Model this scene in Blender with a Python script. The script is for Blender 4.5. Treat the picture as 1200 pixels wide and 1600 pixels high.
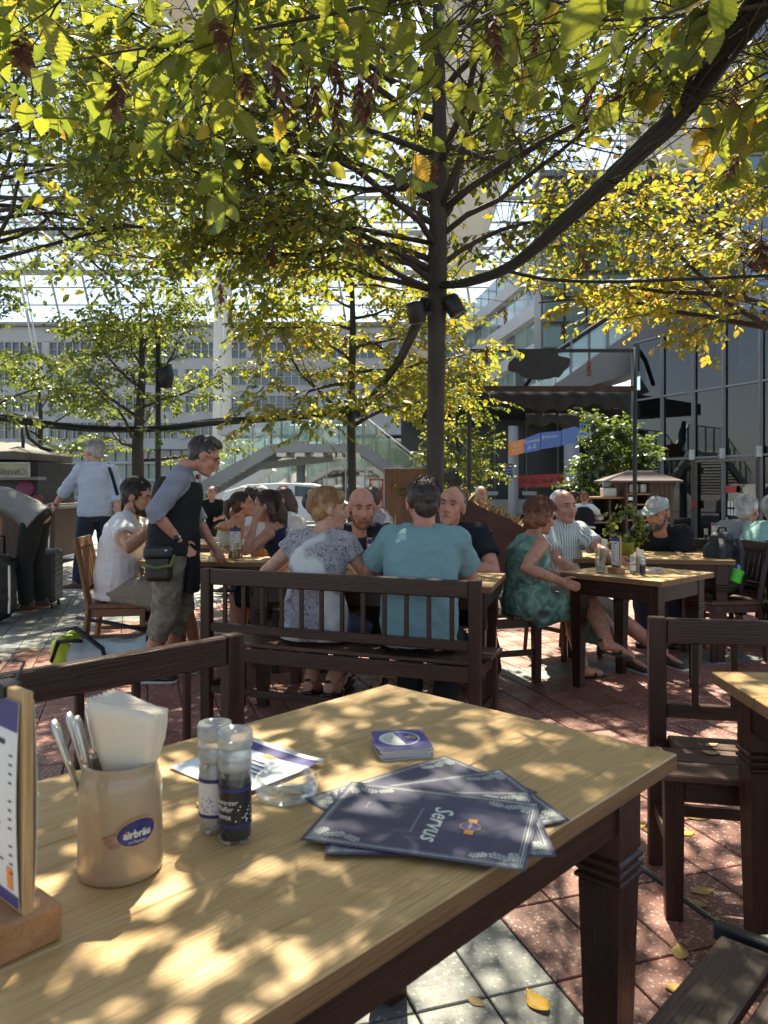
import bpy, bmesh, math, random
import numpy as np
from mathutils import Vector, Matrix, noise as mnoise
random.seed(7); np.random.seed(7)
PI = math.pi; R = math.radians
for o in list(bpy.data.objects): bpy.data.objects.remove(o)
scene = bpy.context.scene
COL = scene.collection
# ---------------------------------------------------------------- camera
CAM_H, F, HZ = 1.30, 1200.0, 760.0            # eye height, focal length and horizon in photo pixels (1200 x 1600)
cd = bpy.data.cameras.new('camera'); cam = bpy.data.objects.new('camera', cd); COL.objects.link(cam)
cam.location = (0, 0, CAM_H); cam.rotation_euler = (R(90), 0, 0)
cd.sensor_fit = 'HORIZONTAL'; cd.sensor_width = 36.0; cd.lens = 36.0
cd.shift_y = -40.0/1200.0; cd.clip_start = 0.05; cd.clip_end = 3000
cd.dof.use_dof = True; cd.dof.focus_distance = 3.4; cd.dof.aperture_fstop = 10.0
scene.camera = cam
# ---------------------------------------------------------------- sky and sun
SUN_EL = R(56); SUN_AZ = R(3)                 # straight ahead of the camera, a little to the right
w = bpy.data.worlds.new('World'); scene.world = w; w.use_nodes = True
nt = w.node_tree; nt.nodes.clear()
sky = nt.nodes.new('ShaderNodeTexSky'); sky.sky_type = 'NISHITA'; sky.sun_disc = False
sky.sun_elevation = SUN_EL; sky.sun_rotation = SUN_AZ; sky.air_density = 1.0; sky.dust_density = 1.2; sky.ozone_density = 1.0
bg = nt.nodes.new('ShaderNodeBackground'); bg.inputs[1].default_value = 0.072
wo = nt.nodes.new('ShaderNodeOutputWorld'); bw = nt.nodes.new('ShaderNodeRGBToBW'); hz_ = nt.nodes.new('ShaderNodeMix'); hz_.data_type = 'RGBA'; hz_.inputs[0].default_value = 0.30; nt.links.new(sky.outputs[0], bw.inputs[0]); nt.links.new(sky.outputs[0], hz_.inputs[6]); nt.links.new(bw.outputs[0], hz_.inputs[7]); nt.links.new(hz_.outputs[2], bg.inputs[0]); nt.links.new(bg.outputs[0], wo.inputs[0])
ld = bpy.data.lights.new('sun', 'SUN'); ld.energy = 5.0; ld.angle = R(0.53); ld.color = (1.0, 0.88, 0.69)
sun = bpy.data.objects.new('sun', ld); COL.objects.link(sun); sun.location = (0, 20, 30)
sun.rotation_euler = Vector((-math.sin(SUN_AZ)*math.cos(SUN_EL), -math.cos(SUN_AZ)*math.cos(SUN_EL), -math.sin(SUN_EL))).to_track_quat('-Z', 'Y').to_euler()
vs = scene.view_settings; vs.view_transform = 'Standard'; vs.look = 'None'; vs.gamma = 1.0; vs.exposure = 2.05
vs.use_curve_mapping = False
scene.render.engine = 'CYCLES'
cy = scene.cycles; cy.max_bounces = 8; cy.diffuse_bounces = 4; cy.glossy_bounces = 3; cy.transmission_bounces = 8
cy.transparent_max_bounces = 12; cy.caustics_reflective = False; cy.caustics_refractive = False
cy.use_denoising = True; cy.sample_clamp_indirect = 6.0
# ---------------------------------------------------------------- pixel helpers (photo pixels -> places)
def W(px, py, d): return Vector(((px-600)/F*d, d, CAM_H-(py-HZ)/F*d))
def G(px, py, z=0.0):
    d = (CAM_H-z)*F/(py-HZ); return Vector(((px-600)/F*d, d, z))
# ---------------------------------------------------------------- materials
MATS = {}
def _new(name):
    m = bpy.data.materials.new(name); m.use_nodes = True
    n = m.node_tree.nodes; b = n['Principled BSDF']; MATS[name] = m
    return m, m.node_tree, b
def _n(t, typ, **kw):
    x = t.nodes.new(typ)
    for k, v in kw.items():
        if k.startswith('i_'):
            x.inputs[k[2:].replace('_', ' ')].default_value = v
        else: setattr(x, k, v)
    return x
def ramp(t, pts, interp='LINEAR'):
    r = t.nodes.new('ShaderNodeValToRGB'); r.color_ramp.interpolation = interp
    e = r.color_ramp.elements
    while len(e) < len(pts): e.new(0.5)
    for el, (p, c) in zip(e, pts):
        el.position = p; el.color = tuple(c)+(1,) if len(c) == 3 else c
    return r
def mul(c, k): return tuple(min(1, x*k) for x in c[:3])
def mat(name, col, rough=0.6, metal=0.0, var=0.18, vscale=6.0, bump=0.0, bscale=40.0, spec=0.5, stretch=(1,1,1), coord='Object', sheen=0.0):
    """painted, woven or moulded surface: base colour with slow variation and fine relief"""
    if name in MATS: return MATS[name]
    m, t, b = _new(name); L = t.links.new
    tc = _n(t, 'ShaderNodeTexCoord'); mp = _n(t, 'ShaderNodeMapping'); mp.inputs['Scale'].default_value = stretch
    oi = _n(t, 'ShaderNodeObjectInfo'); ad = _n(t, 'ShaderNodeVectorMath', operation='ADD')
    sc_ = _n(t, 'ShaderNodeVectorMath', operation='SCALE'); L(oi.outputs['Random'], sc_.inputs[0]); sc_.inputs['Scale'].default_value = 13.0
    L(tc.outputs[coord], ad.inputs[0]); L(sc_.outputs[0], ad.inputs[1]); L(ad.outputs[0], mp.inputs['Vector'])
    nz = _n(t, 'ShaderNodeTexNoise'); nz.inputs['Scale'].default_value = vscale; nz.inputs['Detail'].default_value = 5; L(mp.outputs[0], nz.inputs['Vector'])
    rp = ramp(t, [(0.3, mul(col, 1-var)), (0.7, mul(col, 1+var))]); L(nz.outputs['Fac'], rp.inputs[0])
    L(rp.outputs[0], b.inputs['Base Color']); b.inputs['Roughness'].default_value = rough; b.inputs['Metallic'].default_value = metal
    b.inputs['Specular IOR Level'].default_value = spec
    if sheen: b.inputs['Sheen Weight'].default_value = sheen
    if bump:
        nb = _n(t, 'ShaderNodeTexNoise'); nb.inputs['Scale'].default_value = bscale; nb.inputs['Detail'].default_value = 4; L(mp.outputs[0], nb.inputs['Vector'])
        bp = _n(t, 'ShaderNodeBump'); bp.inputs['Strength'].default_value = bump; bp.inputs['Distance'].default_value = 0.01
        L(nb.outputs['Fac'], bp.inputs['Height']); L(bp.outputs[0], b.inputs['Normal'])
    return m
def wood(name, c1, c2, axis=0, scale=1.0, rough=0.45, bump=0.25, dark=None, spec=0.4, wear=0.0, wearcol=(0.4,0.3,0.2)):
    """timber: long streaks along one local axis, pores, optional worn patches"""
    if name in MATS: return MATS[name]
    m, t, b = _new(name); L = t.links.new
    tc = _n(t, 'ShaderNodeTexCoord'); oi = _n(t, 'ShaderNodeObjectInfo')
    sv = _n(t, 'ShaderNodeVectorMath', operation='SCALE'); L(oi.outputs['Random'], sv.inputs[0]); sv.inputs['Scale'].default_value = 31.0
    ad = _n(t, 'ShaderNodeVectorMath', operation='ADD'); L(tc.outputs['Object'], ad.inputs[0]); L(sv.outputs[0], ad.inputs[1])
    mp = _n(t, 'ShaderNodeMapping'); s = [14*scale]*3; s[axis] = 0.9*scale; mp.inputs['Scale'].default_value = s; L(ad.outputs[0], mp.inputs['Vector'])
    n1 = _n(t, 'ShaderNodeTexNoise'); n1.inputs['Scale'].default_value = 1.6; n1.inputs['Detail'].default_value = 6; n1.inputs['Distortion'].default_value = 0.6; L(mp.outputs[0], n1.inputs['Vector'])
    mp2 = _n(t, 'ShaderNodeMapping'); s2 = [170*scale]*3; s2[axis] = 5*scale; mp2.inputs['Scale'].default_value = s2; L(ad.outputs[0], mp2.inputs['Vector'])
    n2 = _n(t, 'ShaderNodeTexNoise'); n2.inputs['Scale'].default_value = 1.5; n2.inputs['Detail'].default_value = 3; L(mp2.outputs[0], n2.inputs['Vector'])
    rp = ramp(t, [(0.28, c1), (0.72, c2)]); L(n1.outputs['Fac'], rp.inputs[0])
    mx = _n(t, 'ShaderNodeMix', data_type='RGBA', blend_type='MULTIPLY'); mx.inputs[0].default_value = 0.5
    r2 = ramp(t, [(0.36, (0.5,0.46,0.4)), (0.52, (1,1,1))]); L(n2.outputs['Fac'], r2.inputs[0])
    L(rp.outputs[0], mx.inputs[6]); L(r2.outputs[0], mx.inputs[7]); out = mx.outputs[2]
    if wear:
        n3 = _n(t, 'ShaderNodeTexNoise'); n3.inputs['Scale'].default_value = 5.0; n3.inputs['Detail'].default_value = 8; L(ad.outputs[0], n3.inputs['Vector'])
        r3 = ramp(t, [(0.55, (0,0,0)), (0.72, (wear,)*3)]); L(n3.outputs['Fac'], r3.inputs[0])
        mw = _n(t, 'ShaderNodeMix', data_type='RGBA'); L(r3.outputs[0], mw.inputs[0]); L(out, mw.inputs[6]); mw.inputs[7].default_value = tuple(wearcol)+(1,); out = mw.outputs[2]
    L(out, b.inputs['Base Color']); b.inputs['Roughness'].default_value = rough; b.inputs['Specular IOR Level'].default_value = spec
    rr = ramp(t, [(0.3, (rough*0.8,)*3), (0.7, (min(1, rough*1.25),)*3)]); L(n1.outputs['Fac'], rr.inputs[0]); L(rr.outputs[0], b.inputs['Roughness'])
    bp = _n(t, 'ShaderNodeBump'); bp.inputs['Strength'].default_value = bump; bp.inputs['Distance'].default_value = 0.004
    L(n2.outputs['Fac'], bp.inputs['Height']); L(bp.outputs[0], b.inputs['Normal'])
    return m
def glass_thin(name, tint=(0.9,0.95,0.95), refl=0.12, rough=0.02, body=0.0, bodycol=(0.5,0.6,0.6), graze=0.6):
    """window glass: lets light through, mirrors at grazing angles"""
    if name in MATS: return MATS[name]
    m, t, b = _new(name); L = t.links.new; t.nodes.remove(b)
    tr = _n(t, 'ShaderNodeBsdfTransparent'); tr.inputs[0].default_value = tuple(tint)+(1,)
    gl = _n(t, 'ShaderNodeBsdfGlossy'); gl.inputs['Roughness'].default_value = rough; gl.inputs[0].default_value = (0.95,0.97,1,1)
    lw = _n(t, 'ShaderNodeLayerWeight'); lw.inputs[0].default_value = 0.35
    mr = _n(t, 'ShaderNodeMapRange'); mr.inputs[1].default_value = 0; mr.inputs[2].default_value = 1; mr.inputs[3].default_value = refl; mr.inputs[4].default_value = min(1, refl+graze); L(lw.outputs['Fresnel'], mr.inputs[0])
    mx = _n(t, 'ShaderNodeMixShader'); L(mr.outputs[0], mx.inputs[0]); L(tr.outputs[0], mx.inputs[1]); L(gl.outputs[0], mx.inputs[2]); out = mx
    if body:
        df = _n(t, 'ShaderNodeBsdfDiffuse'); df.inputs[0].default_value = tuple(bodycol)+(1,)
        m2 = _n(t, 'ShaderNodeMixShader'); m2.inputs[0].default_value = body; L(mx.outputs[0], m2.inputs[1]); L(df.outputs[0], m2.inputs[2]); out = m2
    L(out.outputs[0], t.nodes['Material Output'].inputs[0])
    return m
def glass_solid(name, col=(0.96,0.98,0.97), rough=0.03, ior=1.45):
    if name in MATS: return MATS[name]
    m, t, b = _new(name); L = t.links.new
    b.inputs['Base Color'].default_value = tuple(col)+(1,); b.inputs['Transmission Weight'].default_value = 1.0
    b.inputs['Roughness'].default_value = rough; b.inputs['IOR'].default_value = ior
    # daylight falls through clear glass (no caustics are traced)
    lp = _n(t, 'ShaderNodeBsdfTransparent'); lp.inputs[0].default_value = (0.9,0.92,0.9,1)
    mx = _n(t, 'ShaderNodeMixShader'); mx.inputs[0].default_value = 0.45
    L(b.outputs[0], mx.inputs[1]); L(lp.outputs[0], mx.inputs[2]); L(mx.outputs[0], t.nodes['Material Output'].inputs[0])
    return m
def plain(name, col, rough=0.6, metal=0.0, spec=0.5):
    if name in MATS: return MATS[name]
    m, t, b = _new(name); b.inputs['Base Color'].default_value = tuple(col)+(1,)
    b.inputs['Roughness'].default_value = rough; b.inputs['Metallic'].default_value = metal; b.inputs['Specular IOR Level'].default_value = spec
    return m
# ---------------------------------------------------------------- mesh helpers
class MB:
    def __init__(s): s.v = []; s.f = []
    def add(s, vs, fs, M=None):
        k = len(s.v)
        s.v += [tuple(M @ Vector(p)) if M is not None else tuple(p) for p in vs]; s.f += [tuple(i+k for i in f) for f in fs]; return s
    def box(s, c, size, rot=None, bev=0.0, taper=None):
        x, y, z = size[0]/2, size[1]/2, size[2]/2
        if bev and bev < min(x, y, z):
            b = bev; vs = []; 
            for sx in (-1,1):
                for sy in (-1,1):
                    for sz in (-1,1):
                        vs += [(sx*x, sy*(y-b), sz*(z-b)), (sx*(x-b), sy*y, sz*(z-b)), (sx*(x-b), sy*(y-b), sz*z)]
            I = lambda sx, sy, sz, k: (((sx+1)//2)*4+((sy+1)//2)*2+((sz+1)//2))*3+k
            fs = []
            for sg in (-1,1):
                o = [(-1,-1),(1,-1),(1,1),(-1,1)]
                if sg < 0: o = o[::-1]
                fs.append([I(sg,a,b_,0) for a, b_ in o]); fs.append([I(b_,sg,a,1) for a, b_ in o]); fs.append([I(a,b_,sg,2) for a, b_ in o])
            for a in (-1,1):
                for b_ in (-1,1):
                    q = [I(a,b_,-1,0), I(a,b_,-1,1), I(a,b_,1,1), I(a,b_,1,0)]; fs.append(q if a*b_ > 0 else q[::-1])
                    q = [I(-1,a,b_,1), I(-1,a,b_,2), I(1,a,b_,2), I(1,a,b_,1)]; fs.append(q if a*b_ > 0 else q[::-1])
                    q = [I(a,-1,b_,2), I(a,-1,b_,0), I(a,1,b_,0), I(a,1,b_,2)]; fs.append(q if a*b_ > 0 else q[::-1])
                    for c_ in (-1,1):
                        q = [I(a,b_,c_,0), I(a,b_,c_,1), I(a,b_,c_,2)]; fs.append(q if a*b_*c_ > 0 else q[::-1])
        else:
            vs = [(sx*x, sy*y, sz*z) for sx in (-1,1) for sy in (-1,1) for sz in (-1,1)]
            fs = [(0,1,3,2),(4,6,7,5),(0,4,5,1),(2,3,7,6),(0,2,6,4),(1,5,7,3)]
        if taper: vs = [(p[0]*(taper if p[2] < 0 else 1), p[1]*(taper if p[2] < 0 else 1), p[2]) for p in vs]
        M = Matrix.Translation(Vector(c))
        if rot is not None: M = M @ (rot if isinstance(rot, Matrix) else Matrix.Rotation(rot, 4, 'Z'))
        return s.add(vs, fs, M)
    def bar(s, p, q, w, h, up=(0,0,1), bev=0.0):
        p, q = Vector(p), Vector(q); d = q-p; L_ = d.length; x = d.normalized(); u = Vector(up)
        if abs(x.dot(u)) > 0.98: u = Vector((0,1,0))
        y = u.cross(x).normalized(); z = x.cross(y)
        M = Matrix((x, y, z)).transposed().to_4x4()
        return s.box((p+q)/2, (L_, w, h), M, bev)
    def tube(s, pts, rad, seg=8, cap=True, flat=1.0):
        pts = [Vector(p) for p in pts]; n = len(pts)
        if not hasattr(rad, '__len__'): rad = [rad]*n
        t0 = (pts[1]-pts[0]).normalized(); u = Vector((0,0,1)) if abs(t0.z) < 0.9 else Vector((1,0,0))
        a = u.cross(t0).normalized(); vs = []; fs = []
        for i in range(n):
            t = (pts[min(i+1, n-1)]-pts[max(i-1, 0)])
            t = t.normalized() if t.length > 1e-9 else t0
            a = (a-t*a.dot(t)); a = a.normalized() if a.length > 1e-6 else t.orthogonal().normalized(); b = t.cross(a)
            for k in range(seg):
                an = 2*PI*k/seg; vs.append(pts[i]+a*math.cos(an)*rad[i]+b*math.sin(an)*rad[i]*flat)
        for i in range(n-1):
            for k in range(seg):
                k2 = (k+1) % seg; fs.append((i*seg+k, i*seg+k2, (i+1)*seg+k2, (i+1)*seg+k))
        if cap: fs.append(tuple(range(seg))[::-1]); fs.append(tuple((n-1)*seg+k for k in range(seg)))
        return s.add(vs, fs)
    def lathe(s, prof, seg=24, M=None, close=False):
        vs = []; fs = []; n = len(prof)
        for r, z in prof:
            for k in range(seg): vs.append((r*math.cos(2*PI*k/seg), r*math.sin(2*PI*k/seg), z))
        for i in range(n-1 if not close else n):
            j = (i+1) % n
            for k in range(seg):
                k2 = (k+1) % seg; fs.append((i*seg+k, i*seg+k2, j*seg+k2, j*seg+k))
        if not close:
            if prof[0][0] > 1e-5: fs.append(tuple(range(seg))[::-1])
            if prof[-1][0] > 1e-5: fs.append(tuple((n-1)*seg+k for k in range(seg)))
        return s.add(vs, fs, M)
    def ell(s, c, r, M=None, nu=12, nv=8):
        vs = [(0,0,-1)]; fs = []
        for i in range(1, nv):
            th = -PI/2+PI*i/nv
            for k in range(nu): vs.append((math.cos(th)*math.cos(2*PI*k/nu), math.cos(th)*math.sin(2*PI*k/nu), math.sin(th)))
        vs.append((0,0,1)); e = len(vs)-1
        for k in range(nu):
            fs.append((0, 1+(k+1) % nu, 1+k)); fs.append((e, 1+(nv-2)*nu+k, 1+(nv-2)*nu+(k+1) % nu))
        for i in range(nv-2):
            for k in range(nu): fs.append((1+i*nu+k, 1+i*nu+(k+1) % nu, 1+(i+1)*nu+(k+1) % nu, 1+(i+1)*nu+k))
        r = r if hasattr(r, '__len__') else (r,)*3
        T = Matrix.Translation(Vector(c)) @ (M.to_4x4() if M is not None else Matrix.Identity(4)) @ Matrix.Diagonal((r[0], r[1], r[2], 1))
        return s.add(vs, fs, T)
    def loft(s, rings):
        """rings: lists of equal length; closed ends"""
        n = len(rings[0]); vs = [p for r in rings for p in r]; fs = []
        for i in range(len(rings)-1):
            for k in range(n):
                k2 = (k+1) % n; fs.append((i*n+k, i*n+k2, (i+1)*n+k2, (i+1)*n+k))
        fs.append(tuple(range(n))[::-1]); fs.append(tuple((len(rings)-1)*n+k for k in range(n)))
        return s.add(vs, fs)
    def prism(s, poly, z0, z1, M=None):
        n = len(poly); vs = [(x, y, z0) for x, y in poly]+[(x, y, z1) for x, y in poly]
        fs = [tuple(range(n))[::-1], tuple(range(n, 2*n))]+[(k, (k+1) % n, n+(k+1) % n, n+k) for k in range(n)]
        return s.add(vs, fs, M)
    def mesh(s, name, smooth=False):
        me = bpy.data.meshes.new(name); me.from_pydata(s.v, [], s.f); me.update()
        if smooth: me.polygons.foreach_set('use_smooth', [True]*len(me.polygons))
        return me
    def build(s, name, m, parent=None, smooth=False, loc=None, rot=None):
        o = bpy.data.objects.new(name, s.mesh(name, smooth)); COL.objects.link(o)
        if m is not None: o.data.materials.append(m)
        if parent is not None: o.parent = parent
        if loc is not None: o.location = loc
        if rot is not None: o.rotation_euler = rot
        return o
def B(c, size, rot=None, bev=0.0, taper=None): return MB().box(c, size, rot, bev, taper)
def link_mesh(name, me, m, parent=None, loc=(0,0,0), rot=(0,0,0), scale=(1,1,1)):
    o = bpy.data.objects.new(name, me); COL.objects.link(o)
    if m is not None and not me.materials: me.materials.append(m)
    o.parent = parent; o.location = loc; o.rotation_euler = rot; o.scale = scale
    return o
def tag(o, label=None, cat=None, group=None, kind=None):
    if label: o['label'] = label
    if cat: o['category'] = cat
    if group: o['group'] = group
    if kind: o['kind'] = kind
    return o
def thing(name, label, cat, loc=(0,0,0), rz=0.0, group=None):
    o = bpy.data.objects.new(name, None); COL.objects.link(o); o.empty_display_size = 0.1
    o.location = loc; o.rotation_euler = (0, 0, rz)
    return tag(o, label, cat, group)
def copy_tree(o, parent=None):
    c = o.copy(); COL.objects.link(c); c.parent = parent
    for ch in list(o.children): copy_tree(ch, c)
    return c
def autosmooth(o, ang=40):
    me = o.data; bm = bmesh.new(); bm.from_mesh(me)
    for f in bm.faces: f.smooth = True
    for e in bm.edges:
        if len(e.link_faces) == 2 and e.calc_face_angle(0) > R(ang): e.smooth = False
    bm.to_mesh(me); bm.free(); return o
def text_mesh(s, size=1.0, shear=0.0, extrude=0.0, align='CENTER', bold=0.0):
    c = bpy.data.curves.new('text', 'FONT'); c.body = s; c.size = size; c.shear = shear; c.extrude = extrude; c.offset = bold
    c.align_x = align; c.align_y = 'CENTER'; c.resolution_u = 2
    o = bpy.data.objects.new('text', c); me = bpy.data.meshes.new_from_object(o)
    bpy.data.objects.remove(o); return me
def lettering(s, size, m, parent, M, shear=0.0, name='lettering', bold=0.0, xs=1.0, wrap=None):
    """flat print; M places the text plane; wrap = radius of a cylinder about the local z axis"""
    me = text_mesh(s, size, shear, 0.0, bold=bold)
    for v in me.vertices:
        p = Vector((v.co.x*xs, v.co.y, 0.0))
        if wrap: a = p.x/wrap; p = Vector((math.sin(a)*wrap, -math.cos(a)*wrap, p.y))
        v.co = M @ p
    return link_mesh(name, me, m, parent)
# ---------------------------------------------------------------- ground and paving
AX = Vector((0.951, 0.308)); BX = Vector((-0.308, 0.951))     # the two joint directions of the paving
def sstep(a, b, x):
    t = max(0.0, min(1.0, (x-a)/(b-a))); return t*t*(3-2*t)
def ground_z(x, y):                                           # the yard falls away a little towards the glass hall
    return -0.42*sstep(9.5, 13.0, y)*sstep(0.8, 2.6, x)
def tile_mat(name, base, chip1, chip2, joint=False):
    m, t, b = _new(name); L = t.links.new
    tc = _n(t, 'ShaderNodeTexCoord'); oi = _n(t, 'ShaderNodeObjectInfo')
    sv = _n(t, 'ShaderNodeVectorMath', operation='SCALE'); L(oi.outputs['Random'], sv.inputs[0]); sv.inputs['Scale'].default_value = 17.0
    ad = _n(t, 'ShaderNodeVectorMath', operation='ADD'); L(tc.outputs['Object'], ad.inputs[0]); L(sv.outputs[0], ad.inputs[1])
    n1 = _n(t, 'ShaderNodeTexNoise'); n1.inputs['Scale'].default_value = 4.0; n1.inputs['Detail'].default_value = 6; L(ad.outputs[0], n1.inputs['Vector'])
    rp = ramp(t, [(0.3, mul(base, 0.72)), (0.7, mul(base, 1.2))]); L(n1.outputs['Fac'], rp.inputs[0])
    hs = _n(t, 'ShaderNodeHueSaturation'); mr = _n(t, 'ShaderNodeMapRange'); mr.inputs[3].default_value = 0.72; mr.inputs[4].default_value = 1.2
    at = _n(t, 'ShaderNodeAttribute', attribute_name='tone'); sm = _n(t, 'ShaderNodeMath', operation='ADD'); L(at.outputs['Fac'], sm.inputs[0]); L(oi.outputs['Random'], sm.inputs[1])
    fr = _n(t, 'ShaderNodeMath', operation='FRACT'); L(sm.outputs[0], fr.inputs[0])
    L(fr.outputs[0], mr.inputs[0]); L(mr.outputs[0], hs.inputs['Value']); L(rp.outputs[0], hs.inputs['Color'])
    out = hs.outputs[0]
    for sc_, col, lo in ((75.0, chip1, 0.30), (150.0, chip2, 0.36)):
        v = _n(t, 'ShaderNodeTexVoronoi'); v.inputs['Scale'].default_value = sc_; v.inputs['Randomness'].default_value = 1.0; L(ad.outputs[0], v.inputs['Vector'])
        sp = _n(t, 'ShaderNodeSeparateColor'); L(v.outputs['Color'], sp.inputs[0])
        gt = _n(t, 'ShaderNodeMath', operation='LESS_THAN'); L(sp.outputs[0], gt.inputs[0]); gt.inputs[1].default_value = lo
        lt = _n(t, 'ShaderNodeMath', operation='LESS_THAN'); L(v.outputs['Distance'], lt.inputs[0]); lt.inputs[1].default_value = 0.42
        mm = _n(t, 'ShaderNodeMath', operation='MULTIPLY'); L(gt.outputs[0], mm.inputs[0]); L(lt.outputs[0], mm.inputs[1])
        m2 = _n(t, 'ShaderNodeMath', operation='MULTIPLY'); L(mm.outputs[0], m2.inputs[0]); m2.inputs[1].default_value = 0.75
        mx = _n(t, 'ShaderNodeMix', data_type='RGBA'); L(m2.outputs[0], mx.inputs[0]); L(out, mx.inputs[6]); mx.inputs[7].default_value = tuple(col)+(1,); out = mx.outputs[2]
    nd = _n(t, 'ShaderNodeTexNoise'); nd.inputs['Scale'].default_value = 1.3; nd.inputs['Detail'].default_value = 7; gp = _n(t, 'ShaderNodeNewGeometry'); L(gp.outputs['Position'], nd.inputs['Vector'])
    rd = ramp(t, [(0.38, (0.55,0.53,0.5)), (0.6, (1,1,1))]); L(nd.outputs['Fac'], rd.inputs[0])
    md = _n(t, 'ShaderNodeMix', data_type='RGBA', blend_type='MULTIPLY'); md.inputs[0].default_value = 0.8; L(out, md.inputs[6]); L(rd.outputs[0], md.inputs[7])
    L(md.outputs[2], b.inputs['Base Color'])
    rr = ramp(t, [(0.35, (0.34,)*3), (0.65, (0.6,)*3)]); L(n1.outputs['Fac'], rr.inputs[0]); L(rr.outputs[0], b.inputs['Roughness'])
    nb = _n(t, 'ShaderNodeTexNoise'); nb.inputs['Scale'].default_value = 120; L(ad.outputs[0], nb.inputs['Vector'])
    bp = _n(t, 'ShaderNodeBump'); bp.inputs['Strength'].default_value = 0.12; bp.inputs['Distance'].default_value = 0.003; L(nb.outputs['Fac'], bp.inputs['Height']); L(bp.outputs[0], b.inputs['Normal'])
    return m
RED = tile_mat('red_terrazzo', (0.275,0.098,0.064), (0.62,0.46,0.38), (0.45,0.26,0.2))
GREY = tile_mat('grey_terrazzo', (0.22,0.22,0.195), (0.46,0.46,0.42), (0.12,0.12,0.11))
def ground_mat():
    m, t, b = _new('far_paving'); L = t.links.new
    tc = _n(t, 'ShaderNodeTexCoord'); mp = _n(t, 'ShaderNodeMapping'); mp.inputs['Rotation'].default_value = (0,0,-math.atan2(0.308,0.951)); L(tc.outputs['Object'], mp.inputs['Vector'])
    br = _n(t, 'ShaderNodeTexBrick'); br.inputs['Scale'].default_value = 1.0; br.inputs['Brick Width'].default_value = 0.4; br.inputs['Row Height'].default_value = 0.4; br.offset = 0
    br.inputs['Mortar Size'].default_value = 0.006; br.inputs['Color1'].default_value = (0.17,0.165,0.15,1); br.inputs['Color2'].default_value = (0.13,0.125,0.115,1); br.inputs['Mortar'].default_value = (0.04,0.04,0.036,1)
    L(mp.outputs[0], br.inputs['Vector']); L(br.outputs[0], b.inputs['Base Color']); b.inputs['Roughness'].default_value = 0.6
    return m
mb = MB(); xs = [-400,-60,-20,-9,-6,-3,0,.8,1.2,1.6,2,2.4,2.8,4,6,9,14,20,60,400]; ys = [-60,-5,0,3,6,9,9.5,10,10.5,11,11.5,12,12.5,13,14,17,22,40,90,500]
mb.v = [(x, y, ground_z(x, y)-0.016) for y in ys for x in xs]; nx = len(xs)
mb.f = [(j*nx+i, j*nx+i+1, (j+1)*nx+i+1, (j+1)*nx+i) for j in range(len(ys)-1) for i in range(nx-1)]
ground = mb.build('ground', ground_mat()); tag(ground, kind='structure')
paving = bpy.data.objects.new('pavement', None); COL.objects.link(paving); tag(paving, kind='structure')
bed = MB(); bed.add([(-11,0.2,-0.012),(11,0.2,-0.012),(11,9.2,-0.012),(-11,9.2,-0.012)], [(0,1,2,3)])
bed.build('joint_bed', mat('joint_sand', (0.035,0.033,0.028), 0.9, bump=0.3, bscale=150), paving)
TA, TB, GAP = 0.195, 0.352, 0.006
T0_B, T0_V1, T0_V2 = Vector((0.01, 2.10)), Vector((0.73, -0.683)), Vector((-0.683, -0.73))     # own table: back corner and edge directions
def tile_shape(name, wa, wb):
    mb = MB(); e = 0.003; h = 0.012; a, b_ = wa/2, wb/2
    mb.v = [(-a,-b_,-h),(a,-b_,-h),(a,b_,-h),(-a,b_,-h),(-a,-b_,-e),(a,-b_,-e),(a,b_,-e),(-a,b_,-e),(-a+e,-b_+e,0),(a-e,-b_+e,0),(a-e,b_-e,0),(-a+e,b_-e,0)]
    mb.f = [(8,9,10,11)]+[(i, (i+1) % 4, 4+(i+1) % 4, 4+i) for i in range(4)]+[(4+i, 4+(i+1) % 4, 8+(i+1) % 4, 8+i) for i in range(4)]
    return mb
ts = tile_shape('tile', TA-GAP, TB-GAP); tr_ = ts.mesh('tile'); tg_ = ts.mesh('tile'); tr_.materials.append(RED); tg_.materials.append(GREY)
tiles = []
ROT = math.atan2(AX.y, AX.x)
def is_grey(x, y, a, b_):
    if x < -2.84+(y-5.82)*0.36+0.12*math.sin(a*9): return True                 # the walkway on the left
    if y > 8.6: return True
    if a < 1.05 and b_ < 2.13 and x > -0.6: return True                         # grey field by the table leg
    if 4.55 < b_ < 4.9 and 2.4 < a < 4.6: return True                           # a pale strip between the tables
    return False
for i in range(-70, 70):
    for j in range(-4, 40):
        a, b_ = 1.05+(i+0.5)*TA, 1.782+(j+0.5)*TB
        x, y = AX.x*a+BX.x*b_, AX.y*a+BX.y*b_
        if not (0.35 < y < 9.15) or abs(x) > 0.56*y+0.9: continue
        px, py = 600+F*x/y, HZ+F*CAM_H/y
        vis = -25 < px < 1225 and py < 1650
        k = (CAM_H-0.76)/CAM_H; q = Vector((x*k, y*k))-T0_B
        if -0.02 < q.dot(T0_V1) < 0.80 and -0.02 < q.dot(T0_V2) < 1.5: vis = False
        tiles.append((y if vis else 99, x, y, is_grey(x, y, a, b_)))
tiles.sort(); far = {True: MB(), False: MB()}; tone = {True: [], False: []}
for n, (k, x, y, g) in enumerate(tiles):
    if n < 300 and k < 99:
        o = link_mesh('tile', tg_ if g else tr_, None, paving, (x, y, random.uniform(-0.0012, 0.0012)), (random.uniform(-.002,.002), random.uniform(-.003,.003), ROT))
    else:
        far[g].add(ts.v, ts.f, Matrix.Translation((x, y, random.uniform(-0.001,0.001))) @ Matrix.Rotation(ROT, 4, 'Z')); tone[g] += [random.random()]*len(ts.v)
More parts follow.
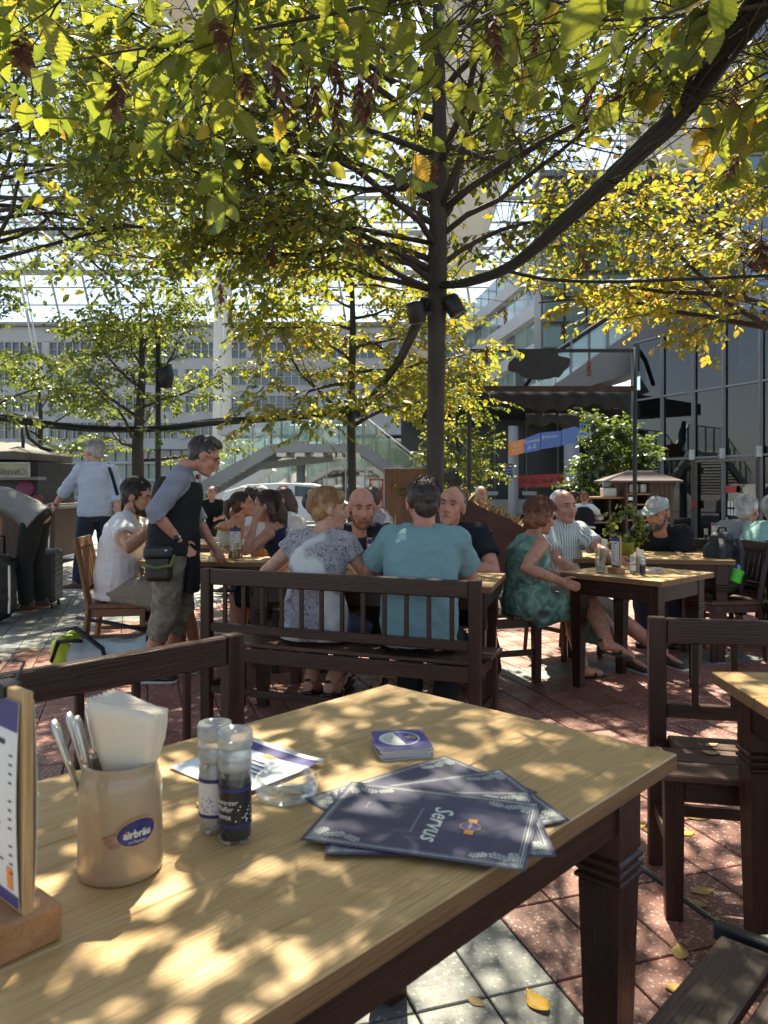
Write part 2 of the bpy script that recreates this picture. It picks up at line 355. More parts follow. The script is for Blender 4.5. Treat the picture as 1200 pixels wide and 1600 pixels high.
for g in (True, False):
    o = far[g].build('far_tile', GREY if g else RED, paving); o['kind'] = 'stuff'
    at = o.data.attributes.new('tone', 'FLOAT', 'POINT'); at.data.foreach_set('value', tone[g])
# drain slot running through the paving, with its steel plate
STEEL = mat('brushed_steel', (0.55,0.55,0.53), 0.35, 1.0, bump=0.1)
DARKMETAL = mat('dark_metal', (0.025,0.026,0.025), 0.45, 0.3, bump=0.15, bscale=60)
dr = thing('drain_channel', 'narrow steel drain slot running between red tiles by the chair leg', 'drain', (0,0,0))
p, q = G(960,1327), G(1150,1466)
MB().bar((p.x,p.y,0.002), (q.x,q.y,0.002), 0.012, 0.004).build('slot', DARKMETAL, dr)
n_ = Vector((-(q-p).y, (q-p).x, 0)).normalized()*0.008
MB().bar((p.x+n_.x,p.y+n_.y,0.003), (q.x+n_.x,q.y+n_.y,0.003), 0.003, 0.006).build('edge_rail', STEEL, dr)
# ---------------------------------------------------------------- beer garden furniture
OAK = wood('pale_oak', (0.42,0.258,0.098), (0.53,0.345,0.142), 0, 1.0, 0.42, 0.25, wear=0.45, wearcol=(0.33,0.20,0.085))
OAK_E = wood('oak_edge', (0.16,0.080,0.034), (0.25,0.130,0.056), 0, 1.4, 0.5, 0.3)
DARKW = wood('dark_stained_wood', (0.024,0.0095,0.006), (0.055,0.022,0.0125), 0, 1.0, 0.33, 0.3, wear=0.25, wearcol=(0.075,0.036,0.022))
DARKV = wood('dark_stained_post', (0.024,0.0095,0.006), (0.055,0.022,0.0125), 2, 1.0, 0.33, 0.3, wear=0.25, wearcol=(0.075,0.036,0.022))
SEATW = wood('worn_seat_wood', (0.05,0.022,0.014), (0.11,0.05,0.03), 0, 1.0, 0.36, 0.5, wear=0.6, wearcol=(0.17,0.10,0.065))
MIDW = wood('brown_chair_wood', (0.14,0.062,0.026), (0.22,0.10,0.042), 2, 1.0, 0.35, 0.2)
BLOCKW = wood('menu_block_wood', (0.28,0.13,0.05), (0.42,0.21,0.085), 0, 2.0, 0.45, 0.2)
PLYW = wood('menu_board_ply', (0.40,0.24,0.10), (0.58,0.38,0.18), 2, 2.0, 0.5, 0.2)
def table(label, c, rz, lx, ly, h=0.76, nb=3, group=None, leg=0.085, inset=0.085, endboard=0.0, z0=0.0):
    """top of separate boards along x, aprons, four square tapering legs with turned beads"""
    t = thing('wooden_table', label, 'table', (c[0], c[1], z0), rz, group)
    th = 0.034; wy = ly/nb; xl = lx-endboard; x0 = -lx/2
    for i in range(nb):
        y = -ly/2+wy*(i+0.5)
        o = B((0,0,0), (xl-0.001, wy-0.0012, th), None, 0.003).build('board', OAK, t, loc=(x0+xl/2, y, h-th/2))
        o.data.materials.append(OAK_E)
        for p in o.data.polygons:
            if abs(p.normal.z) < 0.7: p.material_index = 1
    if endboard:
        o = B((0,0,0), (ly-0.001, endboard-0.0015, th), None, 0.003).build('end_board', OAK, t, loc=(lx/2-endboard/2, 0, h-th/2-0.0004), rot=(0,0,PI/2))
    ix, iy = lx/2-inset, ly/2-inset; ah = 0.105; az = h-th-ah/2
    for s in (-1, 1):
        B((0,0,0), (2*ix-leg*0.6, 0.024, ah), None, 0.002).build('apron', DARKW, t, loc=(0, s*(iy+leg*0.3), az))
        B((0,0,0), (2*iy-leg*0.6, 0.024, ah), None, 0.002).build('apron', DARKW, t, loc=(s*(ix+leg*0.3), 0, az), rot=(0,0,PI/2))
    hl = h-th; prof = []
    def sq(w, z): prof.append((w/2, z))
    sq(leg*0.66, 0); sq(leg*0.95, hl-0.215)
    for k in range(3):
        zz = hl-0.213+k*0.019; sq(leg*0.92, zz); sq(leg*1.08, zz+0.005); sq(leg*1.08, zz+0.012); sq(leg*0.92, zz+0.017)
    sq(leg, hl-0.152); sq(leg, hl-0.001)
    mb = MB(); vs = []
    for w_, z in prof: vs += [(-w_,-w_,z),(w_,-w_,z),(w_,w_,z),(-w_,w_,z)]
    n = len(prof); mb.v = vs; mb.f = [(3,2,1,0), tuple(range(4*n-4, 4*n))]+[(i*4+k, i*4+(k+1) % 4, i*4+4+(k+1) % 4, i*4+4+k) for i in range(n-1) for k in range(4)]
    me = mb.mesh('leg'); me.materials.append(DARKV)
    for sx in (-1, 1):
        for sy in (-1, 1): link_mesh('leg', me, None, t, (sx*ix, sy*iy, 0))
    return t
def bench(label, c, rz, L=1.5, depth=0.42, back=0.85, nb=11, group=None, low=0.555, nplank=3, cat='bench', name='wooden_bench', finial=False, hslats=False):
    """faces local +y: posts and rails behind, seat planks, aprons, stretchers"""
    t = thing(name, label, cat, (c[0], c[1], 0), rz, group); pw = 0.058; x = L/2-pw/2; y = depth/2-pw/2
    post = B((0,0,back/2), (pw, pw*0.85, back), None, 0.004).mesh('post'); post.materials.append(DARKV)
    fl = B((0,0,0.215), (pw, pw, 0.43), None, 0.004, 0.86).mesh('leg'); fl.materials.append(DARKV)
    for s in (-1, 1):
        link_mesh('post', post, None, t, (s*x, -y, 0)); link_mesh('leg', fl, None, t, (s*x, y-0.02, 0))
        B((0,0,0), (depth-2*pw, 0.028, 0.06), None, 0.002).build('side_apron', DARKW, t, loc=(s*x, 0, 0.398), rot=(0,0,PI/2))
        B((0,0,0), (depth-2*pw, 0.026, 0.038), None, 0.002).build('stretcher', DARKW, t, loc=(s*x, 0, 0.20), rot=(0,0,PI/2))
        if finial: MB().lathe([(0.0,0),(0.016,0.002),(0.014,0.012),(0.024,0.024),(0.027,0.038),(0.021,0.054),(0.0,0.062)], 12, Matrix.Translation((s*x,-y,back))).build('finial', DARKV, t, True)
    B((0,0,0), (L-2*pw, 0.034, 0.085), None, 0.005).build('top_rail', DARKW, t, loc=(0, -y, back-0.045))
    B((0,0,0), (L-2*pw, 0.030, 0.048), None, 0.004).build('lower_rail', DARKW, t, loc=(0, -y, low-0.024))
    bh = back-0.0875-low; ba = B((0,0,0), (0.022, 0.016, bh), None, 0.002).mesh('baluster'); ba.materials.append(DARKV)
    for i in range(nb):
        if hslats: B((0,0,0), (L-2*pw, 0.018, 0.07), None, 0.003).build('back_slat', DARKW, t, loc=(0, -y, low+bh*(i+0.5)/nb)); continue
        link_mesh('baluster', ba, None, t, (-x+2*x*(i+1)/(nb+1), -y, low+bh/2))
    B((0,0,0), (L-2*pw, 0.028, 0.075), None, 0.003).build('apron', DARKW, t, loc=(0, -y, 0.392))
    B((0,0,0), (L-2*pw, 0.028, 0.075), None, 0.003).build('apron', DARKW, t, loc=(0, y-0.02, 0.392))
    B((0,0,0), (L-2*pw, 0.026, 0.038), None, 0.003).build('stretcher', DARKW, t, loc=(0, -y, 0.19))
    sd = depth-0.03; w = sd/nplank
    for i in range(nplank):
        B((0,0,0), (L-(2*pw+0.004 if i == 0 else -0.03), w-0.005, 0.02), None, 0.004).build('seat_plank', SEATW, t, loc=(0, -depth/2+0.045+w*(i+0.5), 0.4405))
    return t
rot_of = lambda v: math.atan2(v[1], v[0])
# own table in the foreground
v1, v2 = T0_V1, T0_V2
TL, TWD = 1.42, 0.80
tc0 = T0_B+v1*TWD/2+v2*TL/2
main_table = table('large pale oak table in front carrying the mug, grinders and placemats', tc0, rot_of(v2), TL, TWD, 0.76, 3, 'oak topped tables', 0.092, 0.1, endboard=0.0)
TZ = 0.76
# benches and further tables
e = Vector((-0.47, 2.35)); L1 = 1.5; x = v2; y = v1
bench('dark slatted-back bench along the far side of the mug table', e+x*(L1/2-0.03)+y*0.19, rot_of(x), L1, nb=8, group='slatted-back benches')
p, q = Vector((-0.978, 4.22)), Vector((0.434, 3.67)); x = (q-p).normalized(); y = Vector((-x.y, x.x))
B2C, B2X, B2Y = (p+q)/2+y*0.19, x, y
bench('long dark bench seen from behind under the blonde woman and the teal shirt man', B2C, rot_of(x), (q-p).length+0.058, nb=12, group='slatted-back benches')
x = Vector((-0.979, 0.203)); y = Vector((-x.y, x.x)); e = Vector((0.945, 2.66)); L3 = 1.3
bench('dark bench with fallen leaves on its seat beside the small table at right', e-x*(L3/2-0.03)+y*0.19, rot_of(x), L3, nb=9, group='slatted-back benches')
table('pale table with only its corner in view at the right edge', (0.94+0.62, 2.22-0.42), R(-2), 1.24, 0.84, 0.76, 3, 'oak topped tables', 0.085, 0.095)
u = Vector((0.966, -0.259)); un = Vector((0.259, 0.966)); fr = Vector((0.58, 4.12)); T2C = fr-u*0.725+un*0.35
table('oak table between the bald men and the couple seen from behind', T2C, rot_of(u), 1.45, 0.70, 0.76, 3, 'oak topped tables')
T3C = Vector((1.64, 4.98))
table('small square oak table set cornerwise beside the woman in green', T3C, R(-47), 0.70, 0.70, 0.745, 3, 'oak topped tables', 0.08)
T4C = Vector((2.0, 6.05))
table('oak table with the potted plant in front of the man in a cap', T4C, R(-8), 1.25, 0.72, 0.76, 3, 'oak topped tables')
T6C = Vector((-1.28, 5.88))
table('oak table with the beer glass beside the standing waiter', T6C, R(-6), 0.95, 0.74, 0.76, 3, 'oak topped tables')
table('oak table behind the woman with bare shoulders', (-1.55, 7.5), R(-4), 1.3, 0.75, 0.76, 3, 'oak topped tables')
T7C = Vector((3.75, 7.25))
table('oak table at the right edge in front of the two leaning men', T7C, R(-62), 1.7, 0.8, 0.76, 3, 'oak topped tables')
bench('dark bench under the two leaning men at the right edge', (3.02, 6.58), R(-62), 1.3, nb=10, group='slatted-back benches', nplank=3)
bench('dark bench under the two bald men facing the camera', (0.14, 5.47), R(165), 1.15, nb=7, group='slatted-back benches', back=0.80)
bench('weathered bench with ball finials under the woman in the green dress', (0.705, 5.535), R(-72), 1.06, nb=3, group='slatted-back benches', back=0.97, finial=True, hslats=True)
bench('bench holding the dark haired woman and the beer table', (-0.62, 5.95), R(92), 1.2, nb=8, group='slatted-back benches')
# folding bench with metal hardware in the lower right corner
fb = thing('folding_bench', 'weathered folding bench of dark planks with black metal ends, lower right corner', 'bench', ((T0_B+v1*(TWD+0.105)+v2*0.59).x, (T0_B+v1*(TWD+0.105)+v2*0.59).y, 0), rot_of(v2))
WEATH = wood('weathered_brown_plank', (0.045,0.028,0.018), (0.12,0.072,0.045), 0, 0.8, 0.5, 0.6, wear=0.5, wearcol=(0.17,0.11,0.07))
for i in range(3):
    B((0,0,0), (1.1, 0.098, 0.026), None, 0.004).build('plank', WEATH, fb, loc=(0.02, 0.05+i*0.114, 0.449))
for s in (-1, 1):
    B((0,0,0), (0.026, 0.36, 0.03), None, 0.003).build('end_bar', DARKMETAL, fb, loc=(s*0.55-0.008, 0.16, 0.452))
    MB().tube([(s*0.5,0.01,0.43),(s*0.42,-0.0,0.02),(s*0.42,0.33,0.02),(s*0.5,0.32,0.43)], 0.012, 8).build('leg', DARKMETAL, fb, True)
MB().box((0,0.02,0.43), (1.06,0.022,0.012)).build('side_rail', DARKMETAL, fb); MB().box((0,0.30,0.43), (1.06,0.022,0.012)).build('side_rail', DARKMETAL, fb)
pl = MB().prism([(-0.64,0.10),(-0.565,0.03),(-0.565,0.16)], 0.452, 0.456); pl.build('corner_plate', STEEL, fb)
MB().lathe([(0,0),(0.011,0),(0.011,0.006),(0.006,0.008),(0,0.008)], 12, Matrix.Translation((-0.595,0.095,0.456))).build('bolt', DARKMETAL, fb, True)
# brown chair of the man in white
def chair(label, c, rz, m=MIDW, seat_m=None, back=0.92, slats=4, group=None, name='wooden_chair'):
    t = thing(name, label, 'chair', (c[0], c[1], 0), rz, group); w, d = 0.43, 0.42
    B((0,0,0), (w, d, 0.035), None, 0.008).build('seat', seat_m or m, t, loc=(0, 0.0, 0.4375))
    for s in (-1, 1):
        B((0,0,0.21), (0.042,0.042,0.42), None, 0.004, 0.8).build('leg', m, t, loc=(s*(w/2-0.025), d/2-0.03, 0))
        MB().tube([(s*(w/2-0.022),-d/2+0.02-0.05,0),(s*(w/2-0.022),-d/2+0.02,0.44),(s*(w/2-0.022),-d/2-0.02,0.66),(s*(w/2-0.022),-d/2-0.075,back)], [0.021,0.026,0.024,0.019], 4).build('back_post', m, t)
        B((0,0,0), (0.022, d-0.06, 0.03), None, 0.002).build('stretcher', m, t, loc=(s*(w/2-0.025), -0.02, 0.22))
        B((0,0,0), (0.026, d-0.07, 0.055), None, 0.002).build('side_apron', m, t, loc=(s*(w/2-0.025), 0, 0.392))
    B((0,0,0), (w-0.06, 0.022, 0.055), None, 0.002).build('apron', m, t, loc=(0, d/2-0.03, 0.392))
    B((0,0,0), (w-0.02, 0.024, 0.075), R(0), 0.006).build('top_rail', m, t, loc=(0, -d/2-0.066, back-0.035), rot=(R(12),0,0))
    B((0,0,0), (w-0.05, 0.02, 0.04), None, 0.004).build('lower_rail', m, t, loc=(0, -d/2-0.006, 0.56), rot=(R(10),0,0))
    sl = B((0,0,0), (0.045, 0.014, back-0.072-0.575), None, 0.003).mesh('slat'); sl.materials.append(m)
    for i in range(slats): link_mesh('slat', sl, None, t, (-w/2+0.02+(w-0.04)*(i+1)/(slats+1), -d/2-0.036, (back-0.072+0.575)/2), (R(9.5),0,0))
    return t
chair('brown slat-back chair under the man in the white t-shirt', (-1.95, 5.72), R(-82), back=0.93)
chair('dark wooden chair holding the black backpack', (2.58, 5.88), R(98), DARKV, SEATW, back=0.88, slats=5)
# ---------------------------------------------------------------- things on the tables
PAPER = mat('menu_paper', (0.70,0.68,0.63), 0.7, var=0.05, bump=0.05)
PURPLE = plain('purple_print', (0.055,0.045,0.17), 0.5); INK = plain('ink', (0.03,0.03,0.05), 0.6); ORANGE = plain('orange_print', (0.75,0.26,0.035), 0.5)
GOLD = plain('gold_print', (0.55,0.30,0.06), 0.45); CREAM = plain('cream_print', (0.62,0.62,0.50), 0.6); NAVY = plain('navy_print', (0.02,0.025,0.12), 0.45)
BLACKP = mat('black_plastic', (0.012,0.012,0.013), 0.4); WHITEP = plain('white_print', (0.75,0.75,0.74), 0.5)
NAPKIN = mat('napkin_paper', (0.72,0.63,0.48), 0.85, var=0.06, bump=0.15, bscale=60)
def poly_disc(rx, ry, n=20): return [(rx*math.cos(2*PI*k/n), ry*math.sin(2*PI*k/n)) for k in range(n)]
def menu_stand(label, loc, rz, s=1.0):
    t = thing('menu_stand', label, 'menu stand', loc, rz, 'menu stands on the tables'); t.scale = (s, s, s)
    B((0,0,0.023), (0.125, 0.078, 0.046), None, 0.004).build('base_block', BLOCKW, t)
    B((0,0,0), (0.116, 0.012, 0.285), None, 0.0015).build('board', PLYW, t, loc=(0, 0, 0.1595))
    for sg in (-1, 1):
        cardm = MB(); n = 8                                          # the sheet bows a little off the board
        for i in range(n+1):
            z = 0.052+0.238*i/n; yy = sg*(0.0085+0.004*math.sin(i/n*PI))
            cardm.v += [(-0.052, yy, z), (0.052, yy, z)]
        cardm.f = [(2*i, 2*i+1, 2*i+3, 2*i+2) for i in range(n)]
        c = cardm.build('menu_card', PAPER, t)
        sol = c.modifiers.new('thickness', 'SOLIDIFY'); sol.thickness = 0.0006
        M = Matrix.Translation((0, sg*0.0132, 0)) @ Matrix.Rotation(PI/2, 4, 'X')
        def band(name, m, rects):
            mb = MB()
            for x0, x1, z0, z1 in rects:
                def yy(z): return sg*(0.0085+0.004*math.sin((z-0.052)/0.238*PI)+0.0008)
                zs = [z0+(z1-z0)*k/3 for k in range(4)]
                for k in range(3): mb.add([(x0,yy(zs[k]),zs[k]),(x1,yy(zs[k]),zs[k]),(x1,yy(zs[k+1]),zs[k+1]),(x0,yy(zs[k+1]),zs[k+1])], [(0,1,2,3)])
            return mb.build(name, m, c)
        band('header_band', PURPLE, [(-0.052,0.052,0.256,0.29)]); band('footer_band', PURPLE, [(-0.052,0.052,0.052,0.066)])
        rows = []; rr = random.Random(3)
        for k in range(14):
            z = 0.226-k*0.0105
            if k in (4, 9): continue
            rows.append((-0.042, -0.042+rr.uniform(0.03,0.06), z, z+0.0022)); rows.append((0.034, 0.042, z, z+0.0022))
        rows.append((-0.022,0.022,0.237,0.243)); band('menu_print', INK, rows)
        band('drink_picture', ORANGE, [(0.026,0.040,0.07,0.096)])
    MB().box((0,0,0.297), (0.03,0.026,0.018), None, 0.003).build('clip', BLACKP, t)
    MB().tube([(0,-0.012,0.305),(0,-0.022,0.325),(0,-0.006,0.33)], 0.0022, 6).tube([(0,0.012,0.305),(0,0.022,0.325),(0,0.006,0.33)], 0.0022, 6).build('clip_lever', BLACKP, t)
    return t
menu_stand('wooden menu stand at the left edge of the front table, seen edge on', (-0.455, 0.925, TZ), R(-40), 1.0)
menu_stand('menu stand in front of the bearded bald man', (W(585,880,4.55).x, 4.55, 0.76), R(-8), 0.78)
menu_stand('menu stand behind the glass of beer', (W(368,870,5.8).x, 5.8, 0.76), R(0), 0.78)
menu_stand('tall menu stand on the small square table', (W(963,890,4.9).x, 4.9, 0.745), R(-72), 0.8)
STONEW = mat('stoneware_glaze', (0.34,0.250,0.148), 0.16, var=0.05, vscale=9, spec=0.6, bump=0.02, bscale=14)
def mug(label, loc, rz, group=None, full=True, s=1.0, logo=0.0):
    t = thing('stoneware_mug', label, 'mug', loc, rz, group); t.scale = (s,)*3; r = 0.058
    prof = [(0.0,0.002),(r*0.93,0.0),(r*0.99,0.004),(r*1.0,0.014),(r*0.985,0.022),(r*0.995,0.027),(r*0.985,0.06),(r*0.975,0.11),(r*0.955,0.126),(r*0.90,0.138),(r*0.86,0.145),(r*0.87,0.152),(r*0.855,0.156),(r*0.80,0.154),(r*0.79,0.145),(r*0.84,0.13),(r*0.88,0.11),(r*0.9,0.02),(0,0.012)]
    MB().lathe(prof, 40).build('body', STONEW, t, True)
    MB().tube([(0,r*0.9,0.118),(0,r*1.3,0.122),(0,r*1.62,0.105),(0,r*1.68,0.075),(0,r*1.5,0.045),(0,r*1.2,0.028),(0,r*0.9,0.024)], [0.011,0.0105,0.010,0.0095,0.009,0.009,0.010], 10).build('handle', STONEW, t, True)
    if full:
        R0 = r*0.985+0.0012
        def wrapm(poly, off, m, name, tilt=R(-8)):
            mb = MB(); n = len(poly); c_, s_ = math.cos(tilt), math.sin(tilt); vs = []
            for px_, pz in [(0,0)]+list(poly):
                xx, zz = px_*c_+pz*s_, -px_*s_+pz*c_; a = logo+xx/R0
                vs.append((math.sin(a)*(R0+off), -math.cos(a)*(R0+off), 0.072+zz))
            fs = [(0, 1+k, 1+(k+1) % n) for k in range(n)]
            if name != 'emblem_ribbon': mb.add(vs, fs)
            else: mb.add(vs, fs)
            return mb.build(name, m, t)
        wing = [(-0.047,0.003),(-0.03,0.006),(-0.015,0.006),(-0.015,-0.010),(-0.03,-0.014),(-0.041,-0.012),(-0.036,-0.009),(-0.044,-0.005),(-0.038,-0.002)]
        wrapm(wing, 0.0009, mat('wing_print', (0.30,0.13,0.05), 0.3), 'emblem_wing')
        wrapm(poly_disc(0.0285,0.0188,28), 0.0013, GOLD, 'emblem_border'); wrapm(poly_disc(0.0268,0.0172,28), 0.0017, mat('emblem_blue', (0.02,0.025,0.14), 0.25), 'emblem')
        lettering('airbräu', 0.0145, CREAM, t, Matrix.Translation((0,0,0.0705)) @ Matrix.Rotation(logo, 4, 'Z'), wrap=R0+0.0022, xs=0.92, bold=0.0004)
        lettering('am Flughafen', 0.0048, CREAM, t, Matrix.Translation((0,0,0.0605)) @ Matrix.Rotation(logo, 4, 'Z'), wrap=R0+0.0022)
    return t
def napkins(label, loc, rz, s=1.0, n=7):
    t = thing('paper_napkin_bundle', label, 'napkins', loc, rz, 'napkins in the mugs'); t.scale = (s,)*3; rr = random.Random(5)
    for i in range(n):
        mb = MB(); w, h = 0.095, 0.17; off = (i-n/2)*0.0042; nx_, nz = 6, 8; vs = []
        for a in range(nx_+1):
            for b_ in range(nz+1):
                u_, v_ = a/nx_-0.5, b_/nz
                pinch = 0.56+0.44*sstep(0.30, 0.85, v_)
                x_ = u_*w*pinch+0.004*i/n*v_; y_ = off*(0.6+0.9*v_)+0.008*math.sin(u_*4+i*0.5)*v_+0.012*(u_+0.5)**2*v_
                vs.append((x_, y_, 0.02+v_*h-0.02*u_*v_+rr.uniform(0,0.0012)))
        fs = [(a*(nz+1)+b_, (a+1)*(nz+1)+b_, (a+1)*(nz+1)+b_+1, a*(nz+1)+b_+1) for a in range(nx_) for b_ in range(nz)]
        o = mb.add(vs, fs).build('napkin', NAPKIN, t, True); sd = o.modifiers.new('thickness', 'SOLIDIFY'); sd.thickness = 0.0016
    return t
mp_ = Vector((-0.372, 1.085, TZ))
mug('beige stoneware mug with blue airbräu emblem holding napkins and cutlery', mp_, R(20), None, True, 1.0, logo=R(20))
napkins('cream paper napkins standing in the stoneware mug on the front table', mp_+Vector((0.012,-0.004,0.045)), R(-18))
def cutlery(label, loc, tilt, az, fork, group):
    t = thing('fork' if fork else 'knife', label, 'cutlery', loc, az, group); t.rotation_euler = (tilt[0], tilt[1]*0.78, az)
    h = MB().tube([(0,0,0),(0,0,0.06),(0,0,0.13),(0,0,0.185),(0,0,0.195)], [0.003,0.0045,0.0085,0.011,0.006], 8, flat=0.4).build('handle', STEEL, t, True)
    return t
for k, (dx, dy, tx, ty) in enumerate([(-0.026,0.012,0.02,-0.34),(-0.02,0.024,-0.12,-0.30),(-0.014,-0.004,0.06,-0.28),(-0.008,0.03,-0.16,-0.24),(-0.03,0.0,0.1,-0.38)]):
    cutlery(['steel cutlery handle second from the left in the mug', 'middle steel cutlery handle of the five in the mug', 'steel cutlery handle standing nearest the napkins front', 'steel cutlery handle farthest right behind the napkins', 'leftmost steel cutlery handle leaning out of the mug'][k], mp_+Vector((dx,dy,0.03)), (tx, ty), 0.0, k % 2, 'cutlery in the mug')
CLEAR = glass_thin('clear_plastic', (0.86,0.87,0.85), 0.08, 0.12, 0.34, (0.66,0.66,0.60), 0.5); CLEARG = glass_thin('clear_glass', (0.95,0.97,0.96), 0.045, 0.03, 0.02, (0.75,0.78,0.76), 0.55)
SALT = mat('salt_grains', (0.78,0.75,0.68), 0.8, var=0.15, vscale=300, bump=0.6, bscale=500); PEPPER = mat('peppercorns', (0.012,0.010,0.008), 0.6, var=0.8, vscale=260, bump=1.0, bscale=240)
def grinder(label, loc, rz, pepper, s=1.0, detail=True):
    t = thing('spice_grinder', label, 'grinder', loc, rz, 'spice grinders'); t.scale = (s,)*3
    r = 0.0245
    MB().lathe([(0,0.0005),(r*0.88,0),(r,0.005),(r,0.104),(r*0.9,0.112),(r*0.9,0.119),(r*0.86,0.119),(r*0.86,0.112),(r*0.93,0.103),(r*0.93,0.007),(0,0.005)], 28).build('jar', CLEARG, t, True)
    MB().lathe([(0,0.0065),(r*0.95,0.006),(r*0.96,0.03),(r*0.96,0.098 if pepper else 0.10),(0,0.10 if pepper else 0.103)], 24).build('contents', PEPPER if pepper else SALT, t, True)
    lab = MB(); n = 28
    def bandz(z0, z1, off, m, nm, a0=-2.4, a1=2.4):
        mb = MB(); vs = []
        for k in range(n+1):
            a = a0+(a1-a0)*k/n; vs += [(math.sin(a)*(r+off), -math.cos(a)*(r+off), z0), (math.sin(a)*(r+off), -math.cos(a)*(r+off), z1)]
        mb.add(vs, [(2*k, 2*k+2, 2*k+3, 2*k+1) for k in range(n)]); return mb.build(nm, m, t, True)
    bandz(0.026, 0.086, 0.0005, mat('black_label', (0.012,0.012,0.016), 0.35) if pepper else PAPER, 'label')
    bandz(0.080, 0.086, 0.0009, NAVY, 'label_band'); bandz(0.026, 0.0315, 0.0009, NAVY, 'label_band')
    if detail:
        pc = WHITEP if pepper else PURPLE
        if pepper:
            for s_, z, sz, sh in (('Schwarzer', 0.065, 0.0105, 0.25), ('Pfeffer', 0.055, 0.0115, 0.25), ('PEPPER', 0.042, 0.0085, 0)):
                lettering(s_, sz, pc, t, Matrix.Translation((0,0,z)) @ Matrix.Rotation(R(-22), 4, 'Z'), shear=sh, wrap=r+0.0011)
        rr = random.Random(9+pepper); mb = MB()
        for k in range(16):
            a, z = rr.uniform(-0.5, 0.6)+(0.9 if pepper else 0), rr.uniform(0.034, 0.06); rad = r+0.0012
            c_ = Vector((math.sin(a)*rad, -math.cos(a)*rad, z)); ta = Vector((math.cos(a), math.sin(a), 0))
            pts = [c_+ta*0.0012*math.cos(q_)+Vector((0,0,0.0012*math.sin(q_))) for q_ in [2*PI*j/7 for j in range(7)]]; mb.add(pts, [tuple(range(7))])
        mb.build('label_dots', pc, t)
    mb = MB().lathe([(r*0.93,0.108),(r*1.03,0.112),(r*1.04,0.119),(r*1.0,0.121),(r*1.04,0.124),(r*1.04,0.130),(r*1.0,0.132),(r*1.02,0.141),(0.0,0.1415)], 28); mb.build('grinding_head', CLEAR, t, True)
    MB().lathe([(0.0,0.1415),(r*0.97,0.142),(r*1.08,0.145),(r*1.1,0.152),(r*1.1,0.164),(r*1.04,0.168),(r*0.7,0.169),(r*0.62,0.1665),(r*0.3,0.1665),(r*0.25,0.1685),(0,0.1685)], 28).build('cap', CLEAR, t, True)
    return t
grinder('clear salt grinder with white and blue label behind the pepper', (-0.267, 1.212, TZ), R(-12), False)
grinder('pepper grinder with black label full of dark peppercorns', (-0.228, 1.176, TZ), R(-10), True)
at_ = thing('ashtray', 'round clear glass ashtray on the front table', 'ashtray', (-0.170, 1.338, TZ+0.002), R(20))
ra = 0.0545; mb = MB().lathe([(0,0.0),(ra*0.86,0.0),(ra*0.94,0.003),(ra,0.012),(ra,0.029),(ra*0.97,0.034),(ra*0.90,0.034),(ra*0.87,0.029),(ra*0.83,0.013),(ra*0.6,0.008),(0,0.0075)], 48)
mb.v = [(x_, y_, z-0.008*max(0, math.cos(3*math.atan2(y_, x_))-0.93)/0.07) if z > 0.028 else (x_, y_, z) for x_, y_, z in mb.v]
mb.build('bowl', CLEARG, at_, True)
# curled paper slip with purple header under the ashtray
pp = thing('paper_slip', 'curled white paper slip with purple header lying behind the ashtray', 'paper', (-0.262, 1.475, TZ+0.001), R(-40))
def slip(u_, v_): x_, y_ = (u_-0.5)*0.215, (v_-0.5)*0.205; return (x_, y_, 0.002+0.006*max(0, abs(u_-0.45)*2-0.35)**2*1.4+0.02*max(0, v_-0.62)**1.3)
def slip_patch(name, m, u0, u1, w0, w1, nu, nv, off, parent):
    mb = MB(); vs = []
    for i in range(nu+1):
        for j in range(nv+1):
            p_ = slip(u0+(u1-u0)*i/nu, w0+(w1-w0)*j/nv); vs.append((p_[0], p_[1], p_[2]+off))
    mb.add(vs, [(i*(nv+1)+j, (i+1)*(nv+1)+j, (i+1)*(nv+1)+j+1, i*(nv+1)+j+1) for i in range(nu) for j in range(nv)])
    return mb.build(name, m, parent, True)
SLIPP = mat('slip_paper', (0.74,0.74,0.72), 0.6, var=0.04)
sl = slip_patch('sheet', SLIPP, 0, 1, 0, 1, 14, 14, 0.0, pp); sm = sl.modifiers.new('thickness', 'SOLIDIFY'); sm.thickness = 0.0005
slip_patch('header_band', PURPLE, 0.0, 1.0, 0.80, 0.93, 14, 3, 0.0008, pp)
for k in range(6): slip_patch('print_line', INK, 0.42, 0.42+0.08*((k*5) % 4+2), 0.62-0.075*k, 0.64-0.075*k, 6, 1, 0.0008, pp)
slip_patch('emblem', GOLD, 0.42, 0.56, 0.74, 0.80, 3, 2, 0.0012, pp)
# stack of square beer mats
COASTER = mat('beermat_board', (0.50,0.47,0.42), 0.8, var=0.1, bump=0.1, bscale=200); CPURP = mat('beermat_purple', (0.060,0.045,0.22), 0.45, var=0.08)
def rrect(w_, h_, r_, n=4):
    pts = []
    for cx_, cy_, a0 in ((1,1,0),(-1,1,90),(-1,-1,180),(1,-1,270)):
        for k in range(n+1):
            a = R(a0+90*k/n); pts.append((cx_*(w_/2-r_)+r_*math.cos(a), cy_*(h_/2-r_)+r_*math.sin(a)))
    return pts
cs = 0.108; cm_ = MB().prism(rrect(cs, cs, 0.012), 0, 0.0019).mesh('coaster'); cm_.materials.append(COASTER)
ct = MB().prism(rrect(cs-0.0006, cs-0.0006, 0.0118), 0, 0.0003).mesh('print'); ct.materials.append(CPURP)
cc = Vector((0.036, 1.572)); NC = 10
def half(rx, a0, a1, n=18): return [(0,0)]+[(rx*math.cos(R(a0+(a1-a0)*k/n)), rx*math.sin(R(a0+(a1-a0)*k/n))) for k in range(n+1)]
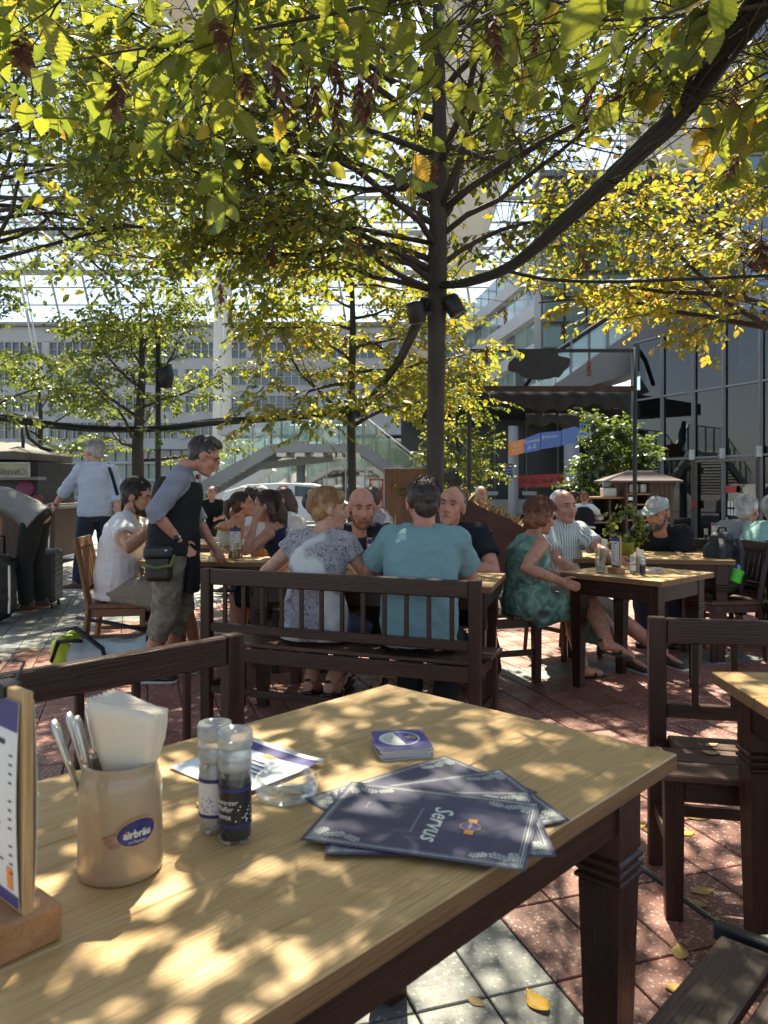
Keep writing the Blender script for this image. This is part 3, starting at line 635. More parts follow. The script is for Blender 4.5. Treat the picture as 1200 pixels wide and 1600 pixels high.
for k in range(NC):
    top = k == NC-1
    t = thing('beer_mat', 'topmost purple beer mat with round cream emblem on the stack' if top else 'square purple beer mat, %s of the stack' % ['lowest', 'second from the bottom', 'third from the bottom', 'fourth from the bottom', 'fifth from the bottom', 'fifth from the top', 'fourth from the top', 'third from the top', 'second from the top'][k], 'beer mat',
              (cc.x+random.uniform(-.002,.002)+(-0.004 if top else 0), cc.y+random.uniform(-.002,.002)+(0.004 if top else 0), TZ+0.0006+k*0.00225), R(11+random.uniform(-2,2)+(-3 if top else 0)), 'stack of beer mats')
    link_mesh('board', cm_, None, t); pr = link_mesh('print', ct, None, t, (0,0,0.0019))
    if top:
        fl_ = lambda poly, z0, m, nm: MB().prism(poly, z0, z0+0.0001).build(nm, m, t)
        fl_(poly_disc(0.042,0.042,36), 0.00225, CREAM, 'ring'); fl_(half(0.0385, -78, 102), 0.0024, CPURP, 'right_half'); fl_(poly_disc(0.0335,0.0335,30)[:0] or half(0.034, 108, 276), 0.0024, mat('cream_dim', (0.50,0.50,0.42), 0.6), 'left_half')
        fl_([(0.012,0.002),(0.032,-0.006),(0.034,0.004),(0.014,0.011)], 0.0026, GOLD, 'emblem')
        lettering('airbräu', 0.009, CREAM, t, Matrix.Translation((0.020,0.003,0.00275)) @ Matrix.Rotation(R(70), 4, 'Z'))
        lettering('SERVUS', 0.006, INK, t, Matrix.Translation((-0.015,0.005,0.0027)) @ Matrix.Rotation(R(70), 4, 'Z'))
# fanned placemats
MATP = mat('placemat_print', (0.046,0.043,0.088), 0.42, var=0.10, vscale=5, bump=0.04, bscale=200, spec=0.45)
MLINE = plain('placemat_line', (0.42,0.44,0.38), 0.5); MW, MH = 0.335, 0.236
def hop(mb, cx_, cy_, rx, ry, a, z=0):
    c_, s_ = math.cos(a), math.sin(a)
    for i in range(5):
        for j in range(3):
            x_, y_ = (i-2)*rx*0.42+((j % 2)-0.5)*rx*0.2, (j-1)*ry*0.55
            if (x_/rx)**2+(y_/ry)**2 > 0.95: continue
            pts = [(x_+rx*0.20*math.cos(q_), y_+ry*0.26*math.sin(q_)) for q_ in [2*PI*k/6 for k in range(6)]]
            mb.add([(cx_+p_[0]*c_-p_[1]*s_, cy_+p_[0]*s_+p_[1]*c_, z) for p_ in pts], [tuple(range(6))])
orn = MB()
for k, (ins, wd) in enumerate(((0.006,0.0008),(0.0095,0.0022),(0.014,0.0008))):
    a, b_ = MW/2-ins, MH/2-ins
    for c_, s_ in (((0,b_),(2*a,wd)),((0,-b_),(2*a,wd)),((a,0),(wd,2*b_)),((-a,0),(wd,2*b_))):
        orn.add([(c_[0]-s_[0]/2,c_[1]-s_[1]/2,0),(c_[0]+s_[0]/2,c_[1]-s_[1]/2,0),(c_[0]+s_[0]/2,c_[1]+s_[1]/2,0),(c_[0]-s_[0]/2,c_[1]+s_[1]/2,0)], [(0,1,2,3)])
for sx in (-1, 1):
    for sy in (-1, 1):
        X, Y = sx*(MW/2-0.042), sy*(MH/2-0.030)
        hop(orn, X, Y, 0.017, 0.010, R(20*sx*sy)); hop(orn, X-sx*0.030, Y+sy*0.004, 0.014, 0.009, R(-25*sx*sy)); hop(orn, X+sx*0.022, Y-sy*0.006, 0.013, 0.010, R(60*sx*sy))
        for k in range(7):                                            # leaf veins and tendrils in the corner
            a = R(12*k); x0_, y0_ = sx*(MW/2-0.006), sy*(MH/2-0.006); l_ = 0.032+0.012*(k % 2)
            dx_, dy_ = -sx*math.cos(a)*l_, -sy*math.sin(a)*l_; n_x, n_y = -dy_/l_*0.0007, dx_/l_*0.0007
            orn.add([(x0_+n_x,y0_+n_y,0),(x0_+dx_+n_x,y0_+dy_+n_y,0),(x0_+dx_-n_x,y0_+dy_-n_y,0),(x0_-n_x,y0_-n_y,0)], [(0,1,2,3)])
orn_me = orn.mesh('printed_ornament'); orn_me.materials.append(MLINE)
def bowed(z): return z
def placemat(label, c, a, z, i):
    t = thing('paper_placemat', label, 'placemat', (c[0], c[1], TZ+z), R(a), 'fanned dark placemats')
    B((0,0,0), (MW, MH, 0.0008), None).build('sheet', MATP, t, loc=(0,0,0.0004)); link_mesh('printed_ornament', orn_me, None, t, (0,0,0.0011))
    rt = Matrix.Rotation(R(-90), 4, 'Z')
    lettering('Servus', 0.046, CREAM, t, Matrix.Translation((0.018,-0.006,0.0012)) @ rt, shear=0.35, bold=0.0006)
    lettering('BEI UNS DAHEIM IM BIERGARTEN', 0.0058, MLINE, t, Matrix.Translation((-0.016,-0.004,0.0012)) @ rt)
    lettering('SEIT 1992', 0.0058, MLINE, t, Matrix.Translation((-0.108,0.03,0.0012)) @ rt)
    T = Matrix.Translation((0.070,-0.004,0))
    MB().prism([(-0.006,0.027),(0.008,0.027),(0.008,-0.027),(-0.006,-0.027)], 0.0011, 0.0013, T).build('emblem_ribbon', ORANGE, t)
    MB().prism(poly_disc(0.0165,0.0145,24), 0.0013, 0.0015, T).build('emblem_border', GOLD, t); MB().prism(poly_disc(0.0148,0.0128,24), 0.0015, 0.0017, T).build('emblem', PURPLE, t)
    lettering('airbräu', 0.0085, CREAM, t, Matrix.Translation((0.070,-0.004,0.0018)) @ rt)
    return t
placemat('lowest dark placemat of the fan, turned farthest from the others', (0.066,1.339), 39, 0.0012, 0)
placemat('second lowest dark placemat of the fan', (0.102,1.287), 19, 0.0042, 1)
placemat('dark placemat just under the topmost one of the fan', (0.084,1.226), -1.6, 0.0072, 2)
placemat('topmost dark placemat with Servus lettering in full view', (0.068,1.217), -16.5, 0.0102, 3)
# drinks and small things on the other tables
BEER = mat('beer', (0.90,0.42,0.04), 0.15, var=0.05); BEER.node_tree.nodes['Principled BSDF'].inputs['Transmission Weight'].default_value = 0.35; FOAM = mat('beer_foam', (0.75,0.72,0.62), 0.8)
LEMON = mat('lemonade', (0.55,0.53,0.38), 0.2)
def drink(label, loc, fill, m, straw=False, h=0.15, r=0.034, foam=False):
    t = thing('drinking_glass', label, 'glass', loc, 0.0, 'drinking glasses')
    MB().lathe([(0,0),(r*0.8,0),(r*0.84,0.006),(r,h),(r*0.94,h),(r*0.78,0.012),(0,0.01)], 20).build('glass', CLEARG, t, True)
    if fill:
        MB().lathe([(0,0.0105),(r*0.775,0.0125),(r*(0.78+0.15*fill),0.012+fill*(h-0.02)),(0,0.012+fill*(h-0.02))], 18).build('drink', m, t, True)
        if foam: MB().lathe([(0,0.0),(r*0.86,0.0),(r*0.87,0.007),(0,0.008)], 16, Matrix.Translation((0,0,0.0125+fill*(h-0.02)))).build('foam', FOAM, t, True)
    if straw: MB().tube([(0.008,0,0.014),(-0.004,0.003,h+0.055)], 0.0045, 8).build('straw', mat('paper_straw', (0.42,0.30,0.17), 0.7), t, True)
    return t
drink('glass of amber beer on the table beside the waiter', (W(370,878,5.62).x, 5.62, 0.76), 0.62, BEER, h=0.125, r=0.036, foam=True)
drink('tall lemonade glass with a straw at the teal shirt man', (W(732,897,4.42).x, 4.42, 0.76), 0.30, LEMON, True, 0.17, 0.036)
drink('water glass on the small square table', (W(938,905,4.95).x, 4.95, 0.745), 0.5, glass_solid('water', (0.9,0.95,0.95)), False, 0.155, 0.036)
def small_mug(lab, x_, y_, z_): 
    mug(lab, (x_, y_, z_), R(30), 'mugs on the further tables', False, 0.62); napkins('white napkins in the '+lab, (x_, y_, z_+0.03), R(10), 0.62, 4)
small_mug('small beige mug of napkins on the square table by the salt', W(1000,893,4.98).x, 4.98, 0.745)
small_mug('small beige mug of napkins near the potted plant', W(944,878,5.75).x, 5.75, 0.76)
small_mug('small beige mug of napkins on the beer table', W(336,872,5.9).x, 5.9, 0.76)
grinder('salt grinder on the small square table', (W(989,902,4.86).x, 4.86, 0.745), 0.2, False, 0.72, False)
grinder('pepper grinder on the small square table', (W(1004,905,4.80).x, 4.80, 0.745), 0.2, True, 0.72, False)
grinder('grinder beside the menu on the beer table', (W(341,875,5.72).x, 5.72, 0.76), 0.2, True, 0.72, False)
grinder('grinder on the table at the right edge', (W(1103,842,7.6).x, 7.6, 0.76), 0.2, True, 0.72, False)
a2 = thing('ashtray', 'square glass dish on the small square table', 'ashtray', (W(1024,897,4.95).x, 4.95, 0.746)); MB().lathe([(0,0),(0.036,0),(0.05,0.03),(0.046,0.03),(0.033,0.006),(0,0.005)], 24).build('bowl', CLEARG, a2, True)
a3 = thing('ashtray', 'glass ashtray beside the beer glass', 'ashtray', (W(335,880,5.55).x, 5.55, 0.761)); MB().lathe([(0,0),(0.036,0),(0.05,0.03),(0.046,0.03),(0.033,0.006),(0,0.005)], 24).build('bowl', CLEARG, a3, True)
menu_stand('clear-backed menu card standing on the table at the right edge', (W(1116,838,7.55).x, 7.55, 0.76), R(20), 0.6)
# ---------------------------------------------------------------- people
def skin(name, col):
    if name in MATS: return MATS[name]
    m = mat(name, col, 0.50, var=0.20, vscale=22, bump=0.12, bscale=180, spec=0.35); b = m.node_tree.nodes['Principled BSDF']
    b.inputs['Subsurface Weight'].default_value = 0.08; b.inputs['Subsurface Radius'].default_value = (0.012,0.005,0.003); b.inputs['Subsurface Scale'].default_value = 1.0
    return m
SK_TAN = skin('skin_tan', (0.44,0.215,0.130)); SK_FAIR = skin('skin_fair', (0.53,0.285,0.195)); SK_RED = skin('skin_ruddy', (0.50,0.235,0.160))
def cloth(name, col, var=0.12, rough=0.85, bump=0.8, bscale=15, stretch=(0.55,0.55,1.5)):
    return mat(name, col, rough, var=var, vscale=9, bump=bump, bscale=bscale, stretch=stretch, spec=0.2)
def hairm(name, col, var=0.45): return mat(name, col, 0.45, var=var, vscale=26, bump=0.9, bscale=70, stretch=(1,1,0.22), spec=0.45)
def stripes(name, c1, c2, freq):
    m, t, b = _new(name); L = t.links.new; tc = _n(t, 'ShaderNodeTexCoord'); wv = _n(t, 'ShaderNodeTexWave'); wv.bands_direction = 'X'
    wv.inputs['Scale'].default_value = freq; wv.inputs['Distortion'].default_value = 0.5; wv.inputs['Detail Scale'].default_value = 0.6; L(tc.outputs['Object'], wv.inputs['Vector'])
    rp = ramp(t, [(0.35, c1), (0.6, c2)]); L(wv.outputs['Fac'], rp.inputs[0]); L(rp.outputs[0], b.inputs['Base Color']); b.inputs['Roughness'].default_value = 0.85
    nb = _n(t, 'ShaderNodeTexNoise'); nb.inputs['Scale'].default_value = 16; L(tc.outputs['Object'], nb.inputs['Vector']); bp = _n(t, 'ShaderNodeBump'); bp.inputs['Strength'].default_value = 0.5; bp.inputs['Distance'].default_value = 0.01; L(nb.outputs['Fac'], bp.inputs['Height']); L(bp.outputs[0], b.inputs['Normal'])
    return m
def patterned(name, pts, scale, dist=2.0, detail=6, second=None):
    m, t, b = _new(name); L = t.links.new; tc = _n(t, 'ShaderNodeTexCoord'); nz = _n(t, 'ShaderNodeTexNoise'); nz.inputs['Scale'].default_value = scale; nz.inputs['Detail'].default_value = detail; nz.inputs['Distortion'].default_value = dist
    L(tc.outputs['Object'], nz.inputs['Vector']); rp = ramp(t, pts); L(nz.outputs['Fac'], rp.inputs[0]); out = rp.outputs[0]
    if second:
        vo = _n(t, 'ShaderNodeTexNoise'); vo.inputs['Scale'].default_value = second[0]; vo.inputs['Detail'].default_value = 1; L(tc.outputs['Object'], vo.inputs['Vector'])
        r2 = ramp(t, second[1]); L(vo.outputs['Fac'], r2.inputs[0]); mx = _n(t, 'ShaderNodeMix', data_type='RGBA'); L(r2.outputs[0], mx.inputs[0]); L(out, mx.inputs[6]); mx.inputs[7].default_value = tuple(second[2])+(1,); out = mx.outputs[2]
    L(out, b.inputs['Base Color']); b.inputs['Roughness'].default_value = 0.8
    nb = _n(t, 'ShaderNodeTexNoise'); nb.inputs['Scale'].default_value = 15; L(tc.outputs['Object'], nb.inputs['Vector']); bp = _n(t, 'ShaderNodeBump'); bp.inputs['Strength'].default_value = 0.45; bp.inputs['Distance'].default_value = 0.01; L(nb.outputs['Fac'], bp.inputs['Height']); L(bp.outputs[0], b.inputs['Normal'])
    return m
CLOUD = bpy.data.textures.new('folds', 'CLOUDS'); CLOUD.noise_scale = 0.085; CLOUD.noise_depth = 2
CURL = bpy.data.textures.new('curls', 'CLOUDS'); CURL.noise_scale = 0.028; CURL.noise_depth = 1
def grow(mb, name, m, parent, voxel=0.011, sm=4, folds=0.0, tex=None):
    o = mb.build(name, m, parent)
    r = o.modifiers.new('surface', 'REMESH'); r.mode = 'VOXEL'; r.voxel_size = voxel; r.use_smooth_shade = True
    if sm: s_ = o.modifiers.new('smooth', 'SMOOTH'); s_.factor = 0.5; s_.iterations = sm
    if folds: d = o.modifiers.new('folds', 'DISPLACE'); d.texture = tex or CLOUD; d.strength = folds; d.mid_level = 0.5; d.texture_coords = 'GLOBAL' if False else 'LOCAL'
    return o
def ring(c, u, v, a, b_, n=16): return [c+u*(a*math.cos(2*PI*k/n))+v*(b_*math.sin(2*PI*k/n)) for k in range(n)]
def ik(S, T, a, b_, pole):
    d = T-S; L_ = d.length
    if L_ > (a+b_)*0.995: T = S+d.normalized()*(a+b_)*0.995; d = T-S; L_ = d.length
    if L_ < abs(a-b_)*1.05+0.02: L_ = abs(a-b_)*1.05+0.02; T = S+d.normalized()*L_; d = T-S
    x = d.normalized(); ca = (a*a+L_*L_-b_*b_)/(2*a*L_); ca = max(-1, min(1, ca)); sa = math.sqrt(1-ca*ca)
    p = Vector(pole)-x*Vector(pole).dot(x); p = p.normalized() if p.length > 1e-4 else x.orthogonal().normalized()
    return S+x*(a*ca)+p*(a*sa), T
def hand(mb, wrist, d, lat, k=1.0, curl=0.5, side=1):
    d = d.normalized(); lat = (lat-d*lat.dot(d)).normalized(); nrm = d.cross(lat)*side      # palm side
    if True:
        rings_ = [ring(wrist+d*(s_*k), lat, nrm, a*k, b_*k, 10) for s_, a, b_ in ((-0.02,0.024,0.019),(0.015,0.030,0.017),(0.05,0.040,0.016),(0.085,0.041,0.014),(0.098,0.034,0.010))]
        mb.loft(rings_)
    for i, (off, ln) in enumerate(((-0.030,0.066),(-0.010,0.077),(0.011,0.073),(0.031,0.057))):
        p = wrist+d*(0.088*k)+lat*(off*k); dd = d.copy(); pts = [p-d*0.012]; 
        for j, f_ in enumerate((0.42,0.32,0.26)):
            dd = (dd*math.cos(curl*(0.7+0.3*j))+nrm*math.sin(curl*(0.7+0.3*j))).normalized(); p = p+dd*(ln*f_*1.05*k); pts.append(p)
        mb.tube(pts, [0.0095*k,0.0095*k,0.0088*k,0.0075*k], 8)
    p = wrist+d*(0.03*k)-lat*(0.032*k); dd = (d*0.75-lat*0.6+nrm*0.35).normalized(); q = p+dd*0.045*k; r_ = q+(d*0.9+nrm*0.5*curl-lat*0.1).normalized()*0.035*k
    mb.tube([p-dd*0.012,q,r_], [0.0135*k,0.0105*k,0.0085*k], 8)
def person(label, px, d, head, z0=0.0, x=None, H=1.75, fem=False, seat=None, lean=0, curl=10, side=0, twist=0, yaw=0, pitch=0, roll=0, hands=(None, None), poles=(None, None),
           feet=(None, None), sk=None, top=None, bottom=None, shoes=None, hair=None, beard=None, fat=1.0, face=True, vox=0.009, group=None, grip=(0.6, 0.6), extra=None, hiplift=0.0, wide=1.0, neckline=0.0, footdir=0, footdirs=None, headscale=1.0, headfwd=0.0):
    """local +y is where the person faces; hands / feet are world points, [0] = left (-x), [1] = right (+x)"""
    s = H/1.75; sk = sk or SK_FAIR; X = (px-600)/F*d if x is None else x
    body = MB(); T = Matrix.Translation((X, d, z0)) @ Matrix.Rotation(R(head), 4, 'Z'); Ti = T.inverted()
    loc = lambda p: Ti @ Vector(p)
    f = 0.90 if fem else 1.0; k = s
    hipz = (seat+0.105*k-z0 if seat is not None else 0.925*k)+hiplift
    Z = Vector((0,0,1)); up = lambda a, b_=0: Vector((math.sin(R(b_)), math.sin(R(a))*math.cos(R(b_)), math.cos(R(a))*math.cos(R(b_)))).normalized()
    P = [Vector((0,0,hipz))]; angs = [lean, lean+curl*0.5, lean+curl]
    for a, l_ in zip(angs, (0.17,0.17,0.165)): P.append(P[-1]+up(a, side)*l_*k)
    def spine(t_):                                     # 0 hip .. 1 neck base -> point, axis
        t_ = max(-0.4, min(1.12, t_)); i = min(2, max(0, int(t_*3))); u_ = t_*3-i; return P[i]+(P[i+1]-P[i])*u_, (P[i+1]-P[i]).normalized()
    def frame(t_):
        c, ax = spine(t_); tw = R(twist)*max(0, min(1, t_)); rx = Vector((math.cos(tw), math.sin(tw), 0)); rx = (rx-ax*rx.dot(ax)).normalized(); return c, rx, ax.cross(rx), ax
    prof = [(-0.17,0.115,0.095),(-0.08,0.160,0.118),(0.06,0.168,0.120),(0.22,0.155,0.112),(0.42,0.145,0.106),(0.62,0.160,0.116),(0.78,0.168,0.116),(0.90,0.150,0.098),(0.98,0.105,0.075),(1.06,0.06,0.06)]
    if fem: prof = [(-0.17,0.12,0.10),(-0.08,0.172,0.12),(0.06,0.175,0.12),(0.22,0.152,0.107),(0.42,0.128,0.096),(0.62,0.142,0.116),(0.72,0.148,0.125),(0.88,0.135,0.09),(0.98,0.095,0.068),(1.06,0.052,0.052)]
    def torso(mb, t0, t1, infl, hem=None):
        rs = []
        for t_, a, b_ in prof:
            if t_ < t0-1e-6 or t_ > t1+1e-6: continue
            c, u_, v_, ax = frame(t_); bel = 1+(fat-1)*math.exp(-((t_-0.3)/0.33)**2); wd = wide if t_ > 0.5 else 1+(wide-1)*0.5
            rs.append(ring(c+v_*(b_*(bel-1)*0.45*k), u_, v_, (a*k*wd*(1+(bel-1)*0.8)+infl), (b_*k*bel+infl), 20))
        if hem:
            c, u_, v_, ax = frame(t0); a, b_ = hem[1], hem[2]; rs.insert(0, ring(c-ax*hem[0], u_, v_, a, b_, 20))
        mb.loft(rs)
    shw = (0.138 if fem else 0.156)*k*wide
    cN, uN, vN, aN = frame(0.90); SH = [cN-uN*shw, cN+uN*shw]
    nb, _ = spine(1.0)
    # head
    hm = Matrix.Rotation(R(yaw), 4, 'Z') @ Matrix.Rotation(R(-pitch), 4, 'X') @ Matrix.Rotation(R(roll), 4, 'Y')   # pitch > 0 looks down
    nd = (up(angs[2]*0.55+pitch*0.25, side*0.6)); hk = k*headscale*(1.03 if fem else 1.09)
    HC = P[3]+Vector((0,headfwd,-0.3*headfwd))+nd*(0.062*k)+(hm.to_3x3() @ Vector((0,0.022,0.085)))*hk
    HM = Matrix.Translation(HC) @ hm @ Matrix.Diagonal((hk,hk,hk,1)); hp = lambda p: HM @ Vector(p); h3 = hm.to_3x3()
    torso(body, -0.17, 1.06, 0.0)
    body.tube([P[3]-nd*0.05*k, P[3]+nd*0.05*k, hp((0,-0.016,-0.06)), hp((0,-0.01,0.0))], [0.062*k*f,0.056*k*f,0.056*hk*f,0.055*hk*f], 12)
    for sgn in (0, 1): body.tube([P[3]+nd*0.02*k, (P[3]*0.5+SH[sgn]*0.5)+aN*0.012*k, SH[sgn]-aN*0.005*k], [0.045*k*f,0.046*k*f,0.050*k*f], 10)
    E = lambda c, r_, MM=None: body.ell(hp(c), Vector(r_)*hk, h3, 14, 10)
    E((0,-0.012,0.032), (0.0765,0.097,0.087)); E((0,0.026,-0.030), (0.0605,0.066,0.078)); E((0,0.045,-0.078), (0.046,0.045,0.038)); E((0,0.074,-0.094), (0.024,0.021,0.020))
    E((0.040,0.056,-0.020), (0.024,0.026,0.026)); E((-0.040,0.056,-0.020), (0.024,0.026,0.026)); E((0,0.081,-0.060), (0.026,0.013,0.015))
    body.tube([hp((-0.046,0.071,0.030)), hp((0,0.084,0.030)), hp((0.046,0.071,0.030))], [0.010*hk,0.013*hk,0.010*hk], 8)
    body.tube([hp((0,0.082,0.024)), hp((0,0.096,-0.004)), hp((0,0.110,-0.028)), hp((0,0.092,-0.040))], [0.009*hk,0.0105*hk,0.0145*hk,0.011*hk], 10); E((0.012,0.092,-0.032), (0.010,0.011,0.009)); E((-0.012,0.092,-0.032), (0.010,0.011,0.009))
    for sg in (-1, 1): E((sg*0.078,-0.006,0.0), (0.011,0.021,0.033)); E((sg*0.078,0.002,-0.022), (0.009,0.013,0.016))
    # arms
    ua, fa = 0.285*k, 0.255*k; ARM = []
    for sgn in (0, 1):
        sg = -1 if sgn == 0 else 1; tgt = hands[sgn]
        tgt = loc(tgt) if tgt is not None else (SH[sgn]+Vector((sg*0.04,0.16,-0.50))*k if seat is None else Vector((sg*0.14,0.33*k,hipz+0.10*k)))
        pl_ = Vector(poles[sgn]) if poles[sgn] is not None else Vector((sg*0.5,-0.5,-0.7))
        el, wr = ik(SH[sgn], tgt, ua, fa, pl_); ARM.append((SH[sgn], el, wr))
        body.tube([SH[sgn], SH[sgn].lerp(el,0.35), SH[sgn].lerp(el,0.75), el, el.lerp(wr,0.3), el.lerp(wr,0.7), wr], [r_*k*f*(0.5+0.5*fat) for r_ in (0.056,0.052,0.044,0.040,0.043,0.034,0.027)], 12)
        fd = (wr-el).normalized(); lat = Vector((0,0,1)) if abs(fd.z) < 0.75 else Vector((0,1,0))
        hand(body, wr, fd, lat*(-1 if abs(fd.z) < 0.75 else -1), k*f, grip[sgn], -sg)
    # legs
    th, sh = 0.43*k, 0.415*k; LEG = []
    for sgn in (0, 1):
        sg = -1 if sgn == 0 else 1; hp_ = P[0]+Vector((sg*0.088*k*(1.05 if fem else 1),0,-0.03*k)); ft = feet[sgn]
        if ft is not None: ft = loc(ft)
        elif seat is not None: ft = Vector((sg*0.12,0.44*k,0.075*k))
        else: ft = Vector((sg*0.11,0.0,0.075*k))
        kn, an = ik(hp_, ft, th, sh, (sg*0.12,1,0.25)); LEG.append((hp_, kn, an))
        body.tube([hp_, hp_.lerp(kn,0.35), hp_.lerp(kn,0.75), kn, kn.lerp(an,0.3), kn.lerp(an,0.7), an], [r_*k*(0.5+0.5*fat) for r_ in (0.084,0.080,0.064,0.056,0.057,0.044,0.038)], 12)
        fa_ = R(footdirs[sgn] if footdirs else footdir*sg); fd = Vector((math.sin(fa_), math.cos(fa_), 0))
        if ft.z > 0.16: fd = (fd+Vector((0,0,-0.25))).normalized()
        body.tube([an-fd*0.045*k-Z*0.035*k, an+fd*0.03*k-Z*0.025*k, an+fd*0.11*k-Z*0.042*k, an+fd*0.165*k-Z*0.052*k], [0.034*k,0.038*k,0.034*k,0.022*k], 10)
        LEG[-1] += (fd,)
    o = grow(body, 'person', sk, None, vox, 3); o.matrix_world = T; tag(o, label, 'person', group); me_all = o
    V = vox+0.003
    if top:
        mb = MB(); infl = top.get('infl', 0.016)
        torso(mb, top.get('t0', -0.08), top.get('t1', 0.98), infl, (top['hem'][0]*k, top['hem'][1]*k, top['hem'][2]*k) if 'hem' in top else None)
        if top.get('yoke', True):
            for sgn in (0, 1): mb.tube([P[3]*0.72+SH[sgn]*0.28+nd*0.0, (P[3]*0.5+SH[sgn]*0.5)+aN*0.010*k, SH[sgn]-aN*0.004*k], [(0.046*k*f+infl*0.95),(0.046*k*f+infl*0.9),(0.050*k*f+infl*0.85)], 10)
        sl_ = top.get('sleeve', 0.25)
        for sgn in (0, 1):
            S_, E_, W_ = ARM[sgn]; aw = f*k*(0.5+0.5*fat)
            if sl_ > 0:
                mb.ell(S_, 0.058*aw+infl*1.1, None, 12, 8)
                pts = [S_, S_.lerp(E_, min(1, sl_*1.0))] if sl_ <= 0.5 else [S_, S_.lerp(E_,0.5), E_, E_.lerp(W_, min(1, (sl_-0.5)*2))]
                if sl_ <= 0.5: pts = [S_, S_.lerp(E_, sl_), S_.lerp(E_, sl_*2)]
                n_ = len(pts); fl_ = top.get('flare', 0.012); rr_ = [0.056,0.052,0.046] if n_ == 3 else [0.056,0.050,0.043,0.040]
                mb.tube(pts, [rr_[i]*aw+infl*0.8+fl_*(i/(n_-1)) for i in range(n_)], 12)
        if top.get('collar'):
            cN2 = P[3]+nd*0.02*k; mb.tube([cN2-nd*0.02*k, cN2+nd*0.028*k], [0.075*k*f+0.004,0.066*k*f+0.004], 14)
        sh_ = grow(mb, top.get('name', 'shirt'), top['mat'], o, V, 4, top.get('folds', 0.016)); 
    if bottom:
        mb = MB(); infl = bottom.get('infl', 0.014); torso(mb, -0.17, bottom.get('waist', 0.06), infl); fr_ = bottom.get('len', 0.95)
        for (h_, kn, an, fd) in LEG:
            lw = k*(0.5+0.5*fat)
            if fr_ <= 0.5: pts = [h_, h_.lerp(kn, fr_), h_.lerp(kn, fr_*2)]; rr_ = [0.084,0.078,0.066]
            else: e_ = (fr_-0.5)*2; pts = [h_, h_.lerp(kn,0.5), kn, kn.lerp(an, e_*0.55), kn.lerp(an, e_)]; rr_ = [0.084,0.076,0.060,0.056,0.048]
            mb.tube(pts, [r_*lw+infl+bottom.get('flare',0.0)*i/(len(pts)-1) for i, r_ in enumerate(rr_)], 12)
        if bottom.get('skirt'):
            if seat is not None:
                kn = (LEG[0][1]+LEG[1][1])/2; wd = (LEG[0][1]-LEG[1][1]).length/2; cs_ = [P[0]+Vector((0,-0.02,-0.02)), P[0].lerp(kn,0.5), kn+Vector((0,0.03,-0.01)), kn+Vector((0,0.06,-0.13)), kn+Vector((0,0.045,-0.27))*bottom['skirt']]
                ww = [0.19,0.185,wd+0.095,wd+0.105,wd+0.115]; hh = [0.13,0.105,0.085,0.06,0.05]; dr_ = [(0,1,0),(0,1,-0.1),(0,0.8,-0.6),(0,0.15,-1),(0,0,-1)]; rs = []
                for c_, a, b_, n_ in zip(cs_, ww, hh, dr_):
                    n_ = Vector(n_).normalized(); v_ = n_.cross(Vector((1,0,0))).normalized(); rs.append(ring(c_, Vector((1,0,0)), v_, a*k, b_*k, 20))
                mb.loft(rs)
            else:
                mb.loft([ring(P[0]+Vector((0,0,z_))*k, Vector((1,0,0)), Vector((0,1,0)), a*k, b_*k, 20) for z_, a, b_ in ((0.12,0.15,0.12),(0,0.19,0.15),(-0.25,0.25,0.2),(-0.48,0.29,0.25))])
        grow(mb, bottom.get('name', 'trousers'), bottom['mat'], o, V, 4, bottom.get('folds', 0.015))
    if shoes:
        for (h_, kn, an, fd) in LEG:
            mb = MB(); A = an-Z*0.012*k
            if shoes.get('sandal'):
                mb.tube([A-fd*0.06*k-Z*0.062*k, A+fd*0.06*k-Z*0.066*k, A+fd*0.2*k-Z*0.062*k], [0.042*k,0.045*k,0.036*k], 10, flat=0.25); mb.tube([A+fd*0.09*k-Z*0.05*k-Vector((fd.y,-fd.x,0))*0.045*k, A+fd*0.085*k+Z*0.012*k, A+fd*0.09*k-Z*0.05*k+Vector((fd.y,-fd.x,0))*0.045*k], 0.012*k, 8)
                mb.tube([A-fd*0.055*k+Z*0.01*k-Vector((fd.y,-fd.x,0))*0.012, A-fd*0.05*k+Z*0.012*k, A+fd*0.035*k+Z*0.02*k], 0.010*k, 8)
                grow(mb, 'sandal', shoes['mat'], o, 0.007, 2)
            else:
                mb.loft([ring(A+fd*(y_*k)+Z*(z_*k), Vector((fd.y,-fd.x,0)).normalized(), Vector((0,0,1)), a*k, b_*k, 12) for y_, z_, a, b_ in ((-0.085,-0.03,0.026,0.028),(-0.06,-0.02,0.040,0.046),(0.02,-0.018,0.043,0.048),(0.09,-0.035,0.047,0.036),(0.16,-0.045,0.047,0.026),(0.20,-0.05,0.032,0.018))])
                sh_o = grow(mb, 'shoe', shoes['mat'], o, 0.008, 2)
                if shoes.get('sole'):
                    so = MB(); so.loft([ring(A+fd*(y_*k)+Z*(-0.066*k), Vector((fd.y,-fd.x,0)).normalized(), Vector((0,0,1)), a*k, 0.014*k, 10) for y_, a in ((-0.09,0.028),(-0.06,0.044),(0.02,0.045),(0.10,0.050),(0.17,0.048),(0.208,0.03))]); so.build('sole', shoes['sole'], sh_o, True)
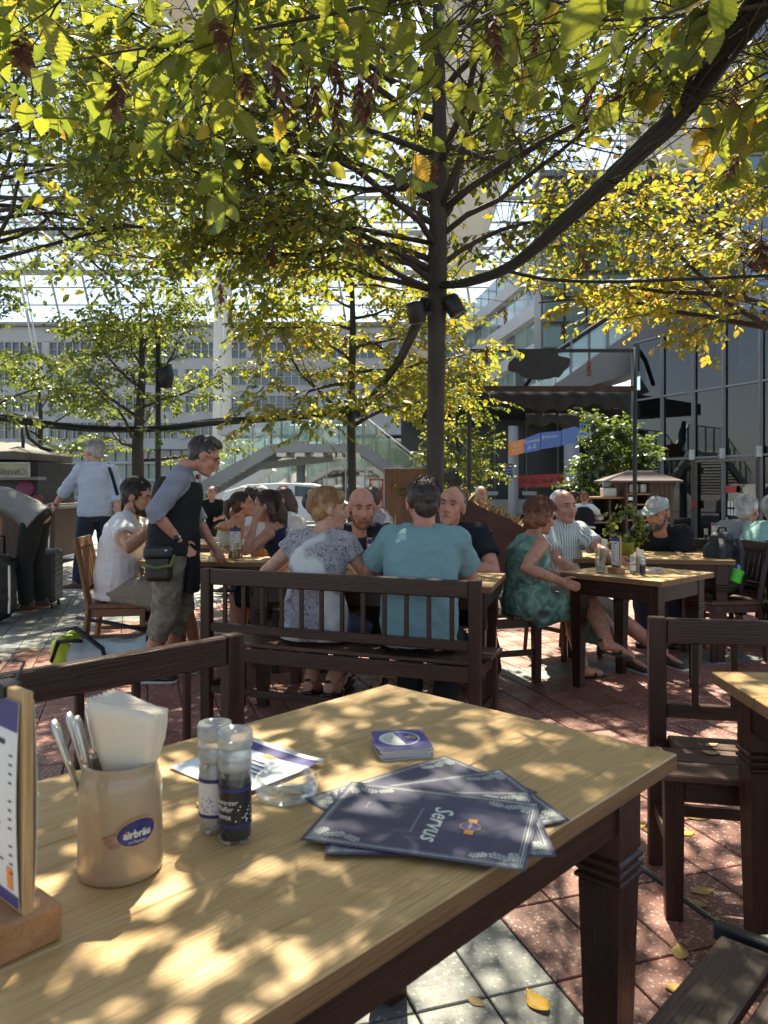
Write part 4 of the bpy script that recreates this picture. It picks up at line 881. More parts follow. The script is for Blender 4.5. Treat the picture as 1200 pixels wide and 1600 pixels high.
    if hair:
        mb = MB(); st = hair['style']; E2 = lambda c, r_, nu=12: mb.ell(hp(c), Vector(r_)*hk, h3, nu, 8)
        fo, tx = 0.006, CURL
        if st in ('short', 'crop', 'receding'):
            bk = 0.0 if st != 'receding' else -0.03; g_ = 0.004 if st != 'short' else 0.011
            E2((0,-0.024+bk,0.036), (0.078+g_*0.6,0.096+g_,0.086+g_)); E2((0,-0.062,-0.018), (0.060+g_*0.5,0.044+g_*0.5,0.062))
            for sg in (-1, 1): E2((sg*0.070,-0.018,0.015), (0.012+g_*0.5,0.034,0.040))
        elif st == 'bob':
            E2((0,-0.026,0.045), (0.094,0.104,0.094)); E2((0,-0.055,-0.03), (0.084,0.062,0.085))
            for sg in (-1, 1): E2((sg*0.072,-0.012,-0.005), (0.028,0.045,0.075))
            E2((0,0.045,0.098), (0.062,0.046,0.034)); E2((0.03,0.066,0.085), (0.035,0.028,0.026)); fo = 0.024
        elif st == 'quiff':
            E2((0,-0.024,0.038), (0.081,0.100,0.090)); E2((0,-0.062,-0.015), (0.058,0.044,0.058)); E2((0,0.024,0.112), (0.058,0.060,0.026)); E2((0,0.0,0.125), (0.06,0.06,0.025)); fo = 0.016
        elif st in ('long', 'updo', 'pony'):
            E2((0,-0.024,0.040), (0.083,0.101,0.091)); E2((0,-0.05,-0.01), (0.074,0.06,0.075))
            for sg in (-1, 1): E2((sg*0.070,-0.024,0.02), (0.017,0.045,0.05))
            if st == 'long':
                mb.tube([hp((0,-0.06,0.02)), hp((0,-0.085,-0.06)), hp((0,-0.082,-0.15)), hp((0.0,-0.07,-0.24))], [0.076*hk,0.078*hk,0.070*hk,0.035*hk], 12, flat=0.62)
                for sg in (-1, 1): mb.tube([hp((sg*0.058,-0.04,0.02)), hp((sg*0.068,-0.045,-0.06)), hp((sg*0.062,-0.045,-0.15))], [0.032*hk,0.034*hk,0.018*hk], 10)
            if st == 'updo': E2((0,-0.098,0.02), (0.052,0.040,0.064)); E2((0,-0.09,0.075), (0.05,0.045,0.035)); E2((0.045,0.052,0.075), (0.030,0.028,0.040))
            if st == 'pony': mb.tube([hp((0,-0.10,0.05)), hp((0,-0.15,0.03)), hp((0,-0.16,-0.06)), hp((0,-0.14,-0.14))], [0.03*hk,0.036*hk,0.032*hk,0.012*hk], 10)
            fo = 0.008
        hair_o = grow(mb, 'hair', hair['mat'], o, max(0.0075, vox*0.85), 1, fo, tx)
        if vox < 0.0105 and st != 'receding':                                # loose strands over the mass of hair
            rr = random.Random(int(px*7+d*100)); sm = MB(); lo = {'crop': 0.3, 'receding': 0.35, 'short': 0.5, 'quiff': 0.6, 'bob': 0.9, 'long': 1.3, 'updo': 0.9, 'pony': 0.9}[st]; big = {'bob': 1.12, 'short': 1.05, 'quiff': 1.05}.get(st, 1.0)
            for q_ in range(300):
                a = rr.uniform(0, 2*PI); th = rr.uniform(0.05, 1.25); back = 0.5-0.5*math.sin(a)
                if st == 'receding' and th < 0.9: continue
                pts = []; wig = rr.uniform(-0.35,0.35)
                for j in range(5):
                    t2 = th+lo*j/4*(0.55+0.75*back); t2 = min(t2, 1.35+0.75*back); aa = a+wig*j/4*(1.8 if st == 'bob' else 0.6); lift = 1.0+0.03*math.sin(PI*j/4)+(0.05*math.sin(j*2.2+q_) if st == 'bob' else 0)
                    p_ = Vector((math.sin(t2)*math.cos(aa)*0.083*big, -0.024+math.sin(t2)*math.sin(aa)*0.099*big, 0.040+math.cos(t2)*0.090*big))*1.0; c_ = Vector((0,-0.024,0.04)); p_ = c_+(p_-c_)*lift*1.015
                    if p_.y > 0.060 and p_.z < 0.085: break
                    if t2 > 1.5 and st == 'long': p_.z -= 0.05*(j/4)
                    pts.append(hp(p_))
                if len(pts) > 2: sm.tube(pts, [0.0016*hk]*(len(pts)-1)+[0.0006*hk], 3, cap=False)
            if sm.v: so = sm.build('hair_strands', hair['mat'], hair_o, True); so['kind'] = 'stuff'
    if beard:
        mb = MB(); E2 = lambda c, r_: mb.ell(hp(c), Vector(r_)*hk, h3, 12, 8)
        E2((0,0.050,-0.084), (0.049,0.045,0.036)); E2((0,0.076,-0.098), (0.028,0.024,0.024)); mb.tube([hp((-0.03,0.078,-0.064)), hp((0,0.094,-0.047)), hp((0.03,0.078,-0.064))], [0.008*hk,0.0085*hk,0.008*hk], 8)
        for sg in (-1, 1): mb.tube([hp((sg*0.066,0.008,-0.022)), hp((sg*0.060,0.022,-0.055)), hp((sg*0.046,0.05,-0.082))], [0.005*hk,0.009*hk,0.013*hk], 8)
        grow(mb, 'beard', beard, o, 0.0075, 1, 0.004, CURL)
    if face:
        for sg in (-1, 1):
            mb = MB(); mb.ell(hp((sg*0.031,0.0815,0.012)), Vector((0.0125,0.0055,0.0042))*hk, h3, 10, 6); eye_o = mb.build('eye', plain('eye_white', (0.36,0.31,0.27), 0.3), o, True)
            mb = MB(); mb.ell(hp((sg*0.031,0.0862,0.012)), Vector((0.0058,0.0030,0.0042))*hk, h3, 8, 6); mb.build('iris', plain('iris_dark', (0.03,0.02,0.015), 0.2), eye_o, True)
            mb = MB(); mb.tube([hp((sg*0.013,0.094,0.030)), hp((sg*0.032,0.090,0.037)), hp((sg*0.050,0.078,0.030))], [0.0035*hk,0.0045*hk,0.003*hk], 6); mb.build('eyebrow', plain('brow_brown', (0.09,0.05,0.03), 0.7) if not hair or hair['mat'] in (WHITEH, GREYH) else hair['mat'], o, True)
        mb = MB(); mb.tube([hp((-0.024,0.087,-0.0615)), hp((0,0.0975,-0.058)), hp((0.024,0.087,-0.0615))], [0.003*hk,0.0066*hk,0.003*hk], 8, flat=0.9); mb.build('lips', plain('lip', (0.36,0.13,0.10), 0.4), o, True)
    if extra: extra(dict(o=o, hp=hp, hk=hk, h3=h3, P=P, SH=SH, ARM=ARM, LEG=LEG, k=k, frame=frame, loc=loc, nd=nd, T=T))
    return o
def glasses(c, m, lensm, up_=0.0, fw=0.0):
    lenses = []; mb = MB(); hp, hk = c['hp'], c['hk']
    for sg in (-1, 1):
        pts = [hp((sg*0.033+0.023*math.cos(a), 0.103+fw, 0.008+up_+0.016*math.sin(a))) for a in [2*PI*j/10 for j in range(11)]]; mb.tube(pts, 0.0018*hk, 5, cap=False)
        mb.tube([hp((sg*0.056,0.100+fw,0.014+up_)), hp((sg*0.078,0.03,0.014+up_)), hp((sg*0.084,-0.02,0.006+up_))], 0.0018*hk, 5)
        ln = MB(); ln.add([hp((sg*0.033+0.022*math.cos(a), 0.103+fw, 0.008+up_+0.015*math.sin(a))) for a in [2*PI*j/10 for j in range(10)]], [tuple(range(10))]); lenses.append(ln)
    mb.tube([hp((-0.01,0.104+fw,0.012+up_)), hp((0.01,0.104+fw,0.012+up_))], 0.0016*hk, 5); fr_o = mb.build('glasses_frame', m, c['o'])
    for ln in lenses: ln.build('lens', lensm, fr_o)
# ---------------------------------------------------------------- who sits and stands where
LENS = glass_thin('spectacle_lens', (0.9,0.92,0.92), 0.06); GFRAME = plain('spectacle_frame', (0.02,0.015,0.012), 0.35)
BR_DARK = hairm('hair_dark', (0.020,0.012,0.008)); BR = hairm('hair_brown', (0.055,0.028,0.015)); BLOND = hairm('hair_blonde', (0.34,0.19,0.075)); GREYH = hairm('hair_grey', (0.36,0.34,0.31)); AUB = hairm('hair_auburn', (0.19,0.068,0.03)); SALTP = hairm('hair_dark_grey', (0.065,0.055,0.048))
WHITEH = hairm('hair_white', (0.55,0.53,0.50)); REDB = hairm('beard_red', (0.20,0.085,0.035))
JEANS = cloth('blue_jeans', (0.030,0.040,0.072)); DARKJ = cloth('dark_jeans', (0.020,0.022,0.022)); LTJ = cloth('pale_jeans', (0.13,0.17,0.24)); BLACKC = cloth('black_cloth', (0.012,0.013,0.016)); KHAKI = cloth('khaki_cloth', (0.25,0.21,0.155))
BSHOE = mat('brown_suede', (0.07,0.045,0.032), 0.8); SOLE = mat('pale_sole', (0.5,0.47,0.40), 0.6); BLSHOE = mat('black_leather', (0.012,0.011,0.010), 0.4); GUM = mat('gum_sole', (0.30,0.15,0.06), 0.6); WSTR = mat('white_leather', (0.7,0.69,0.66), 0.5)
def at_px_on_line(px, c, dvec):          # point of a floor line seen at this pixel column
    t = (px-600)/F; s_ = (c.x-t*c.y)/(t*dvec.y-dvec.x); return c+dvec*s_
# 1 bent man at the left edge
def trainer_stripes(c):
    for (h_, kn, an, fd) in c['LEG']:
        sidev = Vector((fd.y,-fd.x,0)).normalized()
        for s_ in (-1, 1):
            for j in range(3):
                p_ = an+fd*(0.045+0.028*j)-Vector((0,0,0.03))+sidev*s_*0.049
                MB().bar(p_-Vector((0,0,0.022))+fd*0.012, p_+Vector((0,0,0.022))-fd*0.012, 0.012, 0.006, fd).build('shoe_stripe', WSTR, c['o'])
person('man in grey t-shirt and dark jeans bending over his luggage at the left edge', 56, 7.5, 95, H=1.88, lean=52, curl=38, pitch=30, sk=SK_FAIR, hands=(W(-6,905,7.3), W(-14,900,7.7)),
       feet=(G(30,962)+Vector((0.06,0,0.08)), G(60,956)+Vector((0.02,0,0.08))), top=dict(mat=cloth('heather_grey', (0.22,0.22,0.21)), sleeve=0.26, t0=0.06, hem=(0.07,0.20,0.16)), bottom=dict(mat=DARKJ, len=0.99, infl=0.018), shoes=dict(mat=BSHOE, sole=GUM), hair=dict(style='short', mat=BR), face=False, extra=trainer_stripes)
# 2 man in pale blue shirt
def shoulder_bag(c):
    f_ = c['frame']; a = c['SH'][1]+Vector((-0.035,-0.015,0.085)); pts = [a+Vector((0,0.10,-0.03)), a, a+Vector((0.03,-0.145,-0.12)), a+Vector((0.09,-0.19,-0.35)), a+Vector((0.16,-0.12,-0.50))]
    MB().tube(pts, 0.018, 8, flat=0.35).build('bag_strap', BLACKC, c['o'], True)
    p_ = a+Vector((0.17,-0.02,-0.60)); grow(MB().box(p_, (0.10,0.30,0.24), None, 0.03), 'shoulder_bag', BLACKC, c['o'], 0.014, 3, 0.01)
    wr = c['ARM'][0][2]; d_ = (c['ARM'][0][2]-c['ARM'][0][1]).normalized(); MB().tube([wr-d_*0.025, wr-d_*0.002], 0.033, 12).build('wrist_watch', BLACKP, c['o'], True)
person('grey haired man standing in a pale blue shirt and dark jeans with a shoulder bag', 150, 8.85, 22, H=1.88, lean=3, curl=4, yaw=42, pitch=6, sk=SK_FAIR, hands=(W(84,792,9.05), W(186,822,8.75)), poles=((-0.5,-0.6,-0.5),(1,-0.5,-0.2)), feet=(G(120,930)+Vector((0,0,0.08)), G(160,925)+Vector((0.02,0,0.08))),
       top=dict(mat=cloth('pale_blue_shirt', (0.46,0.51,0.60), 0.06), sleeve=0.66, t0=-0.08, infl=0.024, collar=True, folds=0.022), bottom=dict(mat=JEANS, len=0.98), shoes=dict(mat=BSHOE, sole=SOLE), hair=dict(style='short', mat=GREYH), fat=1.08, extra=shoulder_bag, footdirs=(-62,-30))
# 3 man in white t-shirt eating
person('dark haired bearded man in a white t-shirt eating at the left table', 0, 5.74, -84, x=-2.0, H=1.80, seat=0.455, lean=3, curl=16, pitch=14, yaw=-16, sk=SK_TAN, hands=(W(258,842,5.95), W(243,818,5.50)), poles=((-0.6,-0.2,-0.8),(1,0.1,-0.75)), feet=(Vector((-1.45,5.92,0.08)), Vector((-1.50,5.52,0.08))),
       top=dict(mat=cloth('white_tee', (0.66,0.645,0.61), 0.04), sleeve=0.27, t0=-0.08, infl=0.026, folds=0.022, hem=(0.05,0.205,0.165)), bottom=dict(mat=KHAKI, len=0.5, infl=0.024, flare=0.02, name='shorts'), shoes=dict(mat=BLSHOE, sole=SOLE), hair=dict(style='short', mat=BR_DARK), beard=BR_DARK, fat=1.32, wide=1.1, vox=0.008)
# 4 waiter in a vest
def waiter_kit(c):
    o, k, fr_ = c['o'], c['k'], c['frame']; mb = MB(); rs = []
    for t_, a, b_ in ((-0.10,0.215,0.168),(0.06,0.212,0.165),(0.22,0.205,0.160),(0.42,0.190,0.152),(0.62,0.180,0.158),(0.78,0.158,0.155),(0.90,0.118,0.130)):
        p_, u_, v_, ax = fr_(t_); rs.append(ring(p_, u_, v_, a*k+0.012, b_*k+0.012, 20))
    mb.loft(rs)
    for s_ in (0, 1): mb.tube([c['P'][3]*0.55+c['SH'][s_]*0.45+Vector((0,-0.01,0.02)), c['SH'][s_]*0.62+c['P'][3]*0.38-Vector((0,0,0.05))], [0.06,0.07], 10)
    grow(mb, 'vest', cloth('charcoal_vest', (0.018,0.018,0.019)), o, 0.012, 4, 0.014)
    p_, u_, v_, ax = fr_(0.0); ap = MB(); ap.loft([ring(p_+v_*0.10+Vector((0,0.02,z_)), u_, v_, a, 0.055, 16) for z_, a in ((0.12,0.12),(-0.02,0.15),(-0.20,0.15),(-0.30,0.13))]); grow(ap, 'apron', BLACKC, o, 0.014, 3, 0.02)
    q_ = p_+u_*0.20*k+v_*(-0.02)+Vector((0,0,-0.02)); LEA = mat('brown_leather_pouch', (0.030,0.018,0.013), 0.38, bump=0.2)
    grow(MB().box(q_+Vector((0.02,-0.05,-0.09)), (0.09,0.17,0.20), None, 0.02), 'waiter_pouch', LEA, o, 0.01, 3)
    grow(MB().box(q_+Vector((0.022,-0.05,-0.005)), (0.105,0.185,0.10), None, 0.02), 'pouch_flap', mat('black_pouch_leather', (0.012,0.012,0.012), 0.35), o, 0.01, 2)
    MB().tube([q_+Vector((0.075,-0.145,-0.075)), q_+Vector((0.085,-0.06,-0.10)), q_+Vector((0.08,0.03,-0.085)), q_+Vector((0.06,0.05,-0.02))], 0.012, 8).build('green_cord', mat('olive_cord', (0.12,0.15,0.04), 0.8), o, True)
    MB().lathe([(0,0),(0.010,0),(0.008,0.004),(0,0.005)], 10, Matrix.Translation(q_+Vector((0.076,0.0,0.01))) @ Matrix.Rotation(PI/2, 4, 'Y')).build('press_stud', STEEL, o, True)
    el, wr = c['ARM'][1][1], c['ARM'][1][2]; d_ = (wr-el).normalized(); ws_ = MB().tube([wr-d_*0.045, wr-d_*0.022], 0.031, 14).build('watch_strap', STEEL, o, True)
    MB().tube([wr-d_*0.034+Vector((0.026,0,0)), wr-d_*0.034+Vector((0.036,0,0))], 0.018, 14).build('watch_face', GFRAME, ws_, True)
    n_, _, vv, _2 = fr_(0.98); 
    for s_ in (-1, 1): MB().ell(n_+vv*0.105+Vector((s_*0.022,0.0,0.0)), (0.024,0.014,0.018)).build('bow_tie', mat('red_satin', (0.45,0.02,0.025), 0.4), o, True)
    glasses(c, GFRAME, LENS)
person('waiter in charcoal vest and camouflage capri trousers standing with a belt pouch', 271, 5.12, -80, H=1.71, fem=True, lean=2, curl=9, pitch=26, headfwd=0.075, sk=SK_RED, hands=(W(338,862,5.35), W(281,846,4.95)), poles=((-0.4,-0.6,-0.6),(0.5,-0.7,0.0)), feet=(G(262,1052)+Vector((0,0,0.075)), G(228,1066)+Vector((0,0,0.075))),
       top=dict(mat=cloth('fine_grey_shirt', (0.235,0.245,0.285), 0.12), sleeve=0.58, t0=-0.08, infl=0.020, collar=True, flare=0.02), bottom=dict(mat=patterned('camouflage', [(0.36,(0.145,0.13,0.09)),(0.5,(0.20,0.18,0.125)),(0.64,(0.26,0.24,0.175))], 14, 1.0, 4), len=0.72, infl=0.028, folds=0.03, name='capri_trousers'), shoes=dict(mat=BLSHOE, sole=SOLE), hair=dict(style='quiff', mat=SALTP), fat=1.12, wide=1.08, vox=0.008, extra=waiter_kit, footdirs=(5,5))
# 5 woman with bare shoulders
person('woman with bare shoulders and tied brown hair resting her chin on her hands', 343, 7.25, -88, H=1.68, fem=True, seat=0.44, lean=14, curl=18, pitch=-4, yaw=6, sk=SK_TAN, hands=(W(358,812,7.35), W(361,815,7.10)), poles=((-0.3,0.2,-1),(0.5,0.3,-1)), top=dict(mat=cloth('sage_top', (0.35,0.38,0.30)), sleeve=0, t1=0.72, yoke=False, infl=0.012), bottom=dict(mat=JEANS, len=0.9), hair=dict(style='pony', mat=BR), vox=0.01)
# 6 dark haired woman, hand at her nose
def sunglasses_up(c): glasses(c, GFRAME, plain('dark_lens', (0.02,0.02,0.02), 0.1), 0.088, -0.035); MB().ell(c['hp']((0.02,-0.105,0.06)), (0.035,0.02,0.03)).build('hair_clip', GFRAME, c['o'], True)
person('woman with long dark hair and sunglasses on her head holding a hand to her nose', 459, 5.78, 84, H=1.68, fem=True, seat=0.455, lean=12, curl=16, pitch=6, yaw=8, sk=SK_TAN, hands=(W(399,812,5.52), W(418,866,5.95)), poles=((-0.2,0.25,-1),(0.5,0,-1)), feet=(Vector((-1.1,5.75,0.08)), Vector((-1.12,5.95,0.08))), top=dict(mat=cloth('navy_tank', (0.018,0.022,0.045)), sleeve=0, t1=0.90, yoke=False, infl=0.012), bottom=dict(mat=BLACKC, len=0.5, name='shorts', infl=0.02), shoes=dict(mat=BLSHOE, sandal=True), hair=dict(style='long', mat=BR), vox=0.008, extra=sunglasses_up, grip=(1.1, 0.5))
# 7 blonde woman from behind
b7 = at_px_on_line(488, B2C, B2X)+B2Y*0.02
def claw_clip(c): MB().ell(c['hp']((-0.02,-0.128,0.03)), (0.034,0.02,0.045)).build('hair_clip', GFRAME, c['o'], True); MB().ell(c['hp']((0.08,0.0,-0.045)), 0.006).build('earring', STEEL, c['o'], True)
PAISLEY = patterned('paisley_blouse', [(0.40,(0.10,0.095,0.11)),(0.47,(0.42,0.40,0.41)),(0.52,(0.13,0.12,0.14)),(0.58,(0.50,0.48,0.47)),(0.66,(0.22,0.15,0.18))], 22, 3.5, 5, (4.2, [(0.50,(0,0,0)),(0.56,(1,1,1))], (0.58,0.585,0.54)))
person('blonde woman in a paisley blouse sitting on the bench with her back turned', 0, b7.y, -20, x=b7.x, H=1.70, fem=True, seat=0.455, lean=6, curl=16, yaw=-62, pitch=6, sk=SK_FAIR, hands=(W(452,880,4.62), W(552,886,4.52)), poles=((-0.9,-0.2,-0.8),(0.9,-0.2,-0.8)), feet=(W(485,1063,4.35), W(517,1066,4.3)), top=dict(mat=PAISLEY, sleeve=0.17, t0=-0.08, infl=0.02, hem=(0.06,0.20,0.15), folds=0.02, name='blouse'), bottom=dict(mat=LTJ, len=0.9), shoes=dict(mat=BLSHOE, sandal=True), hair=dict(style='updo', mat=BLOND), fat=1.08, wide=1.05, vox=0.0075, extra=claw_clip)
# 9 man in teal t-shirt from behind
b9 = at_px_on_line(652, B2C, B2X)+B2Y*0.02
person('broad man in a teal t-shirt sitting on the bench with his back turned', 0, b9.y, -14, x=b9.x, H=1.80, seat=0.455, lean=8, curl=18, yaw=24, pitch=6, sk=SK_RED, hands=(W(622,884,4.45), W(690,884,4.42)), poles=((-0.9,-0.2,-0.8),(0.9,-0.1,-0.9)), feet=(W(640,1110,4.2), W(690,1110,4.15)), top=dict(mat=cloth('teal_tee', (0.18,0.30,0.31), 0.06), sleeve=0.33, t0=-0.08, infl=0.024, hem=(0.05,0.215,0.175), folds=0.024), bottom=dict(mat=DARKJ, len=0.95), shoes=dict(mat=BLSHOE), hair=dict(style='crop', mat=hairm('hair_ash_brown', (0.040,0.028,0.021))), fat=1.14, wide=1.06, vox=0.0075, extra=lambda c: glasses(c, GFRAME, LENS))
# 8 bearded bald man
person('bald man with a ginger beard in a navy shirt facing the camera across the table', 580, 5.38, 165, H=1.78, seat=0.45, lean=18, curl=18, yaw=26, pitch=10, sk=SK_RED, hands=(W(600,872,4.95), W(545,872,4.95)), feet=(Vector((-0.02,4.95,0.08)), Vector((-0.24,4.95,0.08))), top=dict(mat=cloth('navy_polo', (0.016,0.019,0.030)), sleeve=0.3, infl=0.02), bottom=dict(mat=DARKJ, len=0.95), shoes=dict(mat=BLSHOE), beard=REDB, fat=1.15, wide=1.06, vox=0.007)
# 10 bald man in polo
person('bald man in a black polo shirt leaning on the table beside the teal shirt man', 728, 5.30, 164, H=1.80, seat=0.45, lean=20, curl=18, yaw=-2, pitch=-6, side=6, roll=-6, sk=SK_RED, hands=(W(712,880,4.85), W(690,880,4.9)), poles=((-1,-0.1,-0.6),(0.6,-0.3,-0.7)), feet=(G(768,1072)+Vector((0,0,0.08)), G(700,1060)+Vector((0,0,0.08))), top=dict(mat=cloth('black_polo', (0.014,0.016,0.022)), sleeve=0.30, infl=0.022, collar=True), bottom=dict(mat=BLACKC, len=0.97, infl=0.02), shoes=dict(mat=BLSHOE), hair=dict(style='receding', mat=SALTP), fat=1.22, wide=1.08, vox=0.0075)
# 11 woman in green
BATIK = patterned('green_batik', [(0.30,(0.045,0.10,0.075)),(0.46,(0.12,0.235,0.175)),(0.56,(0.18,0.32,0.245)),(0.70,(0.30,0.46,0.36))], 11, 1.5, 8, (5.5, [(0.62,(0,0,0)),(0.72,(0.9,)*3)], (0.035,0.045,0.04)))
person('woman with auburn curls in a green batik dress sitting with crossed legs', 820, 5.18, -70, H=1.66, fem=True, seat=0.455, hiplift=-0.06, lean=-2, curl=20, yaw=0, pitch=16, sk=SK_TAN, hands=(W(905,905,5.15), W(876,908,4.88)), poles=((-0.6,-0.4,-0.7),(0.5,-0.7,-0.6)), feet=(G(910,1060)+Vector((0,0,0.07)), W(948,1002,4.80)), top=dict(mat=BATIK, sleeve=0, t1=0.98, yoke=False, infl=0.020, folds=0.02, name='dress_top'), bottom=dict(mat=BATIK, len=0.30, waist=0.22, skirt=0.9, infl=0.025, name='dress_skirt', folds=0.025), shoes=dict(mat=BLSHOE, sandal=True), hair=dict(style='bob', mat=AUB), fat=1.28, wide=1.06, vox=0.0075)
# 12 old man in striped shirt
chair('dark chair under the old man in the striped shirt', (1.40, 5.95), R(212), DARKV, SEATW, 0.80, 5)
person('old balding man in a pale striped short-sleeved shirt looking at the camera', 0, 5.86, 206, x=1.36, H=1.68, seat=0.455, hiplift=-0.03, lean=-16, curl=34, yaw=-8, pitch=2, roll=4, sk=SK_RED, hands=(W(968,880,5.45), W(905,897,5.40)), poles=((-0.7,-0.4,-0.7),(0.7,-0.4,-0.7)), feet=(G(1040,1040)+Vector((0,0,0.08)), G(985,1046)+Vector((0,0,0.08))), top=dict(mat=stripes('pale_stripe_shirt', (0.26,0.31,0.29), (0.62,0.63,0.58), 15), sleeve=0.40, t0=-0.08, infl=0.024, collar=True, folds=0.022, hem=(0.04,0.20,0.165)), bottom=dict(mat=KHAKI, len=0.46, infl=0.024, name='shorts'), shoes=dict(mat=BSHOE, sole=SOLE), hair=dict(style='receding', mat=WHITEH), fat=1.2, wide=1.05, vox=0.0075)
# 13 man in cap
def cap(c):
    hp, hk, h3, o = c['hp'], c['hk'], c['h3'], c['o']; CAPM = mat('grey_cap', (0.36,0.37,0.34), 0.8, bump=0.3, bscale=90)
    mb = MB(); mb.ell(hp((0,-0.014,0.060)), Vector((0.085,0.106,0.072))*hk, h3, 16, 10); grow(mb, 'cap_crown', CAPM, o, 0.008, 1)
    br = MB(); br.loft([[hp((math.sin(a)*rx, 0.06+math.cos(a)*ry, z_-0.28*max(0, math.cos(a)*ry-0.02)-1.2*(math.sin(a)*rx)**2)) for a in [2*PI*j/16 for j in range(16)]] for rx, ry, z_ in ((0.074,0.125,0.060),(0.076,0.127,0.068))]); br.v = [tuple(Vector(p_)) for p_ in br.v]; br.build('cap_brim', CAPM, o)
    me = text_mesh('N', 0.05, 0, bold=0.0012); me2 = text_mesh('Y', 0.05, 0, bold=0.0012)
    for m_ in (me, me2):
        for v in m_.vertices:
            p_ = v.co; a = p_.x/0.09; v.co = hp((math.sin(a)*0.085, -0.012+math.cos(a)*0.106-max(0, p_.y)*0.28, 0.085+p_.y))
        link_mesh('cap_emblem', m_, WHITEP, o)
person('bearded man in a grey cap and black t-shirt looking down at his table', 1040, 6.72, 152, H=1.80, seat=0.45, hiplift=-0.05, lean=22, curl=24, yaw=-16, pitch=14, sk=SK_TAN, hands=(W(1008,872,6.30), W(992,870,6.38)), poles=((-1,-0.2,-0.5),(0.8,-0.3,-0.7)), feet=(Vector((2.4,6.3,0.08)), Vector((2.15,6.35,0.08))), top=dict(mat=BLACKC, sleeve=0.34, infl=0.022), bottom=dict(mat=JEANS, len=0.95), shoes=dict(mat=BLSHOE), hair=dict(style='crop', mat=BR_DARK), beard=SALTP, fat=1.15, wide=1.1, vox=0.008, extra=cap)
chair('dark chair under the man in the grey cap', (2.50, 6.80), R(152), DARKV, SEATW, 0.84, 5)
# 14, 15 men at the right edge
person('old man with white hair and a grey t-shirt leaning over his table', 0, 6.80, -62, x=2.96, H=1.76, seat=0.455, lean=28, curl=26, pitch=8, yaw=4, sk=SK_RED, hands=(Vector((3.42,7.30,0.80)), Vector((3.55,7.05,0.80))), top=dict(mat=cloth('mid_grey_tee', (0.22,0.23,0.235)), sleeve=0.32, infl=0.02), bottom=dict(mat=JEANS, len=0.95), shoes=dict(mat=BLSHOE), hair=dict(style='short', mat=WHITEH), fat=1.15, vox=0.009, extra=lambda c: glasses(c, GFRAME, LENS))
person('balding man in a mint green shirt cut by the right edge', 0, 6.38, -62, x=3.02, H=1.76, seat=0.455, lean=26, curl=26, pitch=6, sk=SK_RED, hands=(Vector((3.50,6.85,0.80)), Vector((3.62,6.62,0.80))), top=dict(mat=cloth('mint_shirt', (0.25,0.42,0.37)), sleeve=0.34, infl=0.02), bottom=dict(mat=DARKJ, len=0.95), shoes=dict(mat=BLSHOE), hair=dict(style='receding', mat=GREYH), fat=1.15, vox=0.009)
# 16, 17 waitresses at the service hut
WHB = cloth('white_blouse', (0.62,0.61,0.58), 0.05)
def bodice(c):
    mb = MB(); mb.loft([ring(*c['frame'](t_)[:3], a, b_, 16) for t_, a, b_ in ((0.0,0.215,0.175),(0.3,0.195,0.165),(0.55,0.190,0.175),(0.78,0.165,0.165),(0.88,0.12,0.13))]); grow(mb, 'bodice', BLACKC, c['o'], 0.016, 2)
    mb = MB(); p_, u_, v_, ax = c['frame'](0.1); mb.loft([ring(p_+ax*z_, u_, v_, 0.218, 0.182, 16) for z_ in (-0.015,0.015)]); mb.build('apron_band', WHB, c['o'], True)
person('waitress in a black dress with white sleeves, her back turned, at the hut', 912, 14.6, -22, z0=-0.42, H=1.68, fem=True, lean=8, curl=8, pitch=14, hands=(W(896,812,14.9), W(938,806,15.0)), poles=((-0.8,-0.2,-0.6),(0.8,-0.2,-0.6)), top=dict(mat=WHB, sleeve=0.38, infl=0.02), bottom=dict(mat=BLACKC, len=0.4, skirt=1.0, name='skirt', folds=0.03), shoes=dict(mat=BLSHOE), hair=dict(style='short', mat=AUB), fat=1.1, vox=0.014, face=False, extra=bodice)
person('dark haired waitress in black half hidden behind her colleague', 891, 15.4, -60, z0=-0.42, H=1.68, fem=True, lean=4, curl=8, pitch=10, top=dict(mat=BLACKC, sleeve=0.35, infl=0.02), bottom=dict(mat=BLACKC, len=0.4, skirt=1.0, name='skirt', folds=0.03), shoes=dict(mat=BLSHOE), hair=dict(style='updo', mat=BR_DARK), vox=0.014, face=False)
# far guests
def far_guest(label, px, d, head, tm, hs, hm_, yaw=0, lean=12, sk=SK_RED, fem=False, **kw):
    x_ = (px-600)/F*d; a = R(head)
    chair('dark chair under the '+label, (x_+0.03*math.sin(a), d-0.03*math.cos(a)), a, DARKV, SEATW, 0.82, 4, 'chairs of the far guests')
    person(label, px, d, head, seat=0.455, H=1.72, fem=fem, lean=lean, curl=16, yaw=yaw, pitch=4, sk=sk, top=dict(mat=tm, sleeve=0.34, infl=0.02), bottom=dict(mat=DARKJ, len=0.95), shoes=dict(mat=BLSHOE), hair=dict(style=hs, mat=hm_), fat=1.15, vox=0.013, group='guests in the background', **kw)
CHECK = stripes('blue_check', (0.12,0.14,0.20), (0.30,0.33,0.38), 18)
far_guest('white haired guest in a blue checked shirt', 398, 11.2, 70, CHECK, 'short', WHITEH, 30)
far_guest('grey haired guest in a light blue shirt beside the checked shirt', 428, 11.9, 80, cloth('light_blue_shirt', (0.36,0.46,0.52)), 'short', GREYH, 0)
far_guest('guest drinking under the stair seen past the waiter', 336, 15.5, 175, BLACKC, 'crop', BR_DARK)
far_guest('guest in a white top behind the dark haired woman', 473, 7.6, 110, cloth('cream_top', (0.55,0.54,0.50)), 'long', BR, 0, fem=True, sk=SK_TAN)
